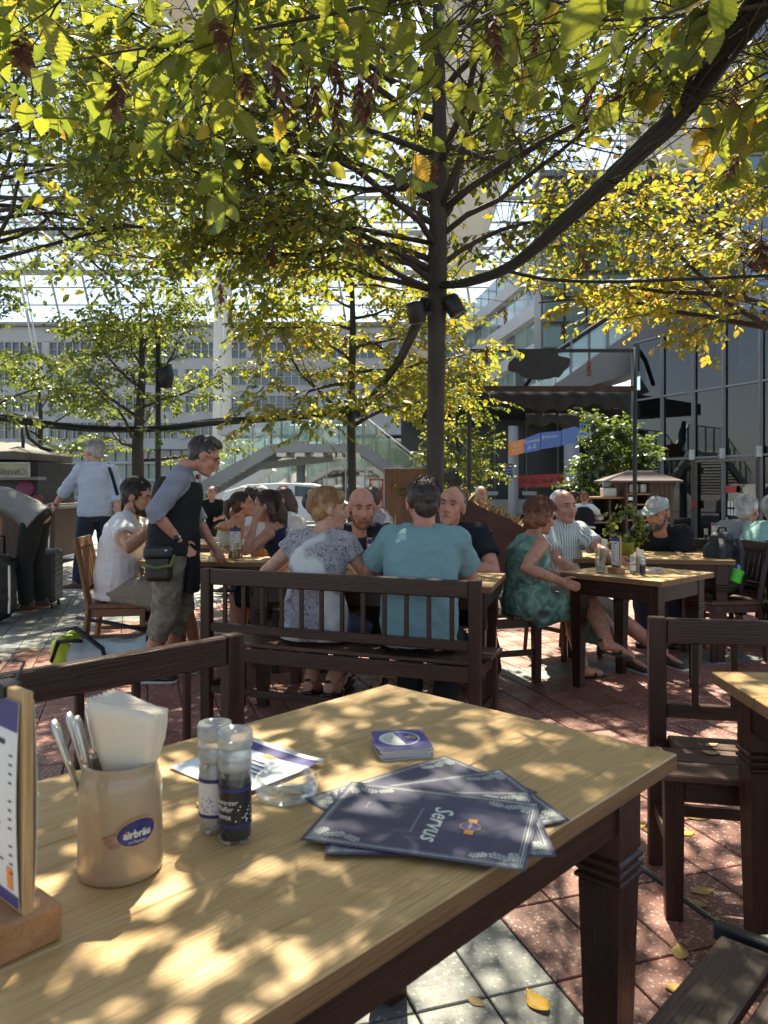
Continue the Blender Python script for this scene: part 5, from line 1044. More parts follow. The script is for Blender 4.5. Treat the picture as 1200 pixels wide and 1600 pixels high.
far_guest('guest in a patterned pale top just left of the teal man', 606, 8.3, 60, PAISLEY, 'short', SALTP, 0, fem=True, sk=SK_TAN)
far_guest('dark haired guest in a white shirt further left', 415, 9.4, 75, WHB, 'crop', BR_DARK, 0)
far_guest('guest in black with white cap behind the rusty planter', 742, 11.5, 200, BLACKC, 'crop', WHITEH)
# ---------------------------------------------------------------- airport forum: roof, terminals, bridge, glass hall
CONC = mat('pale_panel', (0.42,0.43,0.45), 0.55, var=0.07, vscale=0.6); STEELP = mat('grey_painted_steel', (0.20,0.205,0.205), 0.45, var=0.1, vscale=1.5); WHITEST = mat('white_painted_steel', (0.62,0.61,0.58), 0.45, var=0.06, vscale=0.7); LATT = mat('roof_steel', (0.30,0.30,0.29), 0.5, var=0.1, vscale=0.5)
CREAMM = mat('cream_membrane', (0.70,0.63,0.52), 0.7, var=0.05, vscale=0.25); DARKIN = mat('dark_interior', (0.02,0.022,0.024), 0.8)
ROOFG = glass_thin('roof_glass', (0.90,0.95,0.97), 0.015, 0.05, 0.015, (0.7,0.78,0.82), 0.12); FACG = glass_thin('facade_glass', (0.25,0.30,0.30), 0.30, 0.04); HALLG = glass_thin('hall_glass', (0.45,0.50,0.48), 0.05, 0.015, graze=0.35); BALG = glass_thin('railing_glass', (0.72,0.84,0.80), 0.10, 0.03, 0.12, (0.45,0.60,0.55))
WINM = mat('window_glass', (0.055,0.070,0.075), 0.08, var=0.5, vscale=0.35, spec=0.9); WINF = mat('window_frame', (0.45,0.46,0.47), 0.5); GREENG = mat('green_glass', (0.16,0.24,0.225), 0.12, var=0.35, vscale=0.4, spec=0.9); BLUEG = mat('blue_glass', (0.14,0.20,0.30), 0.06, var=0.4, vscale=0.5, spec=1.0)
RUST = mat('corten_steel', (0.050,0.024,0.017), 0.75, var=0.35, vscale=5, bump=0.3, bscale=50); BROWNP = wood('brown_partition', (0.13,0.055,0.028), (0.20,0.09,0.045), 2, 0.6, 0.5, 0.2); HUTW = wood('hut_boards', (0.055,0.030,0.020), (0.12,0.062,0.040), 2, 0.7, 0.6, 0.4); HUTR = mat('hut_roof_felt', (0.10,0.065,0.055), 0.8, var=0.25, bump=0.3, bscale=30)
# far terminal on the left
tb = thing('terminal_building', 'long pale terminal building with rows of windows behind the trees at left', 'building', (-20, 75, 0))
B((0,1.2,16.2), (82,2.0,1.5), None, 0.05).build('parapet', CONC, tb); B((0,1.0,17.05), (83,2.6,0.25)).build('cornice', STEELP, tb)
for k in range(4): B((0,1.2,13.3-k*2.62), (82,2.0,0.98)).build('spandrel', CONC, tb)
wu = MB(); wu.box((0,0.25,0), (0.70,0.05,1.62)); 
fu = MB()
for s_ in (-1, 1): fu.box((s_*0.345,0.12,0), (0.05,0.2,1.64)); fu.box((0,0.12,s_*0.80), (0.66,0.18,0.06))
fu.box((0,0.14,0.05), (0.66,0.12,0.05)); wme = wu.mesh('window'); wme.materials.append(WINM); fme = fu.mesh('frame'); fme.materials.append(WINF)
for r_ in range(4):
    for c_ in range(72): 
        if c_ % 9 != 8: link_mesh('frame', fme, None, link_mesh('window', wme, None, tb, (-19+c_*0.74, 0.15, 14.62-r_*2.62)))
        else: B((0,0,0), (0.7,0.5,1.62)).build('pier', CONC, tb, loc=(-19+c_*0.74, 0.3, 14.62-r_*2.62))
B((0,1.6,2.9), (82,0.3,5.8)).build('lower_glazing', GREENG, tb)
for k in range(4): B((0,1.2,5.35-k*1.7), (82,0.7,0.28 if k else 0.9)).build('floor_band', CONC, tb)
for k in range(46): B((0,0,0), (0.09,0.3,5.6)).build('mullion', WINF, tb, loc=(-20+k*1.1, 1.3, 2.8))
# glazed gable and lattice above it
gb = thing('glazed_gable', 'tall glass gable with steel bars closing the roof above the terminal', 'glass wall', (0, 75, 17.2))
for k in range(19): MB().bar((-44+k*3.1,0.2,0), (-44.9+k*3.1,-0.6,5.2), 0.16 if k % 3 else 0.3, 0.16).build('mullion', LATT, gb)
for z_ in (0.1,1.75,3.4,5.0): MB().bar((-46,-0.05-z_*0.12,z_), (14,-0.05-z_*0.12,z_), 0.1, 0.12).build('transom', LATT, gb)
for k in range(10): MB().tube([(-44+k*6.2,0.3,0.2), (-39+k*6.2,-0.4,5.0)], 0.03, 5).build('brace_cable', LATT, gb)
for k in range(18): MB().add([(-44+k*3.1,0.1,0.1),(-40.9+k*3.1,0.1,0.1),(-41.8+k*3.1,-0.7,5.1),(-44.9+k*3.1,-0.7,5.1)], [(0,1,2,3)]).build('pane', ROOFG, gb)
# roof over the forum
rf = thing('glass_roof', 'wide glass roof on a steel grid spanning the whole forum', 'roof', (0, 0, 0))
def roof_z(y): return float(np.interp(y, [-30,0,20,45,58,70,75], [26,29.5,31.2,30.2,27.6,24.4,22.2]))
RY = [-6+3.375*i for i in range(25)]; RX = [-43.2+3.2*i for i in range(25)]
for i_, x_ in enumerate(RX): MB().tube([(x_, y_, roof_z(y_)) for y_ in RY], 0.17 if i_ % 4 == 0 else 0.085, 5).build('rafter', LATT, rf)
for j_, y_ in enumerate(RY):
    MB().tube([(RX[0], y_, roof_z(y_)-0.1), (RX[-1], y_, roof_z(y_)-0.1)], 0.10 if j_ % 3 else 0.20, 5).build('purlin', LATT, rf)
off = MB()
for j_ in range(len(RY)-1):
    y0_, y1_ = RY[j_]+0.03, RY[j_+1]-0.03; q_ = MB().add([(0.04,y0_,roof_z(y0_)+0.12),(3.16,y0_,roof_z(y0_)+0.12),(3.16,y1_,roof_z(y1_)+0.12),(0.04,y1_,roof_z(y1_)+0.12)], [(0,1,2,3)]); me_ = q_.mesh('pane'); me_.materials.append(ROOFG)
    for x_ in RX[:-1]:
        px_, py_ = 600+F*(x_+1.6)/max(y0_,1), HZ-F*(roof_z(y0_)-CAM_H)/max(y0_,1)
        if y0_ > 20 and -80 < px_ < 1280 and -120 < py_: link_mesh('pane', me_, None, rf, (x_,0,0))
        else: off.add([(v_[0]+x_, v_[1], v_[2]) for v_ in q_.v], q_.f)
oo = off.build('outer_pane', ROOFG, rf); oo['kind'] = 'stuff'
for k in range(12):                                            # lattice girder along the gable side
    x0_ = -43+k*4.6; MB().bar((x0_,71.5,21.4), (x0_+4.6,70.2,24.2), 0.14, 0.14).build('lattice_bar', LATT, rf); MB().bar((x0_+4.6,71.5,21.4), (x0_,70.2,24.2), 0.12, 0.12).build('lattice_bar', LATT, rf)
for z_, y_, w_ in ((21.3,72,0.3),(22.2,71.6,0.12),(23.2,71,0.12),(24.5,70.4,0.45)): MB().bar((-45,y_,z_), (14,y_,z_), w_, w_).build('girder_chord', LATT, rf)
for k in range(6):
    MB().tube([(-47+k*9, 52, 27.4), (-43+k*9, 60, 25.9), (-39.5+k*9, 66, 23.9), (-37+k*9, 72, 21.5)], [0.16,0.2,0.22,0.2], 6).build('arch_rib', WHITEST, rf, True)
# masts and cream fins that carry the roof
def fin(label, px0, px1, pyb, tx0, tx1, pyt, d, th=1.0):
    t = thing('roof_fin', label, 'roof support', (0,0,0), 0, 'cream roof fins'); a, b_, c_, e_ = W(px0,pyb,d), W(px1,pyb,d), W(tx1,pyt,d-4), W(tx0,pyt,d-4)
    MB().loft([[a, b_, b_+Vector((0,th,0)), a+Vector((0,th,0))], [e_, c_, c_+Vector((0,th,0)), e_+Vector((0,th,0))]]).build('fin_panel', CREAMM, t); MB().tube([a, e_], 0.12, 6).build('edge_tube', WHITEST, t, True); MB().tube([b_, c_], 0.12, 6).build('edge_tube', WHITEST, t, True); return t
fin('broad cream roof fin rising behind the trunk of the large tree', 696, 738, 425, 690, 905, -60, 42)
fin('narrow cream roof fin behind the crown left of centre', 352, 372, 400, 270, 350, -40, 46)
fin('pale roof fin crossing the upper left corner behind the leaves', 296, 318, 60, 190, 262, -60, 40)
for px_, d_ in ((338,44),(352,46)):
    t = thing('roof_mast', 'slim white roof mast nearer the stair, left one' if px_ == 338 else 'slim white roof mast just right of its twin', 'mast', (W(px_,760,d_).x, d_, 0), 0, 'white roof masts'); MB().tube([(0,0,0),(0.1,0,9),(0.5,0,roof_z(d_))], [0.24,0.28,0.16], 10).build('shaft', WHITEST, t, True); MB().box((0,0,0.15), (0.9,0.9,0.3), None, 0.03).build('footing', CONC, t)
t = thing('stay_cables', 'pair of thin white stay cables running down at the far left', 'cable', (0,0,0)); 
for k in range(2): MB().tube([W(12+k*9,340,60), W(62+k*6,600,60)], 0.06, 5).build('cable', WHITEST, t)
# right hand buildings
rb = thing('office_block', 'office block with cream upper wall and dark window band at upper right', 'building', (0, 34, 0))
def rect(t, name, m, px0, px1, py0, py1, d, th=0.5, y0=34): a, b_ = W(px0,py1,d), W(px1,py0,d); return B(((a.x+b_.x)/2, d-y0+th/2, (a.z+b_.z)/2), (abs(b_.x-a.x), th, abs(b_.z-a.z))).build(name, m, t)
rect(rb, 'upper_wall', CREAMM, 1000, 1160, 60, 272, 34, 2.0); rect(rb, 'roof_edge', STEELP, 845, 1160, 266, 274, 33.8, 2.4); rect(rb, 'sill_band', STEELP, 845, 1160, 334, 344, 33.8, 2.4)
for k in range(9):
    rect(rb, 'window', WINM, 850+k*34, 881+k*34, 277, 304, 33.95, 0.2); rect(rb, 'window', WINM, 850+k*34, 881+k*34, 307, 331, 33.95, 0.2)
rect(rb, 'back_wall', STEELP, 845, 1160, 274, 560, 34.3, 1.5)
for r_ in range(5):
    for k in range(9): rect(rb, 'window', GREENG, 850+k*34, 881+k*34, 350+r_*40, 382+r_*40, 33.95, 0.2)
lb = thing('leaning_facade', 'receding office wall with slanting rows of windows right of the main trunk', 'building', (0,0,0)); A_, B_ = Vector((5.6,72,0)), Vector((10.2,38,0)); n_ = 16
for r_ in range(6):
    MB().bar(A_+Vector((0,0,2.2+r_*2.4)), B_+Vector((0,0,2.2+r_*2.4)), 0.5, 0.8).build('spandrel', CONC, lb)
    for k in range(n_):
        p_ = A_.lerp(B_, (k+0.5)/n_)+Vector((0.2,0,3.4+r_*2.4)); q_ = MB().bar(p_-(B_-A_)/n_*0.44, p_+(B_-A_)/n_*0.44, 0.08, 1.5).build('window', GREENG if (k+r_) % 3 else WINM, lb)
gt = thing('glass_tower', 'blue glass tower corner with steel mullions at the upper right edge', 'building', (9.35, 20.5, 0))
for r_ in range(14):
    for k in range(6): B((0,0,0), (1.16,0.05,1.36)).build('pane', BLUEG, gt, loc=(0.62+k*1.22+r_*-0.03+0.2, 0, 5.2+r_*1.42))
for r_ in range(15): MB().bar((0.15-r_*0.03,-0.04,4.48+r_*1.42), (7.5-r_*0.03,-0.04,4.48+r_*1.42), 0.1, 0.09).build('transom', STEELP, gt)
for k in range(7): MB().bar((0.2+k*1.22,-0.04,4.4), (-0.22+k*1.22,-0.04,24.5), 0.09, 0.09).build('mullion', STEELP, gt)
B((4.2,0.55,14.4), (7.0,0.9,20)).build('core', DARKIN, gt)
# glass hall with the door
hall = thing('glass_hall', 'dark glazed hall front with a door at the right', 'building', (0,0,0)); HA, HB = Vector((7.3,22.5,-0.42)), Vector((10.2,15.0,-0.42)); hd = (HB-HA); hl = hd.length; hx = hd.normalized(); hn = Vector((hx.y,-hx.x,0))
if hn.y > 0: hn = -hn
HT = 5.9; stops = [0, 0.155, 0.302, 0.43, 0.571, 0.75, 1.0]
def hp_(t_, z_, off=0.0): return HA+hd*t_+Vector((0,0,z_))+hn*off
for i_ in range(6):
    a, b_ = stops[i_], stops[i_+1]; door = i_ in (2, 3)
    for z0_, z1_ in ((0.0,2.45),(2.5,4.2),(4.24,HT)):
        MB().add([hp_(a+0.004,z0_), hp_(b_-0.004,z0_), hp_(b_-0.004,z1_), hp_(a+0.004,z1_)], [(0,1,2,3)]).build('pane', HALLG, hall)
for t_ in stops: MB().bar(hp_(t_,0,0.03), hp_(t_,HT,0.03), 0.07, 0.10).build('mullion', STEELP, hall)
for z_ in (2.47,4.22,HT): MB().bar(hp_(0,z_,0.02), hp_(1,z_,0.02), 0.07, 0.05).build('transom', STEELP, hall)
for t_ in (0.155,0.302,0.43,0.571): MB().box(hp_(t_,2.55,0.10), (0.14,0.1,0.26)).build('glass_clamp', STEEL, hall)
dt = MB().bar(hp_(0.31,0,0.05), hp_(0.31,2.4,0.05), 0.10, 0.14).bar(hp_(0.565,0,0.05), hp_(0.565,2.4,0.05), 0.08, 0.10).bar(hp_(0.31,2.38,0.05), hp_(0.565,2.38,0.05), 0.08, 0.08); df_ = dt.build('door_frame', mat('bronze_frame', (0.12,0.10,0.085), 0.4, 0.4), hall)
for i_ in range(2):
    for k in range(8): MB().bar(hp_(0.45+k*0.0125,1.28-i_*0.20,0.06), hp_(0.459+k*0.0125,1.28-i_*0.20,0.06), 0.004, 0.15).build('price_slip', PAPER, hall)
MB().bar(hp_(0.44,1.65,0.06), hp_(0.485,1.65,0.06), 0.004, 0.17).build('red_notice', mat('red_notice', (0.42,0.03,0.025), 0.5), hall); MB().box(hp_(0.318,1.25,0.14), (0.12,0.06,0.2), None, 0.01).build('alarm_box', mat('alarm_red', (0.30,0.03,0.025), 0.4), hall)
MB().bar(hp_(0.45,0.95,0.08), hp_(0.45,0.55,0.08), 0.05, 0.03).build('door_handle', STEEL, df_)
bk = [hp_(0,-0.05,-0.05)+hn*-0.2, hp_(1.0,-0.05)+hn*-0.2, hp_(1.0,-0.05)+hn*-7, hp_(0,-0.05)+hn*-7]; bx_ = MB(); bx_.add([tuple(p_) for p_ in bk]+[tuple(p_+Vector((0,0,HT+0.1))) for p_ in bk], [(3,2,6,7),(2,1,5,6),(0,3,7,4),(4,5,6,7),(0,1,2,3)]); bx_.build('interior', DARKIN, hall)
# escalator rising to the right in front of the office block
es = thing('escalator', 'grey escalator rising to the right above the glass hall', 'escalator', (0,0,0)); dE = 23.2
sidep = [(862,604),(1000,508),(1210,372),(1210,494),(1000,580),(892,612)]
MB().loft([[W(x_,y_,dE) for x_, y_ in sidep], [W(x_,y_,dE)+Vector((0.3,2.4,0)) for x_, y_ in sidep]]).build('truss', mat('escalator_cladding', (0.20,0.185,0.175), 0.5, var=0.06, vscale=0.6), es)
for off_ in (0.1, 2.2):
    MB().tube([W(840,590,dE)+Vector((0,off_,0)), W(866,552,dE)+Vector((0,off_,0)), W(1000,462,dE)+Vector((0,off_,0)), W(1210,322,dE)+Vector((0,off_,0))], 0.07, 8).build('handrail', BLACKP, es, True)
    for k in range(6):
        a = [(866+58*k, 556-38.5*k), (920+58*k, 520-38.5*k)]; MB().add([W(a[0][0],a[0][1],dE)+Vector((0,off_,0)), W(a[1][0],a[1][1],dE)+Vector((0,off_,0)), W(a[1][0],a[1][1]+44,dE)+Vector((0,off_,0)), W(a[0][0],a[0][1]+44,dE)+Vector((0,off_,0))], [(0,1,2,3)]).build('glass_panel', BALG, es)
        MB().bar(W(893+58*k,528-38.5*k,dE)+Vector((0,off_-0.05,0)), W(893+58*k,586-38.5*k,dE)+Vector((0,off_-0.05,0)), 0.05, 0.05).build('baluster', STEELP, es)
# entrance canopy with signs
for px_, r_ in ((802,0.16),(893,0.24)):
    t = thing('concrete_column', 'round grey column under the orange sign' if px_ == 802 else 'round grey column at the right end of the red banner', 'column', (W(px_,760,24).x, 24, -0.42), 0, 'entrance columns'); MB().tube([(0,0,0),(0,0,2.2),(0,0,3.6)], [r_,r_,r_], 16).build('shaft', CONC, t, True); MB().lathe([(0,0),(r_*1.3,0),(r_*1.3,0.12),(r_,0.14),(0,0.14)], 16).build('base_ring', STEELP, t, True)
BLUES = plain('sign_blue', (0.10,0.17,0.42), 0.35); ORS = plain('sign_orange', (0.85,0.25,0.03), 0.35); SIGNW = plain('sign_white', (0.7,0.7,0.7), 0.4); REDB_ = mat('banner_red', (0.46,0.05,0.03), 0.5, var=0.05); DKBLUE = plain('sign_dark_blue', (0.035,0.035,0.16), 0.35)
def sign_panel(label, name, pts, m, texts, tm, d, cat='sign', group=None):
    """pts: bottom-left, bottom-right, top-right, top-left as (px, py, dist)"""
    P4 = [W(*p_) for p_ in pts]; t = thing(name, label, cat, P4[0], 0, group); rel = [p_-P4[0] for p_ in P4]; th = Vector((0,0.12,0))
    MB().loft([rel, [p_+th for p_ in rel]]).build('panel', m, t); ex = (rel[1]-rel[0]); ey = (rel[3]-rel[0]); nn = ex.cross(ey).normalized()
    if nn.y > 0: nn = -nn
    for s_, u_, v_, size, sh in texts:
        M = Matrix((ex.normalized(), ey.normalized(), nn)).transposed().to_4x4(); M.translation = rel[0]+ex*u_+ey*v_+nn*0.015; lettering(s_, size, tm, t, M, shear=sh)
    return t
sign_panel('orange München Airport Center sign at the end of the canopy fascia', 'direction_sign', [(795,713,23.6),(818,708,22.6),(818,686,22.6),(795,692,23.6)], ORS, [('München', 0.60, 0.66, 0.13, 0), ('Airport Center', 0.58, 0.32, 0.105, 0)], SIGNW, 23, group='canopy signs')
sign_panel('blue sign panel next to the orange one reading A–E', 'direction_sign', [(818.6,708,22.55),(844,703,22.3),(844,676,22.3),(818.6,686,22.55)], BLUES, [('Terminal', 0.5, 0.74, 0.14, 0), ('A–E', 0.5, 0.32, 0.16, 0)], SIGNW, 23, group='canopy signs')
sign_panel('second blue sign panel of the canopy fascia', 'direction_sign', [(845,702,22.3),(877,697,22.1),(877,673,22.1),(845,676,22.3)], BLUES, [('P', 0.15, 0.66, 0.16, 0), ('Parken', 0.55, 0.66, 0.12, 0)], SIGNW, 23, group='canopy signs')
sign_panel('third blue sign panel of the canopy fascia behind the dark tree', 'direction_sign', [(878,696,22.1),(926,686,21.6),(926,652,21.6),(878,672,22.1)], BLUES, [], SIGNW, 23, group='canopy signs')
sign_panel('red banner with black SIXT lettering between the grey columns', 'banner', [(802,762,24.4),(886,760.5,24.2),(886,739.5,24.2),(802,743.5,24.4)], REDB_, [('ZU, AUF, ZU, AUF, ZU SIXT', 0.53, 0.5, 0.20, 0)], INK, 24, 'banner')
sign_panel('small dark blue notice sign on the column under the orange sign', 'notice_sign', [(788,748,23.3),(801,748,23.3),(801,724,23.3),(788,726,23.3)], DKBLUE, [('Terminal', 0.5, 0.66, 0.07, 0), ('Check-in', 0.5, 0.45, 0.06, 0), ('S-Bahn', 0.5, 0.2, 0.05, 0)], SIGNW, 23)
for k, (x_, lab) in enumerate(((357,'first blue hanging board by the white mast'),(377,'second blue hanging board by the stair'))): sign_panel(lab, 'information_board', [(x_-9,751,40),(x_+8,749,40),(x_+8,732,40),(x_-9,734,40)], BLUES, [('Abflug', 0.5, 0.6, 0.16, 0)], SIGNW, 40, group='blue information boards')
cv = thing('entrance_canopy', 'dark canopy and shop front under the blue signs', 'canopy', (0,0,0))
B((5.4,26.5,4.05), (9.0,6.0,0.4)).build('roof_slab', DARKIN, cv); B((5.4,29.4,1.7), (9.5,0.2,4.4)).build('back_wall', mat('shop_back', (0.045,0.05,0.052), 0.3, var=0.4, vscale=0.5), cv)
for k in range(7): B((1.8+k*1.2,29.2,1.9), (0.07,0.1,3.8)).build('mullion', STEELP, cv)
B((5.4,28.2,0.55), (4.6,0.6,0.55), None, 0.03).build('counter', mat('counter_white', (0.55,0.54,0.5), 0.5), cv)
for k in range(3): B((3.9+k*1.4,28.0,1.05), (0.5,0.1,0.14)).build('counter_screen', SIGNW, cv)
for k in range(4): MB().lathe([(0,0),(0.14,0),(0.14,0.04),(0,0.04)], 12, Matrix.Translation((3.6+k*1.3,24.6,3.80))).build('downlight', SIGNW, cv, True)
# beer garden frame with the dark cloud shaped sign
fm = thing('garden_gateway', 'dark metal frame with two crossbars and hanging banners at the garden entrance', 'gateway', (0,0,0)); dF = 12.0
for px_ in (733, 992): a = W(px_,760,dF); MB().tube([(a.x,dF,ground_z(a.x,dF)),(a.x,dF,W(px_,543,dF).z)], 0.035, 8).build('post', DARKMETAL, fm, True)
for py_, m_, w_ in ((548,DARKMETAL,0.05),(607,RUST,0.07)): MB().bar(W(733,py_,dF), W(992,py_,dF), w_, w_).build('crossbar', m_, fm)
for a in ((748,986,612,638),(822,905,646,668)): 
    p_, q_ = W(a[0],a[2],dF+0.3), W(a[1],a[3],dF+0.3); vb_ = MB(); nn_ = int((q_.x-p_.x)/0.05); vb_.add([(p_.x+(q_.x-p_.x)*i/nn_, dF+0.3+0.03*math.sin(i*1.1)*s_, (p_.z if s_ == 0 else q_.z+0.035*math.sin(i*0.9)+0.05*math.sin(i*0.23))) for i in range(nn_+1) for s_ in (0,1)], [(2*i,2*i+2,2*i+3,2*i+1) for i in range(nn_)]); vo_ = vb_.build('hanging_banner', mat('dark_canvas', (0.022,0.024,0.024), 0.8), fm, True); vm_ = vo_.modifiers.new('thickness', 'SOLIDIFY'); vm_.thickness = 0.008
cs_ = thing('cloud_sign', 'dark cloud shaped board hanging from the upper crossbar', 'sign', W(842,548,dF-0.08)); pts = []
for k in range(40):
    a = 2*PI*k/40; x_, z_ = 0.44*math.cos(a), 0.235*math.sin(a); pts.append((x_*(1.0+0.10*(abs(math.sin(a)) < 0.35)), min(0.0, z_*1.0-0.215+0.05*math.cos(3*a)*(abs(math.cos(a)) > 0.6))))
MB().prism(pts, -0.02, 0.02, Matrix.Rotation(PI/2, 4, 'X')).build('board', mat('sign_black', (0.020,0.021,0.022), 0.5), cs_)
for s_ in (-0.25,0.25): MB().tube([(s_,0,-0.02),(s_,0,0.02)], 0.012, 6).build('hook', DARKMETAL, cs_)
lp_ = thing('garden_lamp', 'small dark globe lamp on the frame post right of the trunk', 'lamp', W(733,590,dF-0.1)); MB().tube([(0,0.05,0.12),(-0.06,0,0.16),(-0.14,0,0.12),(-0.14,0,0.06)], 0.018, 8).build('arm', DARKMETAL, lp_, True); MB().ell((-0.14,0,-0.02), (0.11,0.11,0.10)).build('globe', mat('smoked_glass', (0.05,0.05,0.055), 0.2), lp_, True)
# footbridge with stairs
fbz = W(485,697,26).z; br = thing('footbridge', 'grey steel footbridge with stairs and glass railings in the middle distance', 'bridge', (0,26,0)); bx0, bx1 = W(433,0,26).x, W(567,0,26).x
B(((bx0+bx1)/2,0,fbz-0.13), (bx1-bx0,2.6,0.26)).build('deck', STEELP, br)
for s_, (xa, pxe) in ((-1, (bx0, 300)), (1, (bx1, 668))):
    xe = W(pxe,0,26).x; ze = 0.9; n_ = 14
    for yy in (-1.3, 1.3): MB().bar((xa,yy,fbz-0.16), (xe,yy,ze), 0.12, 0.34).build('stringer', STEELP, br)
    for k in range(n_):
        f_ = (k+0.5)/n_; B((0,0,0), (abs(xe-xa)/n_*0.86,2.46,0.06)).build('tread', mat('tread_stone', (0.40,0.40,0.38), 0.6), br, loc=(xa+(xe-xa)*f_, 0, fbz+(ze-fbz)*f_))
    for yy in (-1.25, 1.25):
        MB().tube([(xa,yy,fbz+1.0),(xe,yy,ze+1.0)], 0.035, 6).build('handrail', STEEL, br)
        for k in range(5):
            f0, f1 = k/5+0.01, (k+1)/5-0.01; z0_, z1_ = fbz+(ze-fbz)*f0, fbz+(ze-fbz)*f1; MB().add([(xa+(xe-xa)*f0,yy,z0_+0.08),(xa+(xe-xa)*f1,yy,z1_+0.08),(xa+(xe-xa)*f1,yy,z1_+0.92),(xa+(xe-xa)*f0,yy,z0_+0.92)], [(0,1,2,3)]).build('glass_panel', BALG, br)
            MB().bar((xa+(xe-xa)*f0,yy,z0_), (xa+(xe-xa)*f0,yy,z0_+1.0), 0.05, 0.05).build('railing_post', STEELP, br)
for yy in (-1.25, 1.25):
    MB().tube([(bx0,yy,fbz+1.0),(bx1,yy,fbz+1.0)], 0.035, 6).build('handrail', STEEL, br)
    for k in range(4): x_ = bx0+(bx1-bx0)*k/4; MB().add([(x_+0.04,yy,fbz+0.08),(x_+(bx1-bx0)/4-0.04,yy,fbz+0.08),(x_+(bx1-bx0)/4-0.04,yy,fbz+0.92),(x_+0.04,yy,fbz+0.92)], [(0,1,2,3)]).build('glass_panel', BALG, br); MB().bar((x_,yy,fbz), (x_,yy,fbz+1.0), 0.05, 0.05).build('railing_post', STEELP, br)
for k in range(5): B((0,0,0), (0.3,2.4,0.12)).build('cross_beam', WHITEST, br, loc=(bx0+0.3+k*0.6, 0, fbz-0.33))
MB().tube([(W(470,0,26).x,0,0),(W(470,0,26).x,0,fbz-0.3)], 0.15, 12).build('pier', STEELP, br, True); MB().bar((W(400,0,26).x,0,fbz-0.7), (W(520,0,26).x,0,fbz-0.42), 0.3, 0.24).build('main_girder', STEELP, br)
ue = thing('upper_stair', 'upper stair with glass railing climbing behind the footbridge', 'stairs', (0,30,0)); p_, q_ = W(455,692,30)-Vector((0,30,0)), W(560,655,30)-Vector((0,30,0))
MB().bar(p_, q_, 1.6, 0.3).build('stringer', STEELP, ue); MB().tube([p_+Vector((0,-0.8,0.95)), q_+Vector((0,-0.8,0.95))], 0.04, 6).build('handrail', STEEL, ue); MB().add([p_+Vector((0,-0.8,0.2)), q_+Vector((0,-0.8,0.2)), q_+Vector((0,-0.8,0.9)), p_+Vector((0,-0.8,0.9))], [(0,1,2,3)]).build('glass_panel', BALG, ue)
sl_ = thing('glass_ramp', 'slanting glass balustrade of an escalator under the footbridge', 'escalator', (0,33,0)); p_, q_ = W(345,775,33)-Vector((0,33,0)), W(425,728,33)-Vector((0,33,0))
MB().bar(p_, q_, 1.2, 0.5).build('truss', WHITEST, sl_); MB().add([p_+Vector((0,-0.7,0.3)), q_+Vector((0,-0.7,0.3)), q_+Vector((0,-0.7,1.3)), p_+Vector((0,-0.7,1.3))], [(0,1,2,3)]).build('glass_panel', BALG, sl_); MB().tube([p_+Vector((0,-0.7,1.33)), q_+Vector((0,-0.7,1.33))], 0.06, 6).build('handrail', STEEL, sl_)
# shop fronts behind the bridge
sf = thing('shop_front', 'row of glazed shop fronts behind the footbridge', 'shop', (0,40,0)); B((0,1.4,2.0), (17,0.3,4.2)).build('back_wall', GREENG, sf); B((0,0.4,4.25), (17,2.4,0.6)).build('fascia', CONC, sf)
for k in range(17): B((-8+k*1.0,0.1,2.0), (0.07,0.12,4.0)).build('mullion', WINF, sf)
for k in range(16): 
    B((-7.5+k*1.0,0.1,1.9), (0.92,0.02,3.8)).build('pane', FACG, sf)
    if k % 3 == 0: B((-7.5+k*1.0,0.9,1.2), (0.7,0.4,0.8+0.3*(k % 2)), None, 0.05).build('display', [ORS, SIGNW, BLUES][k//3 % 3], sf)
# white van
vn = thing('white_van', 'white van with a red flash parked behind the dark haired woman', 'van', (W(455,0,23).x, 23, 0)); VW = mat('white_car_paint', (0.70,0.70,0.69), 0.25, var=0.03)
sec = [(-1.9,0.35,0.95),(-1.85,0.3,1.15),(-1.2,0.3,1.35),(-0.3,0.3,1.40),(0.7,0.3,1.38),(1.25,0.3,1.22),(1.6,0.3,0.85),(1.9,0.32,0.75)]
vb = MB().loft([[Vector((x_,yy*0.8*(1 if z_ == 0 else 0.92),zb if z_ == 0 else zt)) for yy, z_ in ((-1,0),(1,0),(1,1),(-1,1))] for x_, zb, zt in sec]).build('body', VW, vn); bv = vb.modifiers.new('round', 'BEVEL'); bv.width = 0.12; bv.segments = 3; autosmooth(vb)
for x_ in (-1.2, 1.25):
    for yy in (-0.72, 0.72): wl_ = MB().lathe([(0,-0.09),(0.2,-0.09),(0.31,-0.08),(0.31,0.08),(0.2,0.1),(0,0.1)], 16, Matrix.Translation((x_,yy,0.31)) @ Matrix.Rotation(PI/2, 4, 'X')).build('wheel', BLSHOE, vn, True)
MB().add([(0.2,-0.80,1.02),(1.2,-0.80,0.98),(1.0,-0.77,1.25),(0.2,-0.77,1.32)], [(0,1,2,3)]).build('window', WINM, vn); MB().add([(-0.5,-0.81,1.0),(-0.25,-0.81,1.0),(0.0,-0.78,1.32),(-0.22,-0.78,1.32)], [(0,1,2,3)]).build('red_flash', REDB_, vn)
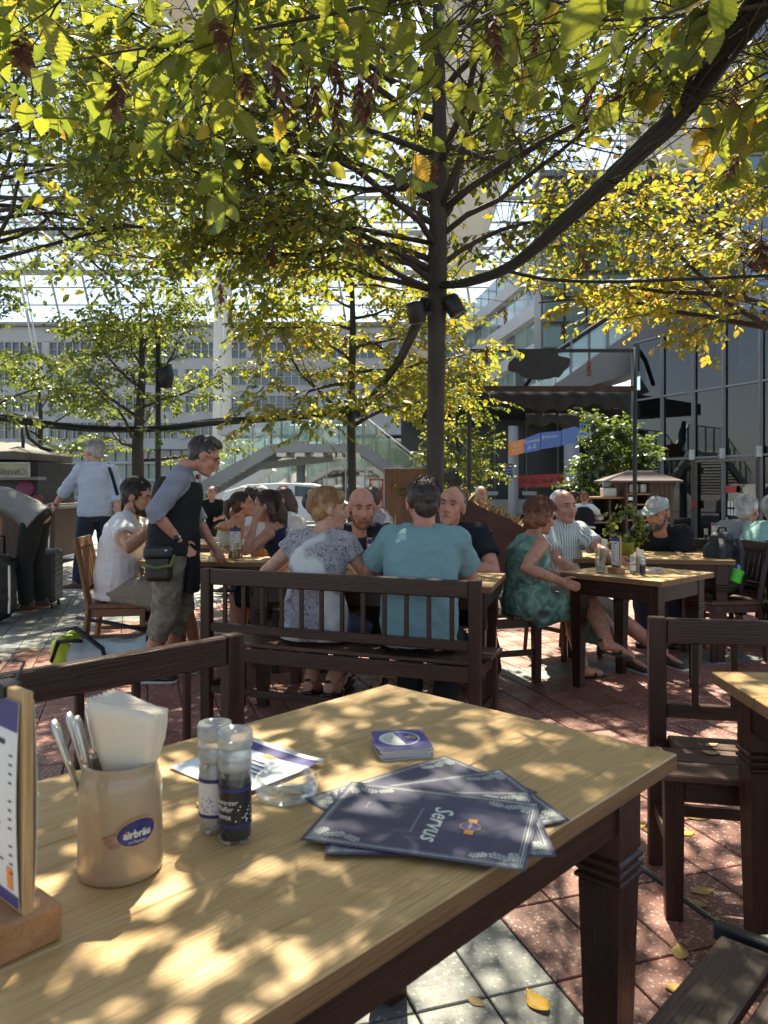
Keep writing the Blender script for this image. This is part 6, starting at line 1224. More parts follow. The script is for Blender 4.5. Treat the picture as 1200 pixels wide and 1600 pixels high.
# brown partition and red frame
bp_ = thing('wooden_partition', 'tall reddish brown wooden partition beside the main trunk', 'partition', (W(634,0,13.5).x, 13.5, 0)); 
for k in range(4): B((0,0,0), (0.184,0.05,1.62), None, 0.004).build('panel_board', BROWNP, bp_, loc=(-0.28+k*0.187,0,0.81))
rfm = thing('red_frame', 'red steel frame standing left of the brown partition', 'frame', (W(588,0,15).x, 15, 0)); RFM = mat('red_steel', (0.42,0.03,0.03), 0.4)
for s_ in (-1, 1): MB().bar((s_*0.12,0,0), (s_*0.12,0,1.45), 0.03, 0.03).build('upright', RFM, rfm)
for z_ in (0.9,1.43): MB().bar((-0.12,0,z_), (0.12,0,z_), 0.03, 0.03).build('rail', RFM, rfm)
# rusty planter
pl_ = thing('rusty_planter', 'large rust brown planter with dry plants behind the bald man', 'planter', (W(757,0,8.9).x, 8.9, 0)); sh_ = [(-0.40,0.0),(0.42,0.0),(0.50,0.55),(0.46,0.80),(0.25,0.93),(0.0,1.03),(-0.25,1.16),(-0.36,1.24),(-0.42,1.20),(-0.47,0.75)]
MB().prism(sh_, -0.35, 0.35, Matrix.Rotation(PI/2, 4, 'X')).build('trough', RUST, pl_)
DRYM = mat('dry_leaf', (0.30,0.19,0.08), 0.8, var=0.5, vscale=20); rr = random.Random(4); dm = MB()
for k in range(170):
    u_ = rr.random(); x_ = -0.36+0.84*u_; z_ = 1.24-0.46*u_; p_ = Vector((x_, rr.uniform(-0.33,0.33), z_-0.03)); q_ = p_+Vector((rr.uniform(-0.10,0.12), rr.uniform(-0.08,0.08), rr.uniform(0.05,0.17))); s_ = Vector((rr.uniform(-1,1), rr.uniform(-1,1), rr.uniform(-0.4,0.4))).normalized()*rr.uniform(0.012,0.03)
    dm.add([p_, (p_+q_)/2+s_, q_, (p_+q_)/2-s_], [(0,1,2,3)])
dmo = dm.build('dry_foliage', DRYM, pl_); dmo['kind'] = 'stuff'
# service hut
hz = -0.42; ht = thing('service_hut', 'small brown wooden service hut with hipped roof and open shelves', 'hut', (W(1000,0,15).x, 15, hz)); X = lambda px_: (px_-1000)/F*15; Zp = lambda py_: W(0,py_,15).z-hz
ez, rz_ = Zp(751), Zp(735); MB().add([(X(945),-0.45,ez),(X(1054),-0.45,ez),(X(1054),0.8,ez),(X(945),0.8,ez),(X(985),0.15,rz_),(X(1022),0.15,rz_),(X(945),-0.45,ez-0.04),(X(1054),-0.45,ez-0.04),(X(1054),0.8,ez-0.04),(X(945),0.8,ez-0.04)], [(0,1,5,4),(1,2,5),(2,3,4,5),(3,0,4),(0,6,7,1),(1,7,8,2),(2,8,9,3),(3,9,6,0),(6,9,8,7)]).build('roof', HUTR, ht)
for k in range(5): B((0,0,0), (X(1046)/5-X(1009)/5-0.006,0.03,ez-0.05), None, 0.003).build('side_board', HUTW, ht, loc=(X(1012.5)+k*(X(1046)-X(1009))/5, -0.22, ez/2))
B(((X(975)+X(1046))/2,0.55,ez/2), (X(1046)-X(975),0.05,ez-0.06)).build('back_panel', HUTW, ht); B((X(974),0.15,ez/2), (0.05,0.75,ez-0.06)).build('left_panel', HUTW, ht); B((X(1009),0.15,ez/2), (0.04,0.7,ez-0.06)).build('partition', HUTW, ht)
for py_ in (772,788,812,835): B(((X(974)+X(1009))/2,0.12,Zp(py_)), (X(1009)-X(974),0.72,0.03)).build('shelf', BLOCKW, ht)
for k, (a, b_, c_, m_) in enumerate(((980,994,771,SOLE),(998,1007,771,PAPER),(978,986,787,STEEL),(990,1004,811,STEELP))): B(((X(a)+X(b_))/2,0.0,Zp(c_)+0.10), (X(b_)-X(a),0.25,0.17 if k != 2 else 0.08), None, 0.01).build('shelf_item', m_, ht)
for s_ in (0, 1): B((X(983+16*s_),-0.26,Zp(850)), (X(15+1000)-0.01,0.03,0.42), None, 0.003).build('cupboard_door', BLOCKW, ht)
cb = thing('service_cabinet', 'dark open cabinet left of the service hut', 'cabinet', (W(945,0,15.2).x, 15.2, hz)); XX = lambda px_: (px_-945)/F*15.2; tz = W(0,776,15.2).z-hz
B((XX(945),0,tz-0.02), (0.72,0.6,0.04), None, 0.004).build('top', BLOCKW, cb)
for x_ in (-0.33,0.02,0.33): B((x_,0,tz/2-0.03), (0.035,0.56,tz-0.06)).build('side', HUTW, cb)
B((0,0.27,tz/2), (0.66,0.03,tz-0.08)).build('back', DARKIN, cb); B((-0.15,0,tz-0.5), (0.33,0.5,0.03)).build('shelf', BLOCKW, cb); MB().ell((-0.14,-0.05,tz-0.42), (0.11,0.15,0.07)).build('folded_cloth', PAPER, cb, True)
px1 = thing('card_box', 'white printer box with a blue display on the service cabinet', 'box', (W(948,0,15.2).x, 15.1, hz+tz)); B((0,0,0.085), (0.26,0.22,0.17), None, 0.008).build('case', mat('box_white', (0.6,0.6,0.6), 0.5), px1); B((-0.05,-0.02,0.25), (0.13,0.02,0.10), Matrix.Rotation(R(-12),4,'X')).build('screen', plain('pale_blue_screen', (0.35,0.45,0.75), 0.2), px1)
# kiosk on the left
kk = thing('drinks_kiosk', 'dark wooden kiosk with a chalk sign and a roof of felt at the left edge', 'kiosk', (W(20,0,13.2).x, 13.2, 0)); KX = lambda px_: (px_-20)/F*13.2; KZ = lambda py_: W(0,py_,13.2).z
MB().add([(KX(-60),-0.9,KZ(709)),(KX(62),-0.9,KZ(709)),(KX(62),1.4,KZ(709)),(KX(-60),1.4,KZ(709)),(KX(-30),0.2,KZ(690)),(KX(24),0.2,KZ(690)),(KX(-60),-0.9,KZ(720)),(KX(62),-0.9,KZ(720)),(KX(62),1.4,KZ(720)),(KX(-60),1.4,KZ(720))], [(0,1,5,4),(1,2,5),(2,3,4,5),(3,0,4),(0,6,7,1),(1,7,8,2),(2,8,9,3),(3,9,6,0),(6,9,8,7)]).build('roof', mat('kiosk_felt', (0.13,0.115,0.10), 0.8, bump=0.3, bscale=15), kk)
B((0,0.4,KZ(760)), (KX(52)-KX(-55),1.5,KZ(720)-KZ(800)-0.05)).build('upper_body', mat('kiosk_dark', (0.018,0.019,0.019), 0.5), kk); B((KX(38),0.3,KZ(828)), (1.35,1.3,KZ(795)-0.02)).build('counter_body', HUTW, kk)
B((0,-0.55,KZ(748)), (1.5,0.3,0.05)).build('serving_shelf', STEELP, kk); B((KX(70),0.3,KZ(792)), (0.75,1.2,0.05)).build('counter_top', STEELP, kk)
MB().ell((KX(55),-0.37,KZ(763)), (0.16,0.02,0.15)).build('painted_spot', mat('paint_magenta', (0.20,0.025,0.11), 0.5), kk, True); MB().ell((KX(72),-0.37,KZ(782)), (0.13,0.02,0.11)).build('painted_spot', mat('paint_red', (0.17,0.035,0.03), 0.5), kk, True)
sg = thing('kiosk_sign', 'cream framed sign with handwritten please on the kiosk', 'sign', (W(16,0,12.2).x, 12.2, W(0,734,12.2).z)); B((0,0,0), (0.62,0.04,0.24), None, 0.004).build('frame', WINF, sg); B((0,-0.025,0), (0.56,0.012,0.19)).build('board', mat('sign_cream', (0.35,0.32,0.21), 0.7), sg)
lettering('please', 0.15, INK, sg, Matrix.Translation((-0.05,-0.034,-0.03)) @ Matrix.Rotation(PI/2, 4, 'X'), shear=0.4); MB().lathe([(0.045,0),(0.05,0),(0.05,0.004),(0.045,0.004)], 18, Matrix.Translation((0.2,-0.034,-0.03)) @ Matrix.Rotation(PI/2, 4, 'X'), True).build('ring_mark', INK, sg)
# lamp post behind the standing man
po = thing('garden_pole', 'slender dark pole beside the left tree', 'pole', (W(247,0,12.6).x, 12.6, 0)); MB().tube([(0,0,0),(0,0,3.9)], 0.045, 10).build('shaft', DARKMETAL, po, True); MB().lathe([(0,3.3),(0.1,3.32),(0.13,3.5),(0.1,3.7),(0,3.72)], 12, Matrix.Translation((0.13,0,-0.4))).build('lamp_head', DARKMETAL, po, True)
kp = thing('kiosk_cable_pole', 'curved black hose pole above the kiosk roof', 'pole', (W(36,0,13.0).x, 13.0, 0)); MB().tube([(0,0,0.02),(0,0,2.5),(0.0,0,2.0)][:2], 0.03, 8).build('shaft', DARKMETAL, kp, True); MB().tube([(0.02,0,2.5),(0.10,0,2.12),(0.30,0,1.96),(0.48,0,1.90)], 0.035, 8).build('hose', DARKMETAL, kp, True)
# ---------------------------------------------------------------- hornbeams
def leaf_material(name, shift=0.0):
    m, t, b = _new(name); L = t.links.new; t.nodes.remove(b)
    at = _n(t, 'ShaderNodeAttribute', attribute_name='tone'); oi = _n(t, 'ShaderNodeObjectInfo')
    ad = _n(t, 'ShaderNodeMath', operation='ADD'); L(at.outputs['Fac'], ad.inputs[0]); ad.inputs[1].default_value = shift
    tc = _n(t, 'ShaderNodeTexCoord'); nz = _n(t, 'ShaderNodeTexNoise'); nz.inputs['Scale'].default_value = 28; nz.inputs['Detail'].default_value = 3; L(tc.outputs['Object'], nz.inputs['Vector'])
    mn = _n(t, 'ShaderNodeMath', operation='MULTIPLY_ADD'); L(nz.outputs['Fac'], mn.inputs[0]); mn.inputs[1].default_value = 0.22; L(ad.outputs[0], mn.inputs[2])
    sb = _n(t, 'ShaderNodeMath', operation='SUBTRACT'); L(mn.outputs[0], sb.inputs[0]); sb.inputs[1].default_value = 0.11
    r1 = ramp(t, [(0.0,(0.035,0.062,0.012)),(0.40,(0.070,0.105,0.016)),(0.66,(0.15,0.165,0.018)),(0.84,(0.34,0.25,0.022)),(0.95,(0.42,0.25,0.03)),(1.0,(0.20,0.09,0.03))]); L(sb.outputs[0], r1.inputs[0])
    r2 = ramp(t, [(0.0,(0.12,0.17,0.02)),(0.40,(0.22,0.27,0.028)),(0.66,(0.40,0.375,0.032)),(0.84,(0.66,0.46,0.035)),(0.95,(0.62,0.33,0.03)),(1.0,(0.25,0.10,0.03))]); L(sb.outputs[0], r2.inputs[0])
    df = _n(t, 'ShaderNodeBsdfDiffuse'); L(r1.outputs[0], df.inputs[0]); tl = _n(t, 'ShaderNodeBsdfTranslucent'); L(r2.outputs[0], tl.inputs[0])
    mx = _n(t, 'ShaderNodeMixShader'); mx.inputs[0].default_value = 0.5; L(df.outputs[0], mx.inputs[1]); L(tl.outputs[0], mx.inputs[2])
    gl = _n(t, 'ShaderNodeBsdfGlossy'); gl.inputs['Roughness'].default_value = 0.38; gl.inputs[0].default_value = (0.9,0.95,0.9,1); m2 = _n(t, 'ShaderNodeMixShader'); m2.inputs[0].default_value = 0.045; L(mx.outputs[0], m2.inputs[1]); L(gl.outputs[0], m2.inputs[2])
    # side veins as fine relief
    wv = _n(t, 'ShaderNodeTexWave'); wv.bands_direction = 'DIAGONAL'; wv.inputs['Scale'].default_value = 9; L(tc.outputs['Object'], wv.inputs['Vector']); bp = _n(t, 'ShaderNodeBump'); bp.inputs['Strength'].default_value = 0.25; bp.inputs['Distance'].default_value = 0.002; L(wv.outputs['Fac'], bp.inputs['Height'])
    for n_ in (df, tl, gl): L(bp.outputs[0], n_.inputs['Normal'])
    L(m2.outputs[0], t.nodes['Material Output'].inputs[0]); return m
LEAFM = leaf_material('hornbeam_leaf'); BARK = mat('hornbeam_bark', (0.055,0.045,0.036), 0.85, var=0.35, vscale=9, bump=0.7, bscale=30, stretch=(1,1,0.2)); TWIG = mat('twig_bark', (0.050,0.036,0.026), 0.8)
CABLE = mat('black_cable', (0.007,0.007,0.007), 0.65)
# leaf templates: x along the leaf, y across, z up (folded along the midrib and arched)
L_LOW_V = np.array([(0,0,0),(0.30,0.30,0.05),(0.30,-0.30,0.05),(0.68,0.26,0.03),(0.68,-0.26,0.03),(1,0,-0.10),(0.30,0,-0.01),(0.68,0,-0.04)], float)
L_LOW_F = np.array([(0,6,1),(0,2,6),(1,6,7),(1,7,3),(6,2,4),(6,4,7),(3,7,5),(7,4,5)])
def hi_leaf():
    n = 17; vs = [(0,0,0)]; up_ = []; lo = []; mid = []
    for i in range(1, n+1):
        t_ = i/(n+1); w_ = 0.31*math.sin(PI*min(1, t_*0.97+0.02)**0.80)**0.80*(1-0.25*max(0, t_-0.7)); ser = 0.020 if i % 2 else -0.016
        arch = -0.16*t_*t_; rib = 0.014 if i % 2 else -0.012; fx = 0.10*(w_/0.31)*(1-t_); up_.append((t_+fx+ser*0.7, w_+ser, arch+0.06*w_/0.33+rib)); lo.append((t_+fx+ser*0.7, -w_-ser, arch+0.06*w_/0.33+rib)); mid.append((t_, 0, arch+rib*0.25))
    V_ = vs+up_+lo+mid+[(1.04,0,-0.18)]; U = 1; Lo = 1+n; M_ = 1+2*n; E_ = 1+3*n; f_ = [(0,M_,U),(0,Lo,M_)]
    for i in range(n-1): f_ += [(U+i,M_+i,M_+i+1,U+i+1),(M_+i,Lo+i,Lo+i+1,M_+i+1)]
    f_ += [(U+n-1,M_+n-1,E_),(M_+n-1,Lo+n-1,E_)]; return V_, f_
HL_V, HL_F = hi_leaf()
def leaves_mesh(name, pos, dirs, nrm, size, tone, m):
    """many small leaves as one mesh, written straight into the arrays"""
    N = len(pos); pos, dirs, nrm = np.array(pos), np.array(dirs), np.array(nrm); size = np.array(size)[:,None]
    x = dirs/np.linalg.norm(dirs, axis=1, keepdims=True); y = np.cross(nrm, x); y /= np.linalg.norm(y, axis=1, keepdims=True)+1e-9; z = np.cross(x, y)
    T_ = L_LOW_V; vs = pos[:,None,:]+size[:,None,:]*(x[:,None,:]*T_[None,:,0:1]+y[:,None,:]*T_[None,:,1:2]*0.95+z[:,None,:]*T_[None,:,2:3])
    nv, nf_ = len(T_), len(L_LOW_F); fs = (L_LOW_F[None]+(np.arange(N)*nv)[:,None,None]).reshape(-1)
    me = bpy.data.meshes.new(name); me.vertices.add(N*nv); me.vertices.foreach_set('co', vs.reshape(-1)); me.loops.add(len(fs)); me.loops.foreach_set('vertex_index', fs.astype(np.int32)); me.polygons.add(N*nf_); me.polygons.foreach_set('loop_start', np.arange(0, len(fs), 3, dtype=np.int32)); me.update(calc_edges=True); me.validate()
    at = me.attributes.new('tone', 'FLOAT', 'POINT'); at.data.foreach_set('value', np.repeat(np.array(tone), nv)); me.materials.append(m); return me
class Tree:
    def __init__(s, seed): s.r = random.Random(seed); s.lv = []; s.wood = []
    def vec(s, k=1.0): return Vector((s.r.gauss(0,1), s.r.gauss(0,1), s.r.gauss(0,1)))*k
    def path(s, p, d, L_, n, wob, trop):
        pts = [Vector(p)]; d = Vector(d).normalized()
        for i in range(n): d = (d+s.vec(wob)+Vector((0,0,trop))).normalized(); pts.append(pts[-1]+d*(L_/n))
        return pts
    def twig(s, p, d, L_, mb, lsize, tone, sp=0.042, bare=0.0, near=None):
        pts = s.path(p, d, L_, 4, 0.14, -0.05); mb.tube(pts, [0.0036,0.003,0.0024,0.0018,0.0012], 3, cap=False)
        n = int(L_/sp); ax = (pts[-1]-pts[0]).normalized(); side = ax.cross(Vector((0,0,1))); side = side.normalized() if side.length > 0.1 else Vector((1,0,0)); tw = s.r.uniform(-0.5,0.5); side = (side*math.cos(tw)+Vector((0,0,1))*math.sin(tw)).normalized()
        for k in range(n+1):
            if s.r.random() < bare: continue
            f_ = (k+0.6)/(n+1)*4; i = min(3, int(f_)); q = pts[i].lerp(pts[i+1], f_-i); sg = 1 if k % 2 else -1
            ld = (ax*0.65+side*sg*0.9+Vector((0,0,-0.45))+s.vec(0.28)).normalized(); nm = (ax.cross(side)*(1 if ax.cross(side).z > 0 else -1)+s.vec(0.45)).normalized()
            s.lv.append((q, ld, nm, lsize*s.r.uniform(0.62,1.2), min(1, max(0, s.r.gauss(*tone)))))
    def bough(s, p, d, L_, r0, mb, n2, n3, lsize, tone, trop=0.02, twl=0.42, bare=0.0, start=0.22, pts=None):
        pts = pts or s.path(p, d, L_, 8, 0.15, trop); N = len(pts)-1; mb.tube(pts, [r0*(1-0.82*i/N) for i in range(N+1)], 7)
        for k in range(n2):
            f_ = (start+(1-start)*(k+s.r.random()*0.8)/n2)*N; i = min(N-1, int(f_)); q = pts[i].lerp(pts[i+1], f_-i); ax = (pts[i+1]-pts[i]).normalized()
            sd = ax.cross(Vector((0,0,1))); sd = (sd.normalized() if sd.length > 0.1 else Vector((1,0,0)))*(1 if k % 2 else -1); d2 = (ax*0.7+sd*0.8+Vector((0,0,s.r.uniform(-0.25,0.35)))+s.vec(0.15)).normalized(); l2 = L_*s.r.uniform(0.25,0.5)*(1.15-0.6*f_/N)
            p2 = s.path(q, d2, l2, 5, 0.14, -0.015); rr_ = max(0.004, r0*0.4*(1-0.7*f_/N)); mb.tube(p2, [rr_*(1-0.75*j/5) for j in range(6)], 5, cap=False)
            for j in range(n3):
                g_ = (0.12+0.88*(j+s.r.random()*0.7)/n3)*5; e_ = min(4, int(g_)); q2 = p2[e_].lerp(p2[e_+1], g_-e_); a2 = (p2[e_+1]-p2[e_]).normalized(); s2 = a2.cross(Vector((0,0,1))); s2 = (s2.normalized() if s2.length > 0.1 else Vector((1,0,0)))*(1 if j % 2 else -1)
                s.twig(q2, a2*0.6+s2*0.8+Vector((0,0,s.r.uniform(-0.35,0.2)))+s.vec(0.2), twl*s.r.uniform(0.6,1.25), mb, lsize, tone, bare=bare)
def tree(label, base, trunk_pts, radii, limbs, lsize, tone, seed, n2=7, n3=6, group='hornbeam trees', twl=0.42, keep=None, bare=0.05, custom=None):
    T = Tree(seed); t = thing('hornbeam_tree', label, 'tree', base, 0, group); b0 = Vector(base)
    MB().tube([Vector(p_) for p_ in trunk_pts], radii, 14).build('trunk', BARK, t, True); TP = [Vector(p_) for p_ in trunk_pts]
    for k, (h_, az, el, L_, r0) in enumerate(limbs):
        i = max(j for j in range(len(TP)-1) if TP[j].z <= h_ or j == 0); f_ = min(1, max(0, (h_-TP[i].z)/max(1e-3, TP[i+1].z-TP[i].z))); q = TP[i].lerp(TP[i+1], f_); mb = MB()
        T.bough(q, (math.cos(R(az))*math.cos(R(el)), math.sin(R(az))*math.cos(R(el)), math.sin(R(el))), L_, r0, mb, n2, n3, lsize, tone, -0.035 if el > 18 else 0.0, twl, bare)
        mb.build('branch', TWIG, t, True)
    if custom: custom(T, t)
    lv = [l_ for l_ in T.lv if keep is None or keep(b0+l_[0])]
    if lv:
        me = leaves_mesh('crown', [tuple(l_[0]) for l_ in lv], [tuple(l_[1]) for l_ in lv], [tuple(l_[2]) for l_ in lv], [l_[3] for l_ in lv], [l_[4] for l_ in lv], LEAFM); o = link_mesh('crown', me, None, t); o['kind'] = 'stuff'
    return t, T
rg = random.Random(21)
def ring_limbs(z0, z1, n, L0, L1, el0, el1, r0, az0=0): return [(z0+(z1-z0)*k/max(1, n-1), az0+137.5*k+rg.uniform(-15,15), rg.uniform(el0, el1), (L0+(L1-L0)*k/max(1, n-1))*rg.uniform(0.85,1.15), r0*(1-0.45*k/n)) for k in range(n)]
def sun_foot(p, z=0.76): k = (p.z-z)/math.tan(SUN_EL); return p.x-k*math.sin(SUN_AZ), p.y-k*math.cos(SUN_AZ)
def sun_gap(p, freq, lo, share, z=0.8):                      # openings in the crown through which the sun reaches the yard
    x_, y_ = sun_foot(p, z); return mnoise.noise(Vector((x_*freq, y_*freq, 3.7))) > lo and random.random() < share
# the large tree behind the table of the bald men
def main_extra(T, t):
    for k in range(60):                                     # bare dead twigs on the right side
        mb = MB(); p_ = Vector((T.r.uniform(0.1,1.7), T.r.uniform(-0.8,0.6), T.r.uniform(2.9,4.3))); T.twig(p_, (T.r.uniform(-0.3,1), T.r.uniform(-0.5,0.5), T.r.uniform(-0.2,0.8)), T.r.uniform(0.4,0.9), mb, 0.06, (0.7,0.1), bare=0.985); mb.build('bare_twig', TWIG, t)
mt, MT = tree('tall hornbeam with dark trunk carrying the cable bundle in the middle', (0.43, 6.5, 0), [(0,0,0),(0.0,0,1.3),(0.015,0,2.5),(0.02,0,3.05),(0.04,0.02,4.2),(0.03,0.05,5.6),(0.06,0.05,7.2)], [0.088,0.076,0.074,0.085,0.065,0.045,0.012],
     [(3.0,172,42,2.3,0.030),(3.1,205,32,2.6,0.032),(3.15,25,36,2.0,0.026),(3.4,350,30,2.4,0.028),(2.95,150,24,2.6,0.028),(3.5,60,36,2.4,0.026),(3.3,250,34,2.6,0.03),(3.6,295,30,2.6,0.028),(3.9,100,36,2.6,0.028),(3.2,183,22,3.5,0.030),(3.7,190,24,3.6,0.030),(4.1,176,26,3.5,0.028),(3.5,214,20,3.3,0.028),(2.95,195,14,3.0,0.024),(4.6,186,22,3.6,0.028),(3.35,165,16,3.0,0.024)]+ring_limbs(3.6,6.6,16,2.6,1.2,10,48,0.036), 0.088, (0.46,0.17), 5, 12, 10, custom=main_extra, twl=0.48, keep=lambda p_: not sun_gap(p_, 1.5, 0.04, 0.62 if HZ-F*(p_.z-CAM_H)/p_.y > 0 else 0.92) and not (sun_foot(p_, 0)[0] > 0.1 and sun_foot(p_, 0)[1] < 4.3 and sun_gap(p_, 3.0, -0.22, 0.85)))
# second tree behind
tree('slimmer yellowing hornbeam behind the bald bearded man', (W(548,0,10.4).x, 10.4, 0), [(0,0,0),(0.02,0,1.2),(0,0,2.35),(0.03,0,3.4),(0,0,5.0)], [0.068,0.058,0.06,0.045,0.012], ring_limbs(2.1,4.6,18,2.3,1.2,-2,38,0.032,40), 0.095, (0.62,0.15), 9, 8, 7)
# third tree, left
tree('dark green hornbeam left of the waiter beside the slender pole', (W(213,0,13.0).x, 13.0, 0), [(0,0,0),(0.04,0,1.0),(0.02,0,2.0),(0.1,0,3.2),(0.08,0,4.4)], [0.13,0.11,0.095,0.06,0.015], ring_limbs(1.75,4.2,15,2.2,1.2,5,45,0.035,10), 0.085, (0.38,0.13), 13, 7, 7)
tree('small hornbeam above the kiosk at the far left', (W(60,0,15.5).x, 15.5, 0), [(0,0,0),(0.0,0,1.2),(0.05,0,2.6),(0,0,3.9)], [0.07,0.06,0.045,0.012], ring_limbs(1.5,3.6,12,1.9,1.0,5,40,0.028,70), 0.09, (0.34,0.12), 17, 6, 5)
tree('tall hornbeam added outside the left edge for shade, its crown fills the upper left', (-5.6, 10.9, 0), [(0,0,0),(0.0,0,2.0),(0.05,0,4.2),(0,0,6.0),(0,0,7.8)], [0.11,0.10,0.08,0.05,0.012], [(4.4+2.6*k/23, -80+160*((k*0.618) % 1), rg.uniform(4,26), 3.9-1.3*k/24, 0.034) for k in range(24)], 0.09, (0.44,0.16), 57, 10, 8, keep=lambda p_: not (600+F*p_.x/p_.y < 140 and HZ-F*(p_.z-CAM_H)/p_.y > 60 and random.random() < 0.6))  # tree added to shade the left walkway; its crown also fills the upper left
tree('hornbeam cut by the left edge of the photo', (W(-75,0,11.5).x, 11.5, 0), [(0,0,0),(0.0,0,1.2),(0.05,0,2.6),(0,0,4.6)], [0.08,0.07,0.05,0.012], ring_limbs(2.2,4.3,11,2.0,1.1,5,40,0.03,20), 0.085, (0.36,0.13), 19, 6, 5)
# right hand trees
tree('bright yellow hornbeam reaching in from the right edge', (4.3, 7.9, 0), [(0,0,0),(0.0,0,1.4),(0.02,0,2.6),(0,0,3.8),(0,0,5.2)], [0.08,0.07,0.06,0.045,0.012], [(2.75,180,14,2.6,0.04),(2.95,165,18,2.7,0.04),(3.1,195,14,2.8,0.04),(3.3,180,20,2.6,0.036),(3.6,150,18,2.4,0.034),(3.7,205,20,2.4,0.034),(3.5,175,8,2.9,0.036)]+ring_limbs(3.1,4.8,9,2.0,1.2,8,40,0.03,120), 0.092, (0.70,0.13), 23, 9, 8, keep=lambda p_: not sun_gap(p_, 1.5, 0.05, 0.7))
tree('dense dark green small tree beside the service hut', (W(958,0,17.0).x, 17.0, -0.42), [(0,0,0),(0.0,0,0.9),(0.03,0,1.8),(0,0,3.1)], [0.07,0.06,0.045,0.01], ring_limbs(0.9,2.9,16,1.05,0.65,5,50,0.025,30), 0.10, (0.12,0.08), 29, 7, 6, bare=0.0)
tree('small pale green tree right of the main trunk', (W(712,0,13.8).x, 13.8, 0), [(0,0,0),(0.0,0,0.9),(0.03,0,1.9),(0,0,3.1)], [0.05,0.045,0.035,0.01], ring_limbs(0.9,2.8,13,0.85,0.55,5,45,0.022,80), 0.085, (0.46,0.13), 31, 6, 5)
# the tree whose boughs hang over the camera: trunk outside the frame at right
def near_cable(px_, py_):                                     # leaves are clipped away round the cable bundle
    c_ = [(1235,-60),(1150,55),(1060,175),(1000,235),(880,348),(800,415)]
    for (x0_,y0_),(x1_,y1_) in zip(c_, c_[1:]):
        u_ = max(0, min(1, ((px_-x0_)*(x1_-x0_)+(py_-y0_)*(y1_-y0_))/((x1_-x0_)**2+(y1_-y0_)**2)))
        if math.hypot(px_-x0_-u_*(x1_-x0_), py_-y0_-u_*(y1_-y0_)) < 48: return random.random() < 0.88
    return False
def near_custom(T, t):
    base = Vector((2.45,1.9,0)); rr = T.r; mbs = []
    def bough_to(a, b_, r0, n2, n3, ls=0.108, tn=(0.42,0.19), sag=0.1, twl=0.36):
        a, b_ = Vector(a)-base, Vector(b_)-base; pts = [a.lerp(b_, k/8)+Vector((0,0,-sag*math.sin(PI*k/8)))+T.vec(0.03) for k in range(9)]; mb = MB(); T.bough(a, b_-a, (b_-a).length, r0, mb, n2+3, n3+1, ls, tn, 0, twl, 0.06, 0.15, pts); mb.build('branch', TWIG, t, True)
    j = Vector((2.40,1.95,3.0))
    bough_to(j, (-0.95,2.25,2.80), 0.016, 11, 7); bough_to(j, (0.35,2.75,2.90), 0.015, 10, 7); bough_to(j+Vector((0,0,0.2)), (-0.5,3.0,3.25), 0.016, 11, 7, tn=(0.46,0.16)); bough_to(j, (1.15,2.9,2.80), 0.014, 8, 6, tn=(0.66,0.16))
    bough_to(j+Vector((0,0,0.3)), (-1.6,3.3,3.1), 0.017, 11, 7, tn=(0.5,0.16)); bough_to(j+Vector((0,0,0.5)), (0.6,3.7,3.7), 0.017, 10, 7); bough_to(j+Vector((0,0,0.7)), (-0.9,3.9,4.1), 0.045, 11, 7); bough_to(j+Vector((0,0,0.9)), (1.2,4.2,4.2), 0.04, 9, 6); bough_to(j+Vector((0,0,0.5)), (2.2,3.7,3.4), 0.015, 8, 6); bough_to(j, (1.75,2.75,2.35), 0.013, 7, 5, tn=(0.5,0.15))
    bough_to(j+Vector((0,0,0.6)), (-1.9,2.4,3.6), 0.045, 10, 6)
nt_, NT = tree('hornbeam standing outside the right edge whose boughs hang over the front table', (2.45,1.9,0), [(0,0,0),(0,0,1.5),(-0.03,0.03,2.6),(-0.05,0.05,3.4),(-0.05,0.1,5.2)], [0.11,0.095,0.085,0.06,0.015], [], 0.085, (0.5,0.17), 41, custom=near_custom, keep=lambda p_: False)
nb_ = Vector((2.45,1.9,0)); cand = []
for l_ in NT.lv:
    p_ = nb_+l_[0]
    if p_.y < 0.6 or (p_-Vector((0,0,CAM_H))).length < 1.25: continue
    px_, py_ = 600+F*p_.x/p_.y, HZ-F*(p_.z-CAM_H)/p_.y; vis = -40 < px_ < 1240 and py_ > -40
    if py_ > 300+60*math.sin(px_*0.02) and px_ < 1050: continue
    if not vis and random.random() < 0.55: continue
    if vis and 560 < px_ < 1040 and random.random() < 0.42: continue
    if vis and near_cable(px_, py_): continue
    if sun_gap(p_, 3.2, 0.02, 0.6 if not vis else 0.45, 0.76): continue
    if sun_foot(p_, 0)[0] > 0.15 and sun_gap(p_, 4.0, -0.20, 0.55 if vis else 0.9): continue          # more leaves dropped so sun patches reach table and paving at right
    cand.append((l_[3]/p_.y if vis else 0, l_, vis))
cand.sort(key=lambda c_: -c_[0]); himesh = []
for k in range(12):
    mb = MB(); rr = random.Random(k); cu = rr.uniform(0.5,1.8); tw = rr.uniform(-0.5,0.5)
    mb.v = [(x_, y_*rr.uniform(0.97,1.03)*math.cos(tw*x_), z_*cu+y_*math.sin(tw*x_)) for x_, y_, z_ in HL_V]; mb.f = HL_F; me = mb.mesh('leaf', False); at = me.attributes.new('tone', 'FLOAT', 'POINT'); tn_ = min(0.97, max(0.1, rr.gauss([0.40,0.48,0.55,0.86][k % 4], 0.06))); at.data.foreach_set('value', [tn_]*len(mb.v)); me.materials.append(LEAFM); himesh.append((tn_, me))
himesh.sort(key=lambda h_: h_[0])
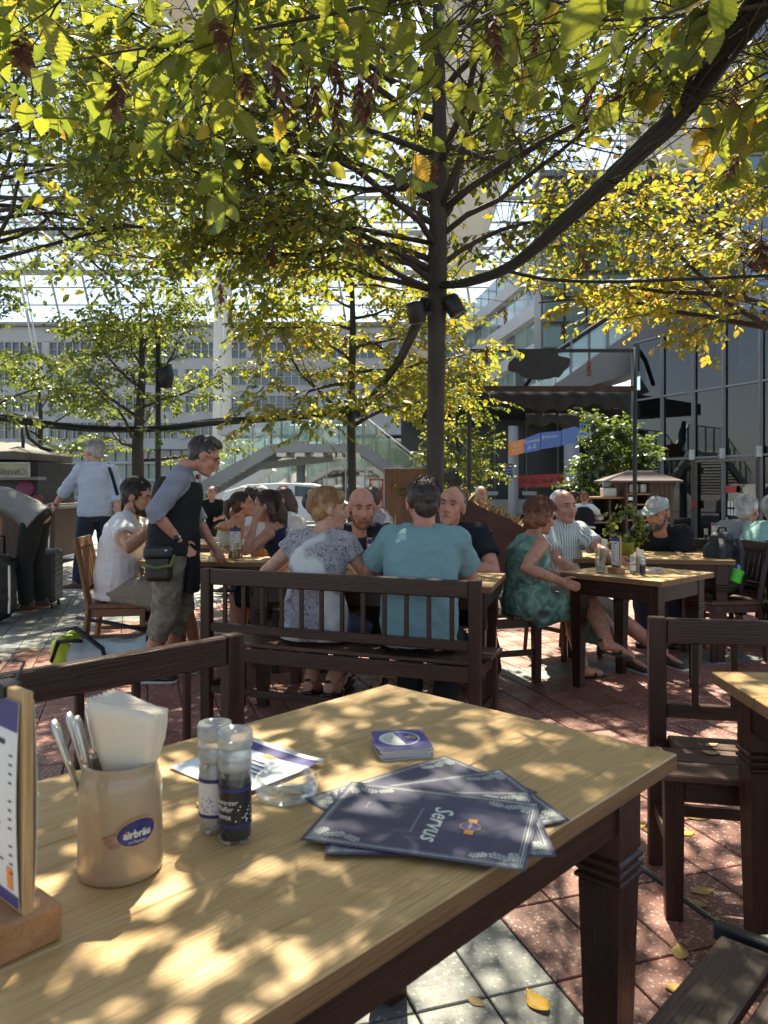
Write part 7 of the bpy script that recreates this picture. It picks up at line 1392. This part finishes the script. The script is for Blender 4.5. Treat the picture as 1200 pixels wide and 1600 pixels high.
def place_leaf(o, p, ld, nm, size):
    x = Vector(ld).normalized(); y = Vector(nm).cross(x).normalized(); z = x.cross(y); M = Matrix((x, y, z)).transposed().to_4x4(); M.translation = Vector(p); o.matrix_local = M @ Matrix.Diagonal((size, size*0.95, size, 1))
for sc_, l_, vis in cand[:300]:
    k = min(11, max(0, int(l_[4]*12+random.uniform(-1.5,1.5)))); o = link_mesh('leaf', himesh[k][1], None, nt_); place_leaf(o, l_[0], l_[1], l_[2], l_[3])
rest = [c_[1] for c_ in cand[300:]]
me = leaves_mesh('crown', [tuple(l_[0]) for l_ in rest], [tuple(l_[1]) for l_ in rest], [tuple(l_[2]) for l_ in rest], [l_[3] for l_ in rest], [l_[4] for l_ in rest], LEAFM); o = link_mesh('crown', me, None, nt_); o['kind'] = 'stuff'
print('leaves', len(cand), len(MT.lv))
# hanging seed clusters
SEED = mat('dry_seed_bracts', (0.115,0.048,0.024), 0.8, var=0.4, vscale=40); SEEDR = mat('rusty_seed_bracts', (0.26,0.085,0.03), 0.8, var=0.4, vscale=40)
def seed_mesh(seed):
    rr = random.Random(seed); mb = MB(); mb.tube([(0,0,0.03),(0,0,-0.075)], 0.0012, 4)
    for k in range(15):
        z = -0.005-0.075*k/15; a = 2.4*k; w_ = Vector((math.cos(a), math.sin(a), -1.1)).normalized(); s_ = Vector((-math.sin(a), math.cos(a), 0)); p_ = Vector((0,0,z)); ln = rr.uniform(0.024,0.036)
        mb.add([p_, p_+w_*ln*0.5+s_*0.006, p_+w_*ln+Vector((0,0,-0.004)), p_+w_*ln*0.5-s_*0.006, p_+w_*ln*0.6+s_*0.012-Vector((0,0,0.004)), p_+w_*ln*0.6-s_*0.012-Vector((0,0,0.004))], [(0,1,2,3),(0,4,1),(0,3,5)])
    return mb
sms = []
for k in range(4): me = seed_mesh(k).mesh('seed_cluster'); me.materials.append(SEED if k < 3 else SEEDR); sms.append(me)
for i_, (px_, py_, d_, s_) in enumerate([(35,60,1.7,1.5),(190,115,1.7,1.4),(335,25,1.75,1.5),(415,85,1.8,1.5),(380,110,1.9,1.2),(490,120,2.0,1.3),(515,90,2.0,1.4),(518,145,2.0,1.3),(560,110,2.0,1.3),(590,105,2.0,1.5),(840,40,2.0,1.3),(770,20,2.0,1.3),(1160,235,2.0,1.3),(1190,365,1.9,1.6),(1150,120,2.1,1.2),(905,390,2.6,1.2),(930,120,2.1,1.1)]):
    link_mesh('seed_cluster', sms[i_ % 3], None, nt_, W(px_,py_,d_)-nb_, (random.uniform(-.4,.4), random.uniform(-.4,.4), random.uniform(0,6)), (s_*random.uniform(0.7,1.1), s_*random.uniform(0.7,1.2), s_*random.uniform(0.6,1.15)))
for i_, (px_, py_, d_, s_) in enumerate([(560,365,5.6,2.0),(425,380,5.6,2.0),(345,440,5.6,1.8),(615,290,6,1.8),(920,560,6.2,1.6),(880,500,6.3,1.5),(790,480,6.3,1.4),(655,190,6.0,1.8),(680,250,6.1,1.8),(1010,300,6.0,1.3),(540,520,6.2,1.5),(760,540,6.4,1.5)]):
    link_mesh('seed_cluster', sms[3 if i_ % 2 == 0 else 0], None, mt, W(px_,py_,d_)-Vector((0.43,6.5,0)), (0,0,i_), (s_,)*3)
# cables between the trees
def bundle(label, pts, r, n, name='cable_bundle', seed=1, taper=0.0):
    t = thing(name, label, 'cable', pts[0]); rr = random.Random(seed); P_ = [Vector(p_)-Vector(pts[0]) for p_ in pts]; dense = []
    for i in range(len(P_)-1):                                # Catmull-Rom
        a, b_, c_, d_ = P_[max(0,i-1)], P_[i], P_[i+1], P_[min(len(P_)-1,i+2)]
        for k in range(6): u_ = k/6; dense.append(0.5*((2*b_)+(c_-a)*u_+(2*a-5*b_+4*c_-d_)*u_*u_+(3*b_-a-3*c_+d_)*u_**3))
    dense.append(P_[-1])
    for k in range(n):
        a0 = 2*PI*k/n; rk = r*(0.62 if n > 1 else 0); pts2 = []
        for i, p_ in enumerate(dense):
            tg = (dense[min(i+1,len(dense)-1)]-dense[max(i-1,0)]).normalized(); u_ = tg.cross(Vector((0,0,1))).normalized(); v_ = tg.cross(u_); a = a0+i*0.09; tp = 1-taper*i/(len(dense)-1); pts2.append(p_+u_*math.cos(a)*rk*tp*(1+0.18*math.sin(i*0.7+k*1.7))+v_*math.sin(a)*rk*tp)
        q_ = r*(0.45 if n > 1 else 1)*rr.uniform(0.75,1.2); MB().tube(pts2, [q_*(1-taper*i/(len(dense)-1)) for i in range(len(dense))], 7).build('cable', CABLE, t, True)
    for k in range(2, len(dense)-2, 9):
        if n > 2: tg = (dense[k+1]-dense[k]).normalized()*0.012; MB().tube([dense[k]-tg, dense[k]+tg], r*1.06*(1-taper*k/(len(dense)-1)), 10).build('cable_tie', CABLE, t, True)
    return t
bundle('thick black cable bundle slanting from the upper right corner to the main trunk', [W(1235,-60,2.35), W(1150,55,2.65), W(1060,175,3.1), W(1000,235,3.5), W(880,348,4.5), W(800,415,5.4), W(735,440,6.0), W(692,446,6.42)], 0.056, 7, taper=0.45)
bundle('thin black cable running from the main trunk to the right edge', [W(795,424,6.0), W(860,437,6.1), W(960,440,6.2), W(1080,436,6.3), W(1250,428,6.4)], 0.019, 1)
bundle('cable bundle sagging from the main trunk down to the second tree', [W(664,470,6.4), W(652,505,6.7), W(618,572,8.2), W(575,628,9.9), W(552,640,10.3)], 0.045, 5, seed=3)
bundle('dark cable bundle running from the second tree to the left edge', [W(545,640,10.3), W(470,650,10.8), W(400,655,11.2), W(330,660,11.7), W(245,670,12.4), W(120,668,12.6), W(-30,648,12.6)], 0.055, 4, seed=5)
bundle('thin stray wire wound about the main trunk fork', [W(668,440,6.40), W(690,452,6.36), W(712,430,6.38), W(730,410,6.45), W(775,395,6.4)], 0.006, 1)
def can_lamp(label, loc, rx, rz_):
    t = thing('spotlight', label, 'spotlight', loc, rz_, 'spotlights on the trunks'); Mx = Matrix.Rotation(rx, 4, 'X'); MB().lathe([(0,0.0),(0.062,0.0),(0.072,0.012),(0.075,0.15),(0.068,0.17),(0.02,0.18),(0,0.18)], 18, Mx).build('housing', DARKMETAL, t, True); MB().lathe([(0,-0.004),(0.058,-0.004),(0.058,0.001),(0,0.001)], 16, Mx).build('lens', WINM, t, True); MB().bar((0,0,0.09), (0.0,0.13,0.09), 0.02, 0.03).build('bracket', DARKMETAL, t); return t
can_lamp('black can spotlight on the left side of the main trunk', W(653,505,6.35), R(12), R(-60)); can_lamp('black can spotlight on the right side of the main trunk', W(716,492,6.40), R(-28), R(60))
can_lamp('spotlight on the left of the second trunk', W(533,655,10.2), R(10), R(-60)); can_lamp('spotlight on the right of the second trunk', W(564,652,10.2), R(-10), R(60))
# ---------------------------------------------------------------- fallen leaves and bags
YL = [mat('fallen_yellow', (0.62,0.36,0.03), 0.6, var=0.2, vscale=30), mat('fallen_ochre', (0.48,0.30,0.07), 0.65, var=0.25, vscale=30), mat('fallen_tan', (0.42,0.27,0.12), 0.7, var=0.3, vscale=30)]
fme = []
for k in range(4):
    mb = MB(); rr = random.Random(50+k); cu = (-1.2,0.6,2.2,-2.0)[k]; mb.v = [((x_-0.5)*1.0, y_*(1-0.25*abs(x_-0.5)), 0.02+abs(cu)*0.09*((x_-0.5)**2*(1 if k % 2 == 0 else 0.5)*2+y_*y_*1.4)) for x_, y_, z_ in HL_V]; mb.f = HL_F; fme.append(mb)
def fallen(label, p, size, a, k, mi, tilt=0.0):
    o = fme[k].build('fallen_leaf', YL[mi], None, True, p, (tilt, 0, R(a))); o.scale = (size,)*3; s_ = o.modifiers.new('thickness', 'SOLIDIFY'); s_.thickness = 0.008; tag(o, label, 'leaf', 'fallen leaves')
for args in [('bright yellow fallen leaf on the grey tile by the front table leg', G(840,1568), 0.088, 115, 2, 0), ('curled ochre leaf on the red tile right of the front table leg', G(1062,1488), 0.075, 70, 1, 1), ('ragged yellow leaf beside the folding bench', G(1060,1547), 0.07, -15, 2, 1), ('ochre leaf lying by the drain slot', G(1098,1392), 0.08, 10, 1, 1), ('leaf stuck in the drain slot', G(1090,1413), 0.06, -40, 2, 1), ('small leaf further along the drain slot', G(1119,1440), 0.05, 60, 0, 1), ('long pale yellow leaf under the bench at right', G(1090,1277), 0.10, -8, 1, 1), ('orange leaf under the bench at right', G(1075,1303), 0.06, 20, 0, 0), ('yellow leaf at the rear bench leg', G(998,1292), 0.06, 20, 1, 0), ('brown leaf scrap on the grey tile', G(744,1566), 0.05, -40, 1, 2),
             ('pale leaf on the bench seat at right', Vector((1.075,2.52,0.452)), 0.05, 20, 1, 2), ('second pale leaf on the bench seat nearer its edge', Vector((1.04,2.44,0.452)), 0.06, -20, 2, 2), ('yellow leaf on the paving at the left edge', G(58,1016), 0.09, 10, 1, 1), ('leaf on the grey paving near the lime bag', G(102,1000), 0.09, -10, 1, 1), ('leaf on the dark paving below the bald man', G(784,1054), 0.08, 10, 1, 1), ('pale leaf on the paving behind the right bench', G(1170,1021), 0.09, 5, 1, 2), ('leaf on the sunlit paving near the square table', G(990,1048), 0.07, 40, 2, 2), ('orange leaf on the front table behind the salt', Vector((-0.293,1.30,TZ+0.001)), 0.05, 10, 2, 0)]: fallen(*args)
LIME = mat('lime_nylon', (0.42,0.52,0.03), 0.6, bump=0.2); GREYN = mat('pale_grey_nylon', (0.36,0.40,0.39), 0.6, bump=0.2); BLN = mat('black_nylon', (0.012,0.013,0.014), 0.55, bump=0.3, bscale=60)
bg_ = thing('backpack', 'lime green and grey backpack with black straps lying on the paving', 'backpack', (-2.02, 5.50, 0), R(-4)); bg_.scale = (1.05, 1.1, 1.45); grow(MB().box((0.1,0,0.075), (0.62,0.34,0.14), None, 0.05).ell((0.35,0,0.09), (0.14,0.16,0.09)), 'body', GREYN, bg_, 0.014, 4, 0.02); grow(MB().box((-0.22,-0.03,0.09), (0.13,0.32,0.17), None, 0.04), 'lime_pocket', LIME, bg_, 0.012, 3, 0.02); grow(MB().ell((0.42,-0.05,0.11), (0.05,0.12,0.09)), 'lime_panel', LIME, bg_, 0.012, 2)
for k, pts in enumerate(([(-0.26,-0.14,0.20),(-0.10,-0.17,0.22),(0.08,-0.16,0.12),(0.14,-0.20,0.03)],[(-0.2,0.05,0.24),(0.05,0.02,0.22),(0.3,0.0,0.19)],[(-0.25,-0.18,0.06),(-0.2,-0.2,0.16),(-0.05,-0.18,0.16)],[(0.33,-0.1,0.05),(0.36,-0.08,0.2),(0.44,0.0,0.22)])): MB().tube(pts, 0.026, 8, flat=0.35).build('strap', BLN, bg_, True)
sc1 = thing('suitcase', 'dark grey ribbed suitcase standing beside the bending man', 'suitcase', (W(74,0,8.3).x, 8.3, 0), R(10)); CASEM = mat('dark_case_shell', (0.030,0.033,0.034), 0.45); B((0,0,0.34), (0.24,0.40,0.56), None, 0.03).build('shell', CASEM, sc1)
for k in range(9): B((0.0,0,0.12+k*0.055), (0.25,0.36,0.02), None, 0.006).build('rib', CASEM, sc1)
for sx in (-1,1):
    for sy in (-1,1): MB().lathe([(0,-0.012),(0.025,-0.012),(0.028,0),(0.025,0.012),(0,0.012)], 12, Matrix.Translation((sx*0.08,sy*0.15,0.028)) @ Matrix.Rotation(PI/2,4,'Y')).build('wheel', BLSHOE, sc1, True)
MB().tube([(0,-0.07,0.62),(0,-0.07,0.98),(0,0.07,0.98),(0,0.07,0.62)], 0.010, 8).build('pull_handle', STEEL, sc1)
sc2 = thing('travel_bag', 'black travel bag at the left edge under the bending man', 'bag', (W(-8,0,7.35).x, 7.35, 0), R(5)); grow(MB().box((0,0,0.34), (0.34,0.34,0.62), None, 0.07), 'body', BLN, sc2, 0.016, 4, 0.03); MB().tube([(0.05,-0.1,0.64),(0.05,-0.08,0.82),(0.05,0.08,0.82),(0.05,0.1,0.64)], 0.014, 8).build('handle', BLN, sc2, True); MB().bar((0.17,-0.1,0.1), (0.17,-0.1,0.55), 0.015, 0.02).build('zip', STEEL, sc2)
bk_ = thing('backpack', 'black backpack with a green bottle standing on the dark chair', 'backpack', (2.58, 5.86, 0.456), R(14)); grow(MB().box((0,0,0.23), (0.32,0.20,0.44), None, 0.08).ell((0,-0.09,0.15), (0.14,0.07,0.13)).ell((0.0,0,0.44), (0.12,0.08,0.06)), 'body', BLN, bk_, 0.012, 4, 0.03)
for s_ in (-0.08,0.06): MB().tube([(s_,-0.09,0.45),(s_*1.2-0.02,-0.15,0.36),(s_*1.3-0.02,-0.15,0.20),(s_-0.03,-0.17,0.05)], 0.022, 8, flat=0.4).build('strap', BLN, bk_, True)
MB().tube([(-0.04,0,0.47),(-0.03,0,0.53),(0.03,0,0.53),(0.04,0,0.47)], 0.01, 6).build('grab_loop', BLN, bk_, True)
bo = thing('water_bottle', 'bright green water bottle in the side pocket of the black backpack', 'bottle', W(1146,900,5.72)-Vector((0,0,0.05)), 0); bo.rotation_euler = (R(-8), R(22), 0); GB = mat('green_plastic', (0.08,0.55,0.03), 0.35); MB().lathe([(0,0),(0.045,0.0),(0.048,0.01),(0.047,0.07),(0.052,0.085),(0.05,0.10),(0,0.102)], 18).build('body', GB, bo, True); MB().lathe([(0,0.102),(0.02,0.102),(0.018,0.14),(0,0.142)], 12).build('spout', mat('blue_plastic', (0.25,0.32,0.6), 0.35), bo, True)
jk = thing('jacket', 'dark olive jacket hanging over the end of the bench at the right edge', 'jacket', (2.96, 5.75, 0)); jm = MB()
jm.loft([[Vector((x_*(1+0.08*math.sin(k*2.1)), y_, z_)) for x_, y_ in ((-0.06,-0.14),(0.06,-0.13),(0.07,0.14),(-0.05,0.15))] for k, z_ in enumerate((0.22,0.4,0.6,0.8,0.885))]); grow(jm, 'body', cloth('olive_cloth', (0.045,0.046,0.035)), jk, 0.014, 4, 0.05); MB().tube([(-0.07,-0.1,0.8),(-0.085,-0.12,0.6),(-0.08,-0.11,0.36)], [0.05,0.045,0.04], 10).build('sleeve', MATS['olive_cloth'], jk, True)
# ivy ring in a green pot
iv = thing('potted_plant', 'ivy trained in a ring in a yellow green pot before the man in the cap', 'plant', (W(978,0,5.85).x, 5.85, 0.76)); MB().lathe([(0,0),(0.052,0),(0.068,0.10),(0.072,0.115),(0.064,0.115),(0.06,0.10),(0,0.095)], 20).build('pot', mat('olive_pot', (0.22,0.23,0.02), 0.4), iv, True); Tp = Tree(77); mb = MB(); ringp = [Vector((0.125*math.cos(a), 0.02*math.sin(3*a), 0.215+0.125*math.sin(a))) for a in [2*PI*k/24 for k in range(25)]]; mb.tube(ringp, 0.004, 5); mb.tube([(0,0,0.09),(0.03,0,0.1),ringp[18]], 0.005, 5); mb.build('stem', TWIG, iv)
for p_ in ringp:
    for k in range(9): q_ = p_+Tp.vec(0.022); Tp.lv.append((q_, Tp.vec(1)+Vector((0,0,-0.3)), Tp.vec(1)+Vector((0,-0.6,0.5)), Tp.r.uniform(0.03,0.055), min(0.75, max(0.05, Tp.r.gauss(0.33,0.15)))))
for k in range(40): Tp.lv.append((Vector((Tp.r.gauss(0,0.05),Tp.r.gauss(0,0.05),0.12+Tp.r.uniform(0,0.05))), Tp.vec(1), Tp.vec(0.5)+Vector((0,0,1)), Tp.r.uniform(0.03,0.05), 0.3))
o = link_mesh('foliage', leaves_mesh('foliage', [tuple(l_[0]) for l_ in Tp.lv], [tuple(l_[1]) for l_ in Tp.lv], [tuple(l_[2]) for l_ in Tp.lv], [l_[3] for l_ in Tp.lv], [l_[4] for l_ in Tp.lv], LEAFM), None, iv); o['kind'] = 'stuff'
